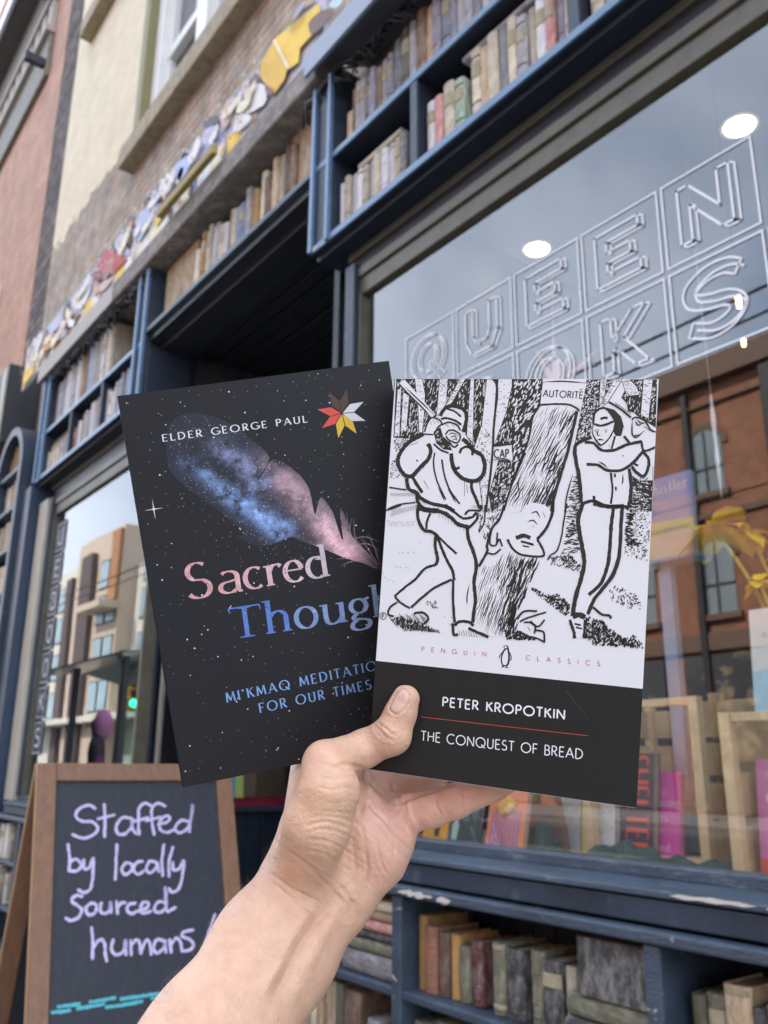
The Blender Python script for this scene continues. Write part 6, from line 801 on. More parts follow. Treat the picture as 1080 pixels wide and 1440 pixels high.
# flowers in a vase: yellow blooms on long stems
fl = thing('flower_vase', 'glass vase of yellow lilies and tulips behind the white picture book', 'flowers', (-1.14, .56, .957))
r_ = random.Random(8); stems = MB(); blooms = []
for (dx, dy, dz, s) in ((-.235, .0, .93, .12), (.05, -.02, .80, .11), (-.05, .06, .84, .06), (.12, .02, .9, .08), (-.10, -.02, .74, .05), (.16, -.03, .74, .07), (-.15, .05, .9, .06)):
    stems.tube(spline([(0, 0, .05), (dx*.12, dy*.3, .28), (dx*.45, dy*.7, dz*.72), (dx, dy, dz)], 5), .0055, 6)
    mb = MB()
    for k in range(9):
        a = k*PI/3+r_.random(); ax = Vector((math.cos(a), .6*math.sin(a), r_.uniform(-.7, .9))).normalized(); c0 = Vector((dx, dy, dz)); sd_ = ax.cross(Vector((0, 0, 1))).normalized()
        pts = [(0, .16), (.35, .42), (.7, .36), (1.0, .06)]
        vs = []
        for t_, ww_ in pts: cc = c0+ax*s*t_+Vector((0, 0, -.35*s*t_*t_)); vs += [cc+sd_*s*ww_, cc+Vector((0, 0, -.06*s)), cc-sd_*s*ww_]
        fs = [(3*i+j, 3*i+j+1, 3*i+j+4, 3*i+j+3) for i in range(3) for j in (0, 1)]
        mb.add(vs, fs, 0, True)
    mb.build('bloom', mat('yellow petals', (.92, .70, .015), .35, .2, 12, second=(.85, .48, .02), smix=(.55, .75)), fl, fix=False)
for (dx, dz, lx, lz) in ((-.02, .30, -.06, .72), (.0, .2, .02, .78), (-.02, .25, -.12, .62), (.03, .3, .15, .66), (.05, .2, .2, .5)):
    w_ = .018; p = spline([(dx, 0, dz), ((dx+lx)/2-.03, .01, (dz+lz)/2), (lx, .02, lz)], 5)
    for i in range(len(p)-1): stems.add([(p[i][0]-w_, p[i][1], p[i][2]), (p[i][0]+w_, p[i][1]+.01, p[i][2]), (p[i+1][0]+w_*.9, p[i+1][1]+.01, p[i+1][2]), (p[i+1][0]-w_*.9, p[i+1][1], p[i+1][2])], [(0, 1, 2, 3)], 0, True)
stems.build('stems', mat('yellow green leaves', (.42, .40, .03), .45, .3, 10), fl, fix=False)
mb = MB(); mb.tube([(0, 0, 0), (0, 0, .02), (0, 0, .12), (0, 0, .3)], [.05, .055, .045, .06], 16); mb.build('vase', mat('green glass', (.12, .2, .16), .1, spec=.8), fl)
# crumpled cloth along the window floor
def cloth(name, label, x0, x1, y0, y1, z, hgt, m, seed):
    rg_ = np.random.default_rng(seed); nx, ny = 70, 22; ph = rg_.uniform(0, 6, 8); X = np.linspace(x0, x1, nx); Y = np.linspace(y0, y1, ny); vs = []
    for j in range(ny):
        for i in range(nx):
            u, v = i/(nx-1), j/(ny-1); e = min(1, 5*min(u, 1-u))*min(1, 4*min(v, 1-v))
            f = .5+.28*math.sin(9*u+ph[0]+3*v)+.22*math.sin(23*u+ph[1]-7*v)+.16*math.sin(41*u+11*v+ph[2])+.1*math.sin(67*u-19*v+ph[3])
            vs.append((X[i]+.01*math.sin(30*v+ph[4]), Y[j]+.014*math.sin(17*u+ph[5]), z+.002+max(0, f)*hgt*e))
    mb = MB(); mb.add(vs, [(j*nx+i, j*nx+i+1, (j+1)*nx+i+1, (j+1)*nx+i) for j in range(ny-1) for i in range(nx-1)], 0, True)
    o = mb.build(name, m, fix=False); md = o.modifiers.new('thick', 'SOLIDIFY'); md.thickness = .003; tag(o, label, 'cloth'); return o
GREENC = mat('dark green cloth', (.022, .055, .045), .9, .3, 12, .3, 200, second=(.035, .075, .062))
cloth('display_cloth', 'dark green cloth heaped in front of the pine crates', -1.72, -1.17, .17, .34, .956, .05, GREENC, 1)
cloth('display_cloth', 'dark green cloth between the orange paperback and the easel', -1.93, -1.75, .20, .33, .956, .075, GREENC, 2)
cloth('display_cloth', 'dark green cloth under the yellow and green paperbacks', -2.50, -2.02, .17, .24, .956, .02, GREENC, 3)
cloth('seat_cloth', 'crimson cloth inside the porch window above the navy bulkhead', -4.80, -4.50, .30, 1.80, .974, .05, mat('crimson cloth', (.22, .008, .028), .9, .3, 10, .2, 150), 5)
P('display_floor', OAK, .003, None, (-5.4, -4.545, 1.105, 1.9, .90, .955))
def art_cy(t, fn, w, h): poly_part(t, 'cover_print', [[(.72, 0), (1, 0), (1, 1), (.72, 1)]], flatcol('lime', (.55, .66, .16)), fn, 1); poly_part(t, 'cover_print', [[(.1, .1), (.45, .12), (.4, .7), (.12, .8)]], flatcol('ice', (.6, .74, .78)), fn, 1)
cover_book('picture_book', 'cyan and lime picture book on the crimson cloth in the porch window', (-4.60, .63, 1.015), .16, .24, .015, 10, PI/2-.25, flatcol('cyan', (.12, .45, .55)), None, art_cy)
mb = MB(); mb.box(-4.75, -4.56, .86, 1.06, 1.01, 1.25); tag(mb.build('cardboard_box', mat('brown box', (.12, .085, .05), .7, .2, 6), bevel=.004), 'brown box beside the cyan picture book in the porch window', 'box')
# left display window: a few books on a step
cover_book('hardback', 'cream hardback standing in the left display window', (-5.2, .4, .957), .16, .24, .02, 6, 0, flatcol('cream cover', (.6, .55, .4)), None, art_lines)
cover_book('hardback', 'teal hardback standing in the left display window', (-5.6, .45, .957), .17, .25, .02, 6, 0, flatcol('teal cover', (.08, .3, .32)), None, art_lines)
# lamps
LAMP = mat('lamp glow', (.9, .85, .7), .5, emit=(1.0, .80, .50), estr=5.0); RIM = mat('lamp rim', (.7, .68, .62), .4)
def ceiling_light(x, y, label):
    t = thing('ceiling_light', label, 'light', (x, y, 3.69), 0, 'round ceiling lamps in the shop')
    mb = MB(); mb.tube([(0, 0, -.008), (0, 0, .0)], [.058, .060], 28, cap=True, smooth=False); mb.build('lens', LAMP, t)
    mb = MB(); ring = arc(0, 0, .069, .069, 0, 360, 32)[:-1]; ribbon(mb, ring, .018, lambda u, v: (u, v, -.004), closed=True); o = mb.build('rim', RIM, t, fix=False); o.modifiers.new('s', 'SOLIDIFY').thickness = .004
ceiling_light(-2.567, 1.2, 'round warm ceiling lamp above the letter U of the window'); ceiling_light(-1.464, 1.2, 'round warm ceiling lamp above the letter N of the window')
BULB = mat('bulb glow', (.9, .7, .4), .5, emit=(1.0, .55, .22), estr=4.0)
bs_ = thing('bulb_string', 'string of small amber bulbs hanging inside behind the letter S', 'light', (-1.345, .8, 3.68))
mb = MB(); mb.tube([(0, 0, 0), (.005, 0, -.6), (0, .0, -1.15)], .0025, 5); mb.build('cord', mat('black cable', (.012, .013, .018)), bs_)
for z, r in ((-.97, .010), (-.988, .009), (-1.003, .008), (-1.13, .008), (-1.145, .007)):
    mb = MB(); mb.tube([(.004, 0, z-r), (.004, 0, z-r*.6), (.004, 0, z), (.004, 0, z+r*.6), (.004, 0, z+r)], [.001, r*.8, r, r*.8, .001], 10, cap=False); mb.build('bulb', BULB, bs_)
ic = thing('glass_pendant', 'long thin clear glass drop hanging right of the held white book', 'ornament', (-1.30, .5, 3.68))
mb = MB(); mb.tube([(0, 0, 0), (0, 0, -1.42)], .0012, 5); mb.build('thread', mat('pale thread', (.6, .6, .6), .5), ic)
mb = MB(); mb.tube([(0, 0, -1.42), (0, 0, -1.50), (0, 0, -1.56), (0, 0, -1.62), (0, 0, -1.74)], [.002, .008, .004, .007, .001], 8); mb.build('drop', mat('clear drop', (.75, .78, .8), .08, spec=.9), ic)
sp_ = thing('paper_star', 'pink pointed paper star hanging above the held white book', 'ornament', (-1.93, .55, 2.52))
mb = MB()
for a, L in ((92, .24), (116, .22), (22, .22), (150, .2), (60, .14), (-30, .16), (200, .16), (250, .18), (300, .16)):
    a = math.radians(a); d = Vector((math.cos(a), 0, math.sin(a))); s = Vector((-d.z, 0, d.x)); w_ = .020
    mb.add([s*w_, Vector((0, -.02, 0)), -s*w_, Vector((0, .02, 0)), d*L], [(0, 1, 4), (1, 2, 4), (2, 3, 4), (3, 0, 4), (0, 3, 2, 1)])
mb.build('points', mat('pink paper', (.80, .42, .42), .5, .1, 6), sp_)
mb = MB(); mb.tube([(0, 0, .1), (0, 0, 1.16)], .0012, 5); mb.build('thread', mat('pale thread'), sp_)
# ------------------------------------------------------------ the other side of the street, seen in the shop glass
RB2 = brick_mat('warm red brick', (.28, .105, .056), (.34, .135, .07), (.25, .155, .11), .23, .08, .012, .5, mvar=.35)
ob = thing('brick_building', 'orange brick building with arched windows across the street', 'building', (-8, -21, 0))
STN = mat('brown stone band', (.16, .10, .07), .8, .2, 4)
y = -20.2
P('wall', RB2, 0, ob, (-36, 10, y-9, y, 0, 12.7))
bw = thing
P('cornice', STN, .03, ob, (-36.2, 10.2, y+.002, y+.35, 12.2, 12.95), (-36, 10, y+.002, y+.12, 11.55, 11.65))
P('band', STN, .02, ob, (-36, 10, y+.002, y+.1, 8.1, 8.3), (-36, 10, y+.002, y+.14, 4.3, 4.8))
P('downpipe', mat('dark downpipe', (.03, .025, .025), .5), .02, ob, (-14.05, -13.85, y+.02, y+.2, 0, 12.1), (-11.4, -10.9, y+.02, y+.3, 0, 12.1), (-22.2, -22.0, y+.02, y+.2, 0, 12.1))
STG = mat('reflected pane', (.22, .26, .28), .1, .2, 1, spec=.8)
for r, (z0, z1) in enumerate(((8.9, 10.3), (5.3, 6.9))):
    for i in range(17):
        x = -35+i*2.65+.34
        if -14.4 < x < -13.6 or -11.8 < x < -10.5: continue
        wn = MB(); c = x; rr = .55
        pts = [(c-rr, z0), (c+rr, z0)]+[(c+rr*math.cos(t), z1+rr*math.sin(t)) for t in np.linspace(0, PI, 12)]
        wn.prism(pts, y+.004, y+.03, lambda u, v, q: (u, q, v)); o = part(wn, 'window', STG, ob)
        hd = MB(); ribbon(hd, [(c+.66*math.cos(t), z1+.66*math.sin(t)) for t in np.linspace(0, PI, 14)], .2, lambda u, v: (u, y+.06, v)); part(hd, 'arch', STN, o, fix=False)
        P('sill', STN, .01, o, (c-.7, c+.7, y+.002, y+.15, z0-.18, z0-.004)); P('sash', mat('dark sash', (.05, .04, .035), .5), 0, o, (c-.03, c+.03, y+.031, y+.06, z0, z1+.5), (c-.54, c+.54, y+.031, y+.058, (z0+z1)/2, (z0+z1)/2+.07))
P('shop_fronts', mat('dark shop fronts', (.06, .06, .065), .4, .4, .6, second=(.25, .2, .12), smix=(.55, .6)), 0, ob, *[(-35.5+i*5.2, -31+i*5.2, y+.003, y+.1, .1, 4.2) for i in range(9)])
ap = thing('apartment_building', 'modern cream and brown apartment block with tall windows farther along the street', 'building', (-60, -21, 0))
CRM = mat('pale render', (.66, .64, .58), .8, .08, 1); PCH = mat('peach render', (.58, .48, .38), .8, .08, 1); DBR = mat('dark brown cladding', (.10, .075, .07), .7, .15, 2); TIM = mat('amber timber', (.40, .19, .08), .6, .2, 3)
P('body', CRM, 0, ap, (-75, -66.5, -35, y+.2, 0, 16.5), (-57.5, -47, -35, y, 0, 14.5))
P('body_peach', PCH, 0, ap, (-66.5, -57.5, -35, y+1.2, 0, 17.3)); P('dark_bay', DBR, 0, ap, (-64.5, -62.2, y+1.2, y+1.6, 0, 16), (-71, -69.6, y+.2, y+.6, 0, 15.5))
P('timber_bay', TIM, 0, ap, (-52, -49, y+.01, y+.5, 8, 14.2), (-59, -57.6, y+1.21, y+1.5, 12, 17))
P('balcony', PCH, .02, ap, (-61.5, -57.2, y+1.205, y+2.6, 11.3, 11.8)); P('canopy', CRM, .02, ap, (-75, -47, y+.01, y+2.2, 3.8, 4.2))
for (xa, yy) in ((-73.5, .2), (-68.8, .2), (-61.2, 1.2), (-59.4, 1.2), (-56, 0), (-53.8, 0)):
    for z in (4.6, 7.6, 10.6, 13.2):
        f = P('window', mat('dark window frame', (.06, .055, .05), .5), 0, ap, (xa-.1, xa+1.5, y+yy+.002, y+yy+.08, z-.1, z+2.0)); P('pane', mat('sky blue pane', (.34, .50, .58), .1, .2, .7, spec=.8), 0, f, (xa, xa+.66, y+yy+.081, y+yy+.09, z, z+1.9), (xa+.74, xa+1.4, y+yy+.081, y+yy+.09, z, z+1.9))
# more of the street so the glass never mirrors emptiness
for (x0, x1, hh, c, lb) in ((-46.9, -36.3, 10.5, (.40, .32, .26), 'pale tan brick terrace between the arched brick block and the apartments'), (10.4, 26, 11.5, (.38, .2, .14), 'dark red brick terrace right of the arched brick block'), (-100, -75.2, 13, (.45, .42, .38), 'pale grey block at the far end of the street')):
    t = thing('terrace', lb, 'building', ((x0+x1)/2, -24, 0)); P('wall', mat('terrace %d' % int(x0), c, .85, .15, 1.5), 0, t, (x0, x1, -32, y, 0, hh))
    for i in range(int((x1-x0)/2.6)):
        for z in (5, 8): P('window', STG, 0, t, (x0+.8+i*2.6, x0+2+i*2.6, y+.002, y+.05, z, z+1.7))
# shelter, pole, lights, passer-by
sh = thing('bus_shelter', 'glass bus shelter with a green glass roof by the kerb', 'shelter', (-12, -2.8, 0)); GG = glass_mat('green shelter glass', 1.5, (.70, .86, .80))
mb = MB(); mb.prism([(-3.5, 2.45), (-2.8, 2.62), (-1.9, 2.5), (-1.9, 2.47), (-2.8, 2.59), (-3.5, 2.42)], -14.3, -10.2, lambda u, v, q: (q, u, v)); part(mb, 'roof', mat('green roof glass', (.20, .42, .34), .15, .1, 2, spec=.7), sh)
P('post', mat('grey shelter post', (.09, .10, .10), .5), .01, sh, *[(x, x+.08, yy, yy+.08, 0, 2.45) for x in (-14.2, -12.2, -10.4) for yy in (-3.45, -2.05)])
P('panel', GG, 0, sh, (-14.2, -10.4, -3.42, -3.41, .2, 2.2))
P('bench', mat('grey shelter post'), .01, sh, (-13.6, -11.2, -3.3, -2.9, .45, .5), (-13.4, -13.3, -3.2, -3.0, 0, .449), (-11.5, -11.4, -3.2, -3.0, 0, .449))
pl = thing('utility_pole', 'tall black street pole standing at the kerb', 'pole', (-11.85, -2.9, 0)); mb = MB(); mb.tube([(0, 0, 0), (0, 0, 4), (0, 0, 8.5)], [.075, .065, .05], 12); mb.build('shaft', mat('black pole', (.012, .012, .013), .45), pl)
mb = MB(); mb.tube([(0, 0, 0), (0, 0, .5)], .11, 12); mb.build('base', mat('black pole'), pl)
tl = thing('traffic_light', 'yellow traffic light showing green down the street', 'traffic light', (-39.7, -13.6, 0)); YEL = mat('signal yellow', (.65, .36, .03), .5)
mb = MB(); mb.tube([(0, -3.5, 0), (0, -3.5, 5.2), (0, -1.5, 5.6), (0, 0, 5.6)], .09, 8); mb.build('pole', mat('black pole'), tl)
mb = MB(); mb.box(-.25, .25, -.28, .28, 3.5, 5.1); mb.build('housing', YEL, tl, .03)
for z, e in ((4.75, None), (4.3, None), (3.85, (.05, 1, .55))):
    mb = MB(); mb.tube([(.24, 0, z), (.27, 0, z)], .19, 16, smooth=False); mb.build('lamp', mat('green signal', (.05, .8, .4), .4, emit=e, estr=5) if e else mat('dark signal', (.06, .03, .02), .4), tl)
for i, (yw, zw) in enumerate(((-6.5, 6.4), (-7.2, 6.5), (-12.8, 6.4), (-5.2, 9.2), (-5.4, 9.8), (-5.6, 10.4))):
    mb = MB(); mb.tube([(x, yw+(.3*math.sin(x*.05) if i > 2 else 0), zw-.25*math.sin(PI*((x+90) % 30)/30)) for x in range(-90, 31, 3)], .02 if i < 3 else .028, 5)
    tag(mb.build('overhead_wire', mat('black cable')), ('streetcar wire over the near lane', 'second streetcar wire just beyond the near lane', 'streetcar wire over the far lane', 'lowest utility cable along the kerb', 'middle utility cable along the kerb', 'highest utility cable along the kerb')[i], 'wire', 'overhead wires along the street')
# passer-by with pink hair, one skinned figure
def skin_figure(name, verts, edges, radii, m, parent=None, sub=2):
    me = bpy.data.meshes.new(name); me.from_pydata(verts, edges, []); o = bpy.data.objects.new(name, me); COL.objects.link(o); o.parent = parent
    me.materials.append(m); sk = o.modifiers.new('skin', 'SKIN')
    for i, r in enumerate(radii): me.skin_vertices[0].data[i].radius = r if isinstance(r, tuple) else (r, r)
    me.skin_vertices[0].data[0].use_root = True; sk.use_smooth_shade = True; s = o.modifiers.new('sub', 'SUBSURF'); s.levels = sub; s.render_levels = sub; return o
pr = thing('person', 'passer-by with pink hair in magenta and dark clothes walking near the kerb', 'person', (-10.25, -1.72, 0), .35)
V = [(0, 0, .95), (0, 0, 1.12), (0, .01, 1.30), (0, .015, 1.44), (0, .02, 1.52), (0, .03, 1.62), (0, .035, 1.70), (.10, 0, .92), (.12, .06, .50), (.12, -.02, .10), (.12, .12, .05), (-.10, 0, .92), (-.12, -.08, .50), (-.12, -.28, .12), (-.12, -.16, .06), (.19, .01, 1.40), (.24, -.02, 1.12), (.22, .12, .92), (.21, .16, .84), (-.19, .01, 1.40), (-.24, .0, 1.12), (-.22, .10, .90), (-.21, .13, .82)]
E_ = [(0, 1), (1, 2), (2, 3), (3, 4), (4, 5), (5, 6), (0, 7), (7, 8), (8, 9), (9, 10), (0, 11), (11, 12), (12, 13), (13, 14), (3, 15), (15, 16), (16, 17), (17, 18), (3, 19), (19, 20), (20, 21), (21, 22)]
Rr = [(.15, .11), (.13, .10), (.16, .11), (.10, .07), .05, (.075, .09), (.06, .075), .085, .062, .04, .035, .085, .062, .04, .035, .06, .045, .035, .028, .06, .045, .035, .028]
skin_figure('body', V, E_, Rr, mat('magenta street clothes', (.30, .05, .20), .8, .5, 2.2, second=(.05, .045, .06), smix=(.40, .46)), pr)
bm_ = bmesh.new(); bmesh.ops.create_icosphere(bm_, subdivisions=4, radius=.115)
for v in bm_.verts: v.co = Vector((v.co.x*(1.0+.08*math.sin(40*v.co.z)), v.co.y*.95-.03, v.co.z*1.5+1.62+.02*math.sin(30*v.co.x)))
me_ = bpy.data.meshes.new('hair'); bm_.to_mesh(me_); bm_.free(); me_.materials.append(mat('pink hair', (.92, .36, .72), .6, .2, 20)); me_.polygons.foreach_set('use_smooth', [True]*len(me_.polygons)); ho = bpy.data.objects.new('hair', me_); COL.objects.link(ho); ho.parent = pr
skin_figure('face', [(0, .125, 1.58), (0, .13, 1.66)], [(0, 1)], [(.055, .035), (.06, .03)], mat('face skin', (.5, .33, .25), .5), pr)
# ------------------------------------------------------------ the two paperbacks held up
CV = Matrix.Diagonal((1, -1, -1, 1))
def cvpose(Rl, T): return CAM_M @ CV @ (Matrix.Translation(T) @ Matrix(Rl).to_4x4())
RB_R = ((.9532, .0686, -.2943), (.0488, -.9961, -.0739), (-.2982, .0561, -.9529)); RB_T = (.0058, -.0685, .4448); RBW, RBH, RBT = .129, .198, .012
LB_R = ((.974, -.147, .1722), (-.1553, -.9872, .0357), (.1647, -.0615, -.9844)); LB_T = (-.1348, -.0588, .4393); LBW, LBH, LBT = .141, .205, .009
PAPER = mat('book paper', (.62, .58, .50), .85, .08, 60, stretch=(1, 1, 30))
def paperback(label, Rl, T, w, h, th, mc, mb_, bow):
    Mw = cvpose(Rl, T) @ Matrix.Translation((0, -h, 0))
    t = thing('paperback', label, 'book'); t.matrix_world = Mw
    def fz(x, y):                                             # covers are never flat: a slight bow and a lifted corner
        u, v = x/w, y/h; return bow*(math.sin(PI*u)*.0011*(1-.4*v)+.0012*u*u*v*v)
    nx, ny = 24, 30
    def sheet_(z, flip):
        mb = MB(); vs = [(w*i/nx, h*j/ny, fz(w*i/nx, h*j/ny)*(1 if not flip else .4)+z) for j in range(ny+1) for i in range(nx+1)]
        mb.add(vs, [(j*(nx+1)+i, j*(nx+1)+i+1, (j+1)*(nx+1)+i+1, (j+1)*(nx+1)+i) for j in range(ny) for i in range(nx)], 0, False); return mb
    f = sheet_(0, False).build('front_cover', [mc, PAPER], t, fix=False); md = f.modifiers.new('card', 'SOLIDIFY'); md.thickness = .0004; md.offset = -1; md.material_offset_rim = 1
    b = sheet_(-th+.0004, True).build('back_cover', mb_, t, fix=False); md = b.modifiers.new('card', 'SOLIDIFY'); md.thickness = .00035; md.offset = -1
    sp = MB(); pts = [(-.0004*math.sin(PI*k/8)-.0001, -th*k/8) for k in range(9)]
    sp.add([(x, y, z) for y in (0, h) for x, z in pts], [(k, k+1, k+10, k+9) for k in range(8)], 0, True); s = sp.build('spine', mb_, t, fix=False); s.modifiers.new('card', 'SOLIDIFY').thickness = .0003
    pg = MB(); vs = []; rows = 9
    for j in (0, 1):
        for i in range(nx+1):
            x = .0006+(w-.0022)*i/nx; y = .0006 if j == 0 else h-.0008
            vs += [(x, y, fz(x, y)-.0006), (x, y, fz(x, y)*.4-th+.0011)]
    n1 = 2*(nx+1)
    for i in range(nx):
        a, b2 = 2*i, 2*i+2
        pg.f += [[a, b2, b2+1, a+1], [a+n1, a+1+n1, b2+1+n1, b2+n1], [a, a+n1, b2+n1, b2], [a+1, b2+1, b2+1+n1, a+1+n1]]
    pg.f += [[0, 1, 1+n1, n1], [2*nx, 2*nx+n1, 2*nx+1+n1, 2*nx+1]]; pg.v = vs; pg.mi = [0]*len(pg.f); pg.sm = [False]*len(pg.f)
    pg.build('pages', PAPER, t)
    # print on the cover: mm from the top left corner, k layers of ink up
    return t, (lambda u, v, k=1: Vector((u/1000, h-v/1000, fz(u/1000, h-v/1000)+.00002+.00002*k)))
COVER_W = mat('white laminated cover', (.72, .72, .735), .42, .02, 4, spec=.4); COVER_K = mat('black laminated cover', (.0145, .014, .0125), .52, .1, 5, spec=.3)
INK_K = mat('black woodcut ink', (.018, .017, .014), .5, .1, 20, spec=.45); INK_W = mat('white woodcut paper', (.72, .72, .735), .42, .02, 4, spec=.4); INK_R = mat('red title ink', (.50, .07, .04), .5, .05)
rt, rf = paperback('white and black paperback with a woodcut of two woodcutters, held in front', RB_R, RB_T, RBW, RBH, RBT, COVER_W, COVER_K, .3)
rg0 = np.random.default_rng(7)
def pip(P, poly):
    P = np.asarray(P); n = len(poly); c = np.zeros(len(P), bool)
    for i in range(n):
        x1, y1 = poly[i]; x2, y2 = poly[(i+1) % n]
        if y1 == y2: continue
        c ^= ((y1 > P[:, 1]) != (y2 > P[:, 1])) & (P[:, 0] < (x2-x1)*(P[:, 1]-y1)/(y2-y1)+x1)
    return c
def clipbox(P): return [(min(max(x, .15), 128.85), min(max(y, .15), 143.6)) for x, y in P]
def fillgrid(mb, poly, fn, mi=0):
    """polygon draped over the slightly bowed cover"""
    poly = clipbox(poly); dense = []
    for i in range(len(poly)):
        a, b = np.array(poly[i]), np.array(poly[(i+1) % len(poly)]); m = max(1, int(np.linalg.norm(b-a)/3))
        dense += [tuple(a+(b-a)*k/m) for k in range(m)]
    mb.add([fn(*p) for p in dense], [tuple(range(len(dense)))], mi)
def hatch(mb, poly, n, ang, ln, wd, fn, kind, rng):
    poly = clipbox(poly); A = np.array(poly); lo, hi = A.min(0), A.max(0); got = 0; tries = 0
    while got < n and tries < n*12:
        tries += 1; p = rng.uniform(lo, hi)
        if not pip([p], poly)[0]: continue
        a = math.radians(ang+rng.normal(0, 14)); L = ln*rng.uniform(.5, 1.4); d = np.array([math.cos(a), -math.sin(a)])*L/2; nrm = np.array([-d[1], d[0]])/np.linalg.norm(d)
        pts = [p-d, p-d*.3+nrm*rng.normal(0, .12), p+d*.4+nrm*rng.normal(0, .12), p+d]
        if not pip(pts, poly).all(): continue
        w_ = wd*rng.uniform(.6, 1.5); ribbon(mb, spline(pts, 2), w_, fn, 0, .3, rng, taper=True); got += 1
black = [MB() for _ in range(6)]; whitem = [MB() for _ in range(6)]
L = lambda k: (lambda u, v: rf(min(max(u, .1), 128.9), min(max(v, .1), 143.7), k))
def region(i, kb, kw):
    poly, kind, n, ang, ln, wd = ART_REG[i]
    if kind == 'D': fillgrid(black[kb], poly, L(kb*2+1)); hatch(whitem[kw], poly, int(n*1.35), ang, ln, wd, L(kw*2+2), kind, rg0)
    elif kind == 'H': hatch(black[kb], poly, int(n*1.7), ang, ln, wd*1.4, L(kb*2+1), kind, rg0)
    else:                                                        # bark: long wavy cuts, denser towards the shaded side
        fillgrid(whitem[kw], poly, L(kw*2+1)); A = np.array(clipbox(poly)); lo, hi = A.min(0), A.max(0); a = math.radians(ang); d = np.array([math.cos(a), -math.sin(a)]); nr = np.array([d[1]*-1, d[0]])
        s = A @ nr; s0, s1 = s.min(), s.max(); q = s0+.2
        while q < s1:
            f = (q-s0)/(s1-s0); dens = .8 if ang < 70 else .65
            t0, t1 = (A @ d).min(), (A @ d).max(); t = t0+rg0.uniform(0, 4)
            while t < t1:
                L_ = rg0.uniform(9, 26); pts = [nr*(q+rg0.normal(0, .20))+d*(t+L_*k/7) for k in range(8)]; ins = pip(pts, poly)
                pts = [p for p, i_ in zip(pts, ins) if i_]
                if len(pts) >= 3: ribbon(black[kb], spline(pts, 3), wd*(.75+(1.35 if ang < 70 else .75)*abs(f)**1.5)*rg0.uniform(.6, 1.5), L(kb*2+2), 0, .35, rg0, taper=True)
                t += L_+rg0.uniform(.3, 2.2)
            q += 1.25*dens*rg0.uniform(.8, 1.35)*(1.2-.4*f)
for i in (0, 1, 3, 5, 6): region(i, 0, 0)
for t_ in ART_TRUNKS:
    fillgrid(whitem[1], t_, L(3)); c = clipbox(t_); ribbon(black[1], c+[c[0]], .32, L(4), 0, .3, rg0)
    hatch(black[1], t_, 26, 6, 1.5, .2, L(4), 'H', rg0)
for i in (2, 8, 9, 10): region(i, 2, 2)
for i in (7, 11, 12, 13, 22, 23, 24, 25, 27): region(i, 2, 2)
for p in ART_WHITE: fillgrid(whitem[3], p, L(7))
for i in (4, 14, 15, 16, 17, 18, 19, 20, 21, 26, 28, 29): region(i, 4, 4)
for wd, pts in ART_STROKES: ribbon(black[5], spline(pts, 6), wd*1.02+.03, L(11), 0, .16, rg0, taper=wd < .7)
band = MB()
for i in range(24):                                               # black lower band
    x0, x1 = 128.98*i/24, 128.98*(i+1)/24
    for j in range(6):
        y0, y1 = 144+53.9*j/6, 144+53.9*(j+1)/6; band.add([rf(x0+.01, y0, .5), rf(x1+.01, y0, .5), rf(x1+.01, y1, .5), rf(x0+.01, y1, .5)], [(0, 1, 2, 3)])
art = MB(); artw = MB()
for m_ in black: art.add(m_.v, m_.f)
for m_ in whitem: artw.add(m_.v, m_.f)
letters(art, 'AUTORITE', (75.8, 8.7), (94.6, 9.6), 3.2, L(11), .15, rng=rg0, rough=.2); ribbon(art, [(93.2, 5.6), (94.2, 4.9)], .4, L(11))
letters(art, 'CAP', (53.7, 39.4), (60.8, 39.1), 4.0, L(11), .16, rng=rg0, rough=.2)
circ = arc(2.2, 121.3, 1.7, 1.7, 0, 360, 20)[:-1]; ribbon(art, circ, .35, L(11), closed=True); letters(art, 'F', (1.6, 122.4), (2.8, 122.4), 2, L(11), .2)
art.build('woodcut', INK_K, rt, fix=False); artw.build('woodcut_paper', INK_W, rt, fix=False); band.build('black_band', COVER_K, rt, fix=False)
f2 = lambda u, v: rf(u, v, 3)
mb = MB(); letters(mb, 'PENGUIN', (23.4, 136.9), (55.8, 136.4), 2.15, f2, .13, track=1.35); letters(mb, 'CLASSICS', (75.0, 136.1), (109.5, 135.6), 2.15, f2, .13, track=1.35); ribbon(mb, [(25.5+80.2*i/40, 169.0-.8*i/40) for i in range(41)], .28, f2); mb.build('red_lettering', INK_R, rt, fix=False)
INK_T = mat('white title ink', (.80, .80, .82), .5, .02)
mb = MB(); letters(mb, 'PETER KROPOTKIN', (35.7, 162.5), (94.7, 161.9), 4.25, f2, .17, track=.2); letters(mb, 'THE CONQUEST OF BREAD', (26.0, 180.3), (103.9, 179.2), 4.5, f2, .105, track=.17); mb.build('white_lettering', INK_T, rt, fix=False)
mb = MB(); ribbon(mb, [(94.5+11*i/8, 148.5+12*i/8) for i in range(9)], .10, f2); mb.build('scratch', mat('faint scratch', (.10, .10, .10), .5), rt, fix=False)
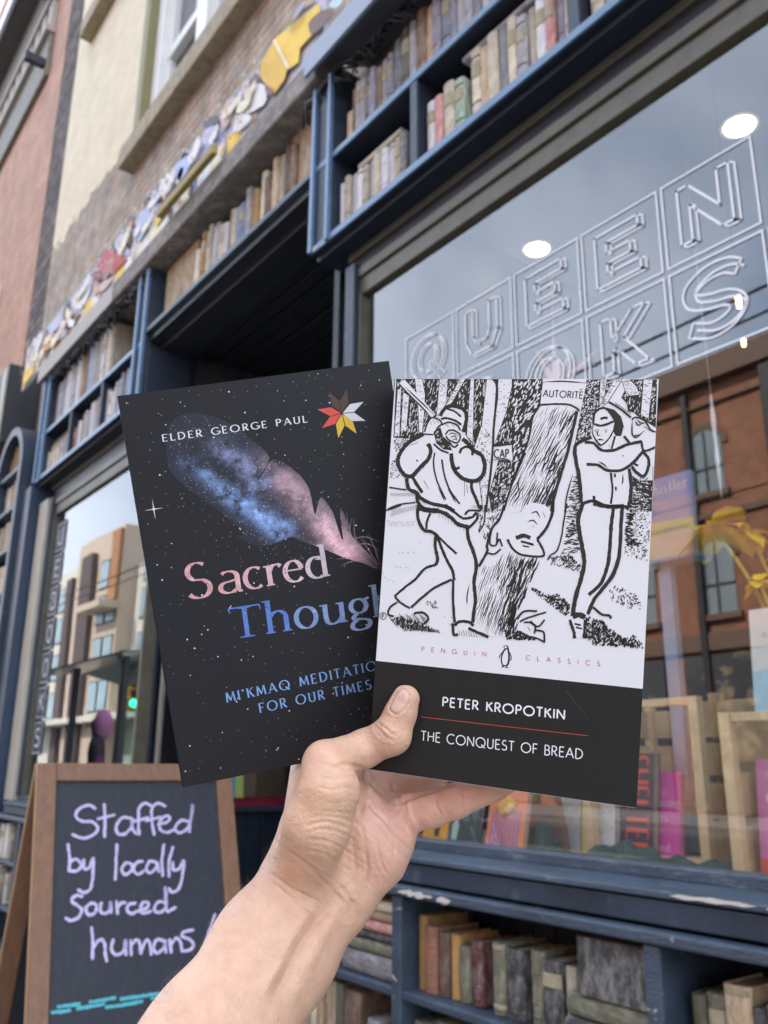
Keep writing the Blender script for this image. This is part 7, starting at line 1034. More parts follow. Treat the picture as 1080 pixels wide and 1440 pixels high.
# publisher's bird emblem
k1, k2 = MB(), MB(); ex, ey = 65.1, 130.0; S_ = lambda *a: [(ex+x, ey+y) for x, y in a]
bird = spline(S_((-.3, .1), (.9, .25), (1.3, 1.2), (1.7, 2.6), (2.2, 5.2), (2.2, 7.6), (1.6, 9.6), (.4, 10.2), (-1.1, 10.0), (-2.0, 8.4), (-2.1, 5.6), (-1.4, 3.0), (-.6, 1.5), (-1.0, .75)), 4, True)
k1.add([rf(u, v, 2) for u, v in bird], [tuple(range(len(bird)))])
belly = spline(S_((.5, 1.9), (.95, 3.2), (1.3, 5.4), (1.2, 8.0), (.5, 9.5), (-.7, 9.4), (-1.4, 8.0), (-1.45, 5.8), (-.8, 3.6), (-.1, 2.4)), 4, True); k2.add([rf(u, v, 4) for u, v in belly], [tuple(range(len(belly)))])
face = spline(S_((-.55, .55), (.2, .5), (.55, .95), (.1, 1.5), (-.5, 1.3)), 3, True); k2.add([rf(u, v, 4) for u, v in face], [tuple(range(len(face)))])
for pts, wd in ((S_((-.2, .8), (-1.6, .95)), .35), (S_((1.6, 2.9), (2.7, 5.0), (2.9, 6.6), (2.4, 7.0)), .45), (S_((-1.3, 3.3), (-2.6, 5.2), (-2.9, 6.6)), .45), (S_((-1.6, 10.5), (-.4, 10.4)), .5), (S_((.3, 10.6), (1.7, 10.6)), .5)): ribbon(k1, spline(pts, 4), wd, f2)
k1.build('bird_emblem', INK_K, rt, fix=False); k2.build('bird_emblem_white', INK_W, rt, fix=False)
# ---- left book: night sky cover with a feather
COVER_N = mat('night blue laminated cover', (.0125, .0130, .0155), .52, .12, 6, spec=.3, second=(.012, .016, .026), smix=(.5, .8))
lt_, lf = paperback('dark starry paperback with a galaxy feather, held behind the white one', LB_R, LB_T, LBW, LBH, LBT, COVER_N, COVER_N, .3)
fl2 = lambda u, v: lf(u, v, 4)
def vcol_mat(name, rough=.5):
    m = bpy.data.materials.new(name); m.use_nodes = True; b = m.node_tree.nodes['Principled BSDF']; b.inputs['Roughness'].default_value = rough
    a = m.node_tree.nodes.new('ShaderNodeVertexColor'); a.layer_name = 'print'; m.node_tree.links.new(a.outputs['Color'], b.inputs['Base Color']); return m
def fbm(x, y, seed, oct_=6, rough=.55):
    r = np.random.default_rng(seed); out = np.zeros_like(x); amp = 1; tot = 0
    for o in range(oct_):
        G = r.random((64, 64)); xi = x*2**o; yi = y*2**o; i = np.floor(xi).astype(int); j = np.floor(yi).astype(int); fx = xi-i; fy = yi-j; fx = fx*fx*(3-2*fx); fy = fy*fy*(3-2*fy)
        g = lambda a, b: G[a % 64, b % 64]
        out += amp*((g(i, j)*(1-fx)+g(i+1, j)*fx)*(1-fy)+(g(i, j+1)*(1-fx)+g(i+1, j+1)*fx)*fy); tot += amp; amp *= rough
    return out/tot
def pdist(X, Y, line):
    d = np.full(X.shape, 1e9); tt = np.zeros(X.shape); P = np.array(line)
    for i in range(len(P)-1):
        a, b = P[i], P[i+1]; v = b-a; t = np.clip(((X-a[0])*v[0]+(Y-a[1])*v[1])/(v@v), 0, 1); e = np.hypot(X-a[0]-t*v[0], Y-a[1]-t*v[1]); c = e < d; d = np.where(c, e, d); tt = np.where(c, (i+t)/(len(P)-1), tt)
    return d, tt
FP = spline(FEATHER, 3, True); A = np.array(FP); lo, hi = A.min(0), A.max(0); st_ = .24
gx = np.arange(lo[0], hi[0], st_); gy = np.arange(lo[1], hi[1], st_); X, Y = np.meshgrid(gx, gy)
n1 = fbm(X*.09, Y*.09, 1); n2 = fbm(X*.22+5, Y*.22, 2); n3 = fbm(X*.6, Y*.6+9, 3)
dl, tl_ = pdist(X+6*(n1-.5), Y+6*(n2-.5), F_BLUE); dL, _ = pdist(X+8*(n2-.5), Y+8*(n1-.5), F_LILAC); dp, tp = pdist(X+7*(n1-.5), Y+7*(n2-.5), F_PINK); dr_, _ = pdist(X+9*(n2-.5), Y+9*(n1-.5), F_RIFT)
gbl = np.exp(-(dl/(3.2+2.6*tl_))**2)*np.clip(2.6*n2-.65, 0, 1.4)*np.clip(.25+1.6*tl_, 0, 1); gli = .75*np.exp(-(dL/6.0)**2)*np.clip(2.2*n2-.5, 0, 1.2); gpk = np.exp(-(dp/8.5)**2)*np.clip(2.7*n1-.55, .05, 1.2)*(.92+.08*np.sin((X*.8+Y*1.3)*2.6+6*n2))*np.clip(.55+.6*tp, 0, 1); rift = np.exp(-(dr_/4.2)**2)*np.clip(3*n1-.8, 0, 1)
col = np.zeros(X.shape+(3,)); base = np.array([.010, .014, .026]); col += base*(.7+.6*n1)[..., None]
col += (gbl*(.6+.8*n3))[..., None]*np.array([.22, .36, .68])+(gli*(.5+.9*n3))[..., None]*np.array([.26, .31, .52])+(gpk*(.6+.7*n3))[..., None]*np.array([.70, .44, .50])
tip = np.clip((tp-.55)/.45, 0, 1); col += (np.exp(-(dp/6)**2)*tip)[..., None]*np.array([.16, .05, .03])
col *= (1-.8*rift)[..., None]
rs = np.random.default_rng(5); star = rs.random(X.shape) > .985-.02*np.clip(gbl+gli+gpk, 0, 1); col[star] += (rs.random(star.sum())**2*.9)[:, None]*np.array([.8, .9, 1.1])
ins = pip(np.stack([X.ravel(), Y.ravel()], 1), FP).reshape(X.shape)
idx = -np.ones(X.shape, int); idx[ins] = np.arange(ins.sum())
vs = [lf(x, y, 2) for x, y in zip(X[ins], Y[ins])]
q = np.stack([idx[:-1, :-1], idx[:-1, 1:], idx[1:, 1:], idx[1:, :-1]], -1).reshape(-1, 4); q = q[(q >= 0).all(1)]
me = bpy.data.meshes.new('feather'); me.from_pydata(vs, [], q.tolist()); ca = me.color_attributes.new('print', 'FLOAT_COLOR', 'POINT'); C4 = np.ones((len(vs), 4)); C4[:, :3] = np.clip(col[ins], 0, 1); ca.data.foreach_set('color', C4.ravel())
me.materials.append(vcol_mat('galaxy print', .5)); fo = bpy.data.objects.new('feather_print', me); COL.objects.link(fo); fo.parent = lt_
mb = MB(); rb = np.random.default_rng(9)
for i, p in enumerate(F_BARBS):
    P_ = spline(p, 5)
    for k in range(3): ribbon(mb, [(x+rb.normal(0, .25)+k*.35*(1-j/len(P_)), y+rb.normal(0, .05)-k*.3*(1-j/len(P_))) for j, (x, y) in enumerate(P_)], .13, fl2, taper=True)
mb.build('feather_barbs', mat('pale rose print', (.42, .30, .32), .5, .2, 30), lt_, fix=False)
# the dark vane at its upper left, a little bluer than the sky around it, and its rim light
mb = MB(); ribbon(mb, FP[:len(FP)//3], .22, fl2, 0, .5, rb, taper=True); mb.build('feather_rim', mat('dark blue print', (.022, .032, .06), .5), lt_, fix=False)
stars = MB(); rs = np.random.default_rng(21)
for i in range(430):
    u, v = rs.uniform(2, LBW*1000-2), rs.uniform(2, LBH*1000-2); r = .13+.33*rs.random()**5
    cap_disc(stars, (u, v), r, fl2, 0, 6)
for u, v in zip(*[rs.normal(m_, s_, 160) for m_, s_ in ((55, 22), (70, 16))]):
    if 4 < u < 130 and 4 < v < 200: cap_disc(stars, (u, v+(u-55)*.5), .10+.1*rs.random(), fl2, 0, 5)
su, sv = 8.3, 59.4
for a in range(4):
    a_ = math.radians(a*90); L_ = 4.6 if a % 2 == 0 else 5.2; ribbon(stars, [(su, sv), (su+math.cos(a_)*L_, sv+math.sin(a_)*L_)], [.5, .03], lambda u, v: lf(max(u, .3), v, 4))
cap_disc(stars, (su, sv), .75, fl2, 0, 10); stars.build('star_print', mat('star print', (.75, .75, .72), .5, .3, 90), lt_, fix=False)
# eight pointed star emblem: four pairs of petals
for nm, c, angs in (('brown', (.065, .032, .016), (70, 113)), ('white', (.62, .63, .65), (20, -25)), ('yellow', (.66, .43, .03), (-62, -107)), ('red', (.62, .07, .05), (-152, 163))):
    mb = MB()
    for a in angs:
        a0 = math.radians(a); cc = (111.8, 24.3); L_ = 13.2; B_ = 6.6
        pt = lambda ang, l: (cc[0]+math.cos(ang)*l, cc[1]-math.sin(ang)*l)
        mb.add([fl2(*pt(a0, .5)), fl2(*pt(a0+.36, B_)), fl2(*pt(a0, L_)), fl2(*pt(a0-.36, B_))], [(0, 1, 2, 3)])
    mb.build('star_emblem', mat('emblem '+nm, c, .45, .06, 20), lt_, fix=False)
def full(text, seen, p0, p1, track):
    ws = lambda t: sum(CAPS[c][0]+track for c in t)-track
    k = ws(text)/ws(seen); return (p0[0]+(p1[0]-p0[0])*k, p0[1]+(p1[1]-p0[1])*k)
tr_ = .36; mb = MB(); letters(mb, 'ELDER GEORGE PAUL', (18.3, 25.9), (93.0, 26.3), 3.5, fl2, .19, True, track=tr_, thin=.5); mb.build('author_lettering', mat('pale author ink', (.72, .72, .72), .5), lt_, fix=False)
PK_ = [mat('rose title ink %d' % i, c, .5, .2, 60, second=d, smix=(.5, .62)) for i, (c, d) in enumerate((((.58, .29, .31), (.68, .46, .44)), ((.60, .36, .40), (.55, .30, .34)), ((.64, .46, .50), (.58, .36, .42)), ((.50, .42, .47), (.62, .5, .55))))]
x0, y0_ = 18.2, 108.6; wtot = sum(CAPS[c][0] if c != 'S' else .52 for c in 'Sacred'); xx = x0
lay = {'S': 18.2, 'a': 34.2, 'c': 47.6, 'r': 59.2, 'e': 68.6, 'd': 80.6}; wid = {'S': 12.5, 'a': 11.6, 'c': 9.8, 'r': 8.6, 'e': 10.2, 'd': 11.8}
flk = MB(); rk = np.random.default_rng(31)
for i, c in enumerate('Sacred'):
    mb = MB(); letters(mb, c, (lay[c], 108.4), (lay[c]+wid[c], 108.4), 18.2 if c == 'S' else 17.4, fl2, .15, True, track=0, thin=.3); mb.build('title_lettering', PK_[min(3, i*4//6)], lt_, fix=False)
BL_ = [mat('blue title ink %d' % i, c, .5, .2, 60, second=d, smix=(.5, .62)) for i, (c, d) in enumerate((((.08, .17, .50), (.12, .24, .55)), ((.18, .28, .52), (.26, .36, .56)), ((.28, .37, .58), (.16, .27, .52)), ((.16, .25, .52), (.22, .32, .56))))]
for i, (c, xa, wd) in enumerate((('T', 37.0, 16.0), ('h', 55.2, 13.0), ('o', 70.4, 12.2), ('u', 85.0, 13.0), ('g', 99.4, 12.0), ('h', 112.4, 13.0), ('t', 126.4, 6.4), ('s', 133.0, 6.0))):
    yb = 132.9+1.8*(xa-37)/78; mb = MB(); letters(mb, c, (xa, yb), (xa+wd, yb+.3), 16.2 if c == 'T' else 17.6, fl2, .15, True, track=0, thin=.3); mb.build('title_lettering', BL_[min(3, i//2)], lt_, fix=False)
for i in range(150):                                              # worn flecks through the title
    u, v = (rk.uniform(18, 92), rk.uniform(90, 109)) if i % 2 else (rk.uniform(37, 118), rk.uniform(116, 138)); r_ = rk.uniform(.12, .42)
    n_ = 5; flk.add([lf(u+r_*rk.uniform(.5, 1.4)*math.cos(2*PI*k/n_), v+r_*rk.uniform(.5, 1.6)*math.sin(2*PI*k/n_), 6) for k in range(n_)], [tuple(range(n_))])
flk.build('title_wear', COVER_N, lt_, fix=False)
SB = mat('blue subtitle ink', (.20, .38, .72), .5, .1, 30); t2 = .34; mb = MB()
e_ = full("MI'KMAQ MEDITATIONS", "MI'KMAQ MEDITATIO", (29.0, 165.1), (109.6, 162.9), t2); letters(mb, "MI'KMAQ MEDITATIONS", (29.0, 165.1), e_, 5.0, fl2, .16, True, track=t2, thin=.5)
letters(mb, 'FOR OUR TIMES', (45.1, 173.9), (105.4, 172.6), 5.0, fl2, .16, True, track=t2, thin=.5); mb.build('subtitle_lettering', SB, lt_, fix=False)
# ------------------------------------------------------------ the hand: one continuous skin, grown from a blended distance field
def CVP(px, py, d): return np.array([(px-540)/FPX*d, (py-720)/FPX*d, d])
def planez(px, py, Rl, T):
    n = np.array([Rl[0][2], Rl[1][2], Rl[2][2]]); r = np.array([(px-540)/FPX, (py-720)/FPX, 1.0]); return float(n @ np.array(T)/(n @ r))
zt = lambda px, py, r: planez(px, py, RB_R, RB_T)-r
def smin(a, b, k):
    h = np.clip(.5+.5*(b-a)/k, 0, 1); return b*(1-h)+a*h-k*h*(1-h)
def cap(Pt, a, b, ra, rb):
    v = b-a; L2 = v @ v; t = np.clip(((Pt-a) @ v)/L2, 0, 1); return np.linalg.norm(Pt-a-t[:, None]*v, axis=1)-(ra+(rb-ra)*t)
def chain(Pt, nodes, k=.003):
    d = None
    for (a, ra), (b, rb) in zip(nodes[:-1], nodes[1:]):
        c = cap(Pt, a, b, ra, rb); d = c if d is None else smin(d, c, k)
    return d
mm = .001
W0, W1, W2, W3 = CVP(448, 1244, .430), CVP(385, 1337, .405), CVP(302, 1468, .372), np.array([-.160, .318, .255])
PX = np.array([.837, .547, .05])
def off(c, m): return c+PX*m
ARM = [[(off(W3, -.012), .034), (off(W2, -.0065), .0225), (off(W1, -.0075), .0200), (off(W0, -.0098), .0178)], [(off(W3, .012), .034), (off(W2, .0065), .0225), (off(W1, .0075), .0200), (off(W0, .0098), .0180)]]
I0, M0, N0, K0 = CVP(438, 1060, .489), CVP(492, 1080, .480), CVP(540, 1106, .474), CVP(563, 1146, .449)
PALM = [[(off(W0, -.0098), .0178), (CVP(440, 1175, .437), .0165), (I0, .0105)], [(W0, .018), (CVP(474, 1150, .447), .0170), (M0, .0115)], [(off(W0, .006), .018), (CVP(505, 1170, .446), .0160), (N0, .0112)], [(off(W0, .0098), .018), (CVP(525, 1196, .436), .0176), (CVP(545, 1172, .443), .0135), (K0, .0100)]]
THEN = [(CVP(430, 1212, .415), .0150), (CVP(446, 1160, .404), .0152), (CVP(462, 1112, .405), .0138), (CVP(458, 1082, .410), .0105)]
TH0 = CVP(456, 1071, .4115); r1, r2, r3, r4 = .0090, .0088, .0090, .0067
THUMB = [(CVP(461, 1098, .409), .0115), (TH0, .0093), (CVP(512, 1053, zt(512, 1053, r2)+.0005), r2), (CVP(551, 1034, zt(551, 1034, r3)+.0008), r3), (CVP(563, 1004, zt(563, 1004, .0074)+.001), .0074), (CVP(571, 983, zt(571, 983, r4)+.0012), r4)]
PINKY = [(K0, .0100), (CVP(606, 1137, .4455), .0093), (CVP(642, 1126, .4425), .0084), (CVP(690, 1107, .438), .0073), (CVP(722, 1094, .4365), .0060)]
RING = [(N0, .0112), (CVP(602, 1085, .482), .0096), (CVP(655, 1060, .480), .0086), (CVP(695, 1044, .476), .0070)]
MIDDLE = [(M0, .0112), (CVP(565, 1022, .4925), .0095), (CVP(625, 986, .4955), .0085), (CVP(662, 966, .494), .0070)]
INDEX = [(I0, .0106), (CVP(480, 975, .495), .0094), (CVP(530, 920, .4945), .0084), (CVP(562, 893, .491), .0070)]
WEB = [(CVP(472, 1110, .420), .0085), (CVP(462, 1110, .450), .0085), (CVP(455, 1105, .475), .009)]
def field(Pt):
    d = smin(chain(Pt, ARM[0], .012), chain(Pt, ARM[1], .012), .010)
    for c in PALM: d = smin(d, chain(Pt, c, .006), .0075)
    d = smin(d, chain(Pt, THEN, .005), .0075); d = smin(d, chain(Pt, WEB, .004), .008)
    d = smin(d, cap(Pt, CVP(500, 1135, .437), CVP(512, 1165, .430), .0125, .0125), .010)
    out = smin(d, chain(Pt, THUMB, .0035), .0035)
    for f, k in ((PINKY, .0035), (RING, .0035), (MIDDLE, .0035), (INDEX, .0035)): out = np.minimum(out, smin(d, chain(Pt, f, .0025), k))
    return out
def surface_nets(lo, hi, h):
    n = np.ceil((np.array(hi)-lo)/h).astype(int)+1; ax = [lo[i]+h*np.arange(n[i]) for i in range(3)]
    V = np.empty(n)
    for i in range(n[0]):
        yy, zz = np.meshgrid(ax[1], ax[2], indexing='ij'); V[i] = field(np.stack([np.full(yy.size, ax[0][i]), yy.ravel(), zz.ravel()], 1)).reshape(n[1], n[2])
    S = V < 0; c = [S[i:n[0]-1+i, j:n[1]-1+j, k:n[2]-1+k] for i in (0, 1) for j in (0, 1) for k in (0, 1)]
    m = np.logical_or.reduce(c) & ~np.logical_and.reduce(c); ids = -np.ones(m.shape, int); ids[m] = np.arange(m.sum()); cell = np.argwhere(m)
    acc = np.zeros((len(cell), 3)); cnt = np.zeros(len(cell)); cor = [np.array(o) for o in np.ndindex(2, 2, 2)]
    for a in range(8):
        for b in range(a+1, 8):
            if np.abs(cor[a]-cor[b]).sum() != 1: continue
            va = V[tuple((cell+cor[a]).T)]; vb = V[tuple((cell+cor[b]).T)]; x = (va < 0) != (vb < 0); t = np.where(x, va/(va-vb+1e-15), 0)
            acc += x[:, None]*(cor[a]+(cor[b]-cor[a])*t[:, None]); cnt += x
    P_ = lo+h*(cell+acc/cnt[:, None]); F = []
    for axis in range(3):
        sl0 = [slice(None)]*3; sl1 = [slice(None)]*3; sl0[axis] = slice(0, -1); sl1[axis] = slice(1, None)
        e = S[tuple(sl0)] != S[tuple(sl1)]; E = np.argwhere(e); u, v = [a for a in range(3) if a != axis]
        E = E[(E[:, u] > 0) & (E[:, v] > 0) & (E[:, u] < n[u]-1) & (E[:, v] < n[v]-1)]
        du = np.zeros(3, int); dv = np.zeros(3, int); du[u] = 1; dv[v] = 1
        qd = np.stack([ids[tuple((E-du-dv).T)], ids[tuple((E-dv).T)], ids[tuple(E.T)], ids[tuple((E-du).T)]], 1); flip = S[tuple(E.T)] ^ (axis == 1)
        qd[flip] = qd[flip][:, ::-1]; F.append(qd)
    return P_, np.concatenate(F)
Pv, Fq = surface_nets(np.array([-.215, .060, .205]), np.array([.085, .375, .520]), .0027)
me = bpy.data.meshes.new('grow'); me.from_pydata(Pv.tolist(), [], Fq.tolist()); tmp = bpy.data.objects.new('grow', me); COL.objects.link(tmp)
s = tmp.modifiers.new('s', 'SUBSURF'); s.levels = 2; dg = bpy.context.evaluated_depsgraph_get(); em = tmp.evaluated_get(dg).to_mesh()
nv = len(em.vertices); Pv = np.empty(nv*3); em.vertices.foreach_get('co', Pv); Pv = Pv.reshape(-1, 3); nf = len(em.polygons); fl_ = np.empty(nf*4, int); em.loops.foreach_get('vertex_index', fl_); Fq = fl_.reshape(-1, 4)
tmp.to_mesh_clear() if False else None
bpy.data.objects.remove(tmp)
def grad(P_, e=2e-4):
    g = np.stack([field(P_+np.eye(3)[i]*e)-field(P_-np.eye(3)[i]*e) for i in range(3)], 1); return g/(np.linalg.norm(g, axis=1, keepdims=True)+1e-12)
for _ in range(2): Pv = Pv-grad(Pv)*field(Pv)[:, None]*.9
Nv = grad(Pv, 6e-4)
# creases, folds and tendons: pixel polylines on the skin that faces the lens; depth mm (+ sinks, - raises), width px
PXY = np.stack([540+FPX*Pv[:, 0]/Pv[:, 2], 720+FPX*Pv[:, 1]/Pv[:, 2]], 1); vd = Pv/np.linalg.norm(Pv, axis=1, keepdims=True); facing = np.clip(-(Nv*vd).sum(1)*3-.2, 0, 1)
Z5 = lambda s: [(340+float(a)/2.7, 940+float(b)/2.7) for a, b in (t.split(',') for t in s.split())]
Z6 = lambda s: [(180+float(a)/2.348, 1040+float(b)/2.348) for a, b in (t.split(',') for t in s.split())]
CR = [(Z5('466,378 466,430 462,500 450,560'), .75, 3.0), (Z5('468,395 475,450 480,500'), .3, 2), (Z5('340,372 400,362 466,380'), .45, 2.2), (Z5('300,360 360,372 420,395'), .25, 2),
 (Z5('466,500 520,555 570,610 640,690'), .55, 2.2), (Z5('470,415 520,470 570,505 620,525'), .4, 2.2), (Z5('480,560 540,620 590,690 640,735'), .22, 2.0), (Z5('450,590 470,660 480,760 470,810'), .25, 2.2), (Z5('500,600 520,680 535,760 530,810'), .2, 2),
 (Z5('618,520 625,560 642,600 664,634'), .8, 2.6), (Z5('570,440 585,480 622,520'), .55, 2.4), (Z5('500,215 525,235 552,262 575,270'), .5, 2.2), (Z5('515,208 545,228 570,250 585,250'), .42, 2), (Z5('498,228 520,250 548,276'), .28, 1.8),
 (Z5('738,498 742,530 758,558'), .5, 2), (Z5('722,505 728,535 740,560'), .25, 2), (Z5('828,480 836,510 838,540'), .4, 2), (Z5('818,490 824,520'), .2, 2),
 (Z5('245,600 300,582 360,590 430,622'), .28, 2), (Z5('250,622 320,610 390,630 445,668'), .28, 2), (Z5('245,650 310,652 370,676 425,715'), .28, 2), (Z5('235,575 300,560 370,566 440,590'), .2, 2), (Z5('240,690 300,700 360,730 410,770'), .25, 2), (Z5('300,500 350,512 410,505 450,520'), .16, 2), (Z5('290,450 340,462 400,452 455,470'), .16, 2), (Z5('300,410 350,420 410,412 462,425'), .18, 2), (Z5('290,540 350,545 430,550'), .16, 2),
 (Z6('470,440 540,490 600,520 640,545'), .4, 2.4), (Z6('510,355 590,415 670,490 720,545'), .35, 2.4), (Z6('700,480 735,530 770,590'), .5, 2.4), (Z6('730,530 760,545 775,580'), .3, 2), (Z6('560,380 620,430 690,470'), .22, 2), (Z6('480,470 560,540 640,590'), .22, 2.2),
 (Z6('640,560 590,640 540,730 480,850'), .9, 9), (Z6('600,560 550,640 500,740 440,850'), -1.1, 10), (Z6('690,560 640,650 600,740 550,850'), -.7, 10), (Z6('690,500 660,560 620,620'), .5, 7),
 (Z6('800,300 830,380 850,450'), .2, 2), (Z6('860,260 880,330 870,420'), .2, 2), (Z6('770,330 790,420 780,520'), .22, 2.2), (Z6('740,330 750,430 720,500'), .25, 2.5)]
rc = np.random.default_rng(2)
CR += [([(560, 1130), (580, 1121), (608, 1111), (650, 1099)], 1.2, 3.0), ([(553, 1146), (566, 1133)], .5, 2.2)]
for i in range(46):                                             # short wrinkles arching over the thumb pad
    u, v = rc.uniform(415, 498), rc.uniform(1095, 1215); L_ = rc.uniform(14, 34); CR.append(([(u-L_/2, v+rc.normal(0, 2)+3), (u, v-rc.uniform(0, 3)), (u+L_/2, v+rc.normal(0, 2)+rc.uniform(2, 7))], rc.uniform(.02, .07), rc.uniform(1.3, 2.2)))
for i in range(34):                                             # lengthwise lines of the palm
    u, v = rc.uniform(505, 580), rc.uniform(1105, 1240); L_ = rc.uniform(14, 40); a = rc.normal(1.25, .35); CR.append(([(u-math.cos(a)*L_/2, v-math.sin(a)*L_/2), (u+rc.normal(0, 2), v), (u+math.cos(a)*L_/2, v+math.sin(a)*L_/2)], rc.uniform(.05, .16), rc.uniform(1.3, 2.2)))
for i in range(30):                                             # crossing lines of the wrist
    u, v = rc.uniform(395, 505), rc.uniform(1195, 1300); L_ = rc.uniform(14, 40); CR.append(([(u-L_*.42, v-L_*.3), (u+rc.normal(0, 1.5), v), (u+L_*.42, v+L_*.28)], rc.uniform(.04, .12), rc.uniform(1.3, 2.4)))
disp = np.zeros(len(Pv))
for pts, dep0, wd in CR:
    P2 = np.array(spline(pts, 6)); P2 = P2+rc.normal(0, .35, P2.shape); lo2, hi2 = P2.min(0)-wd*4, P2.max(0)+wd*4; sel = np.where(((PXY > lo2) & (PXY < hi2)).all(1) & (facing > 0))[0]
    if not len(sel): continue
    d_, t_ = pdist(PXY[sel, 0], PXY[sel, 1], P2); fade = np.clip(np.minimum(t_, 1-t_)*6+.25, 0, 1); dep = dep0*1.3; disp[sel] -= dep*mm*np.exp(-(d_/wd)**2)*fade*facing[sel]
    if dep0 > 0: disp[sel] += .35*dep*mm*np.exp(-((d_-wd*2.2)/(wd*1.3))**2)*fade*facing[sel]
low = fbm(PXY[:, 0]/26, PXY[:, 1]/26, 4, 4); disp += (low-.5)*.0010*np.clip(facing, 0, 1)+(fbm(PXY[:, 0]/7+PXY[:, 1]/20, PXY[:, 1]/7, 14, 4)-.5)*.00024*np.clip(facing, 0, 1)
# nail on the thumb
NAIL = [(551, 986), (556, 974), (564, 967), (572, 969), (577, 977), (575, 989), (568, 1000), (559, 1006), (549, 1001), (547, 994)]
inn_ = pip(PXY, NAIL) & (facing > .05); nd, _ = pdist(PXY[:, 0], PXY[:, 1], NAIL+[NAIL[0]])
edge = (facing > .05) & (nd < 4.5); disp[edge & ~inn_] += .00032*np.exp(-((nd[edge & ~inn_]-2.2)/1.5)**2); disp[inn_] += .00035*np.clip(nd[inn_]/3, 0, 1)-.0008*np.exp(-(nd[inn_]/1.5)**2)
Pv = Pv+Nv*disp[:, None]
C_ = np.array(CAM_M @ CV); Wv = Pv @ C_[:3, :3].T+C_[:3, 3]
base = Wv[np.argmax(Pv[:, 1])]; wrist = np.array((CAM_M @ CV) @ Vector(W0))
me = bpy.data.meshes.new('person'); me.from_pydata((Wv-wrist).tolist(), [], Fq.tolist())
# skin tone: palm and finger pads pinker, forearm paler, small mottling
pinkz = np.exp(-(((PXY[:, 0]-545)/60)**2+((PXY[:, 1]-1165)/80)**2))*.8+np.exp(-(((PXY[:, 0]-640)/80)**2+((PXY[:, 1]-1115)/40)**2))*.8+np.exp(-(((PXY[:, 0]-445)/22)**2+((PXY[:, 1]-1062)/22)**2))*.5+np.exp(-(((PXY[:, 0]-565)/25)**2+((PXY[:, 1]-990)/30)**2))*.5
mot = fbm(PXY[:, 0]/14, PXY[:, 1]/14, 8, 5); yel = np.exp(-(((PXY[:, 0]-462)/40)**2+((PXY[:, 1]-1140)/70)**2))
tone = np.array([.585, .365, .245])*np.ones((len(Pv), 3)); p_ = np.clip(pinkz, 0, 1)[:, None]; tone = tone*(1-p_)+np.array([.66, .37, .285])*p_; y_ = yel[:, None]*.5; tone = tone*(1-y_)+np.array([.62, .40, .245])*y_
tone *= (1+.22*(mot-.5))[:, None]; tone[:, 0] *= 1+.05*(low-.5); tone[:, 1:] *= (1-.10*np.clip(fbm(PXY[:, 0]/7, PXY[:, 1]/7, 12, 3)-.45, 0, 1))[:, None]
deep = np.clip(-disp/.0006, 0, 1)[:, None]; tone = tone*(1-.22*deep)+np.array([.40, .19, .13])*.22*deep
nl = np.clip(nd/2.5, 0, 1)[:, None]*inn_[:, None]; tone = tone*(1-nl)+np.array([.575, .365, .28])*nl
ca = me.color_attributes.new('print', 'FLOAT_COLOR', 'POINT'); C4 = np.ones((len(Pv), 4)); C4[:, :3] = tone; ca.data.foreach_set('color', C4.ravel())
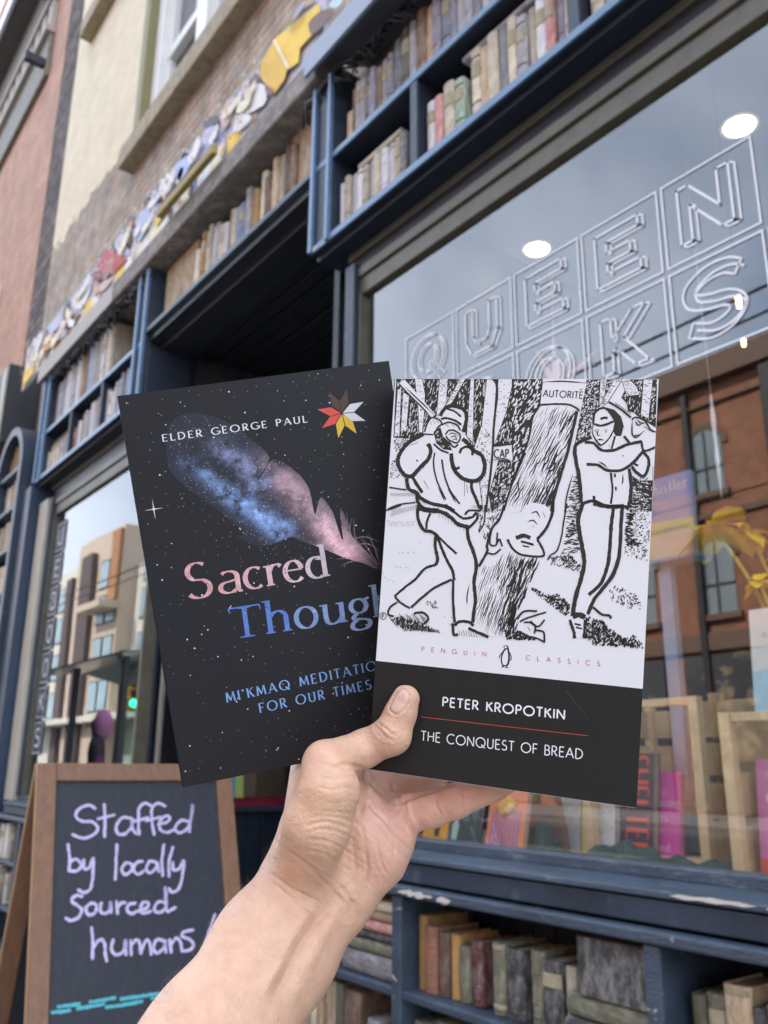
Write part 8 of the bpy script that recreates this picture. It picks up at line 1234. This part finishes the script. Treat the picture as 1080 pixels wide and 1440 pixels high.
def skin_mat(name, rough, nail=False):
    m = vcol_mat(name, rough); n = m.node_tree.nodes; l = m.node_tree.links; b = n['Principled BSDF']
    b.inputs['Subsurface Weight'].default_value = .22; b.inputs['Subsurface Radius'].default_value = (1, .35, .18); b.inputs['Subsurface Scale'].default_value = .0028; b.inputs['Specular IOR Level'].default_value = .42
    if nail: b.inputs['Coat Weight'].default_value = .3; b.inputs['Coat Roughness'].default_value = .25; return m
    tc = n.new('ShaderNodeTexCoord'); v = n.new('ShaderNodeTexVoronoi'); v.inputs['Scale'].default_value = 1050; no = n.new('ShaderNodeTexNoise'); no.inputs['Scale'].default_value = 420; no.inputs['Detail'].default_value = 4; l.new(tc.outputs['Object'], v.inputs['Vector']); l.new(tc.outputs['Object'], no.inputs['Vector'])
    ad = n.new('ShaderNodeMath'); ad.operation = 'MULTIPLY_ADD'; ad.inputs[1].default_value = .7; l.new(v.outputs['Distance'], ad.inputs[0]); l.new(no.outputs['Fac'], ad.inputs[2])
    bp = n.new('ShaderNodeBump'); bp.inputs['Strength'].default_value = .4; bp.inputs['Distance'].default_value = .0006; l.new(ad.outputs[0], bp.inputs['Height']); l.new(bp.outputs[0], b.inputs['Normal']); return m
me.materials.append(skin_mat('skin', .5)); me.materials.append(skin_mat('nail', .3, True))
fm = inn_[Fq].mean(1) > .6; me.polygons.foreach_set('material_index', fm.astype(int)); me.polygons.foreach_set('use_smooth', np.ones(len(Fq), bool)); me.update()
hand = bpy.data.objects.new('person', me); COL.objects.link(hand); hand.location = wrist; tag(hand, 'left hand and bare forearm holding two paperbacks up, thumb in front', 'person')
# fine hairs along the outer edge of the forearm
rh = np.random.default_rng(6); Ncam = Nv; cand = np.where((PXY[:, 1] > 1180) & (PXY[:, 1] < 1450) & (np.abs((Nv*vd).sum(1)) < .45) & (Nv[:, 0] < -.2))[0]; hm = MB(); ad_ = (W2-W0)/np.linalg.norm(W2-W0)
for i in rh.choice(cand, min(200, len(cand)), False):
    p = Pv[i]; n_ = Nv[i]; L_ = rh.uniform(.002, .0055); d1 = n_*.6+ad_*-.2+rh.normal(0, .35, 3); d2 = n_*.35-ad_*.9+rh.normal(0, .35, 3); a, b, c = p-n_*.0002, p+d1*L_*.4, p+d1*L_*.4+d2*L_*.5
    tow = lambda q: tuple(C_[:3, :3] @ q+C_[:3, 3]-wrist); hm.tube([tow(a), tow(b), tow(c)], [.00005, .00004, .00001], 3, cap=False)
hm.build('arm_hair', mat('arm hair', (.22, .14, .08), .5), hand, fix=False)
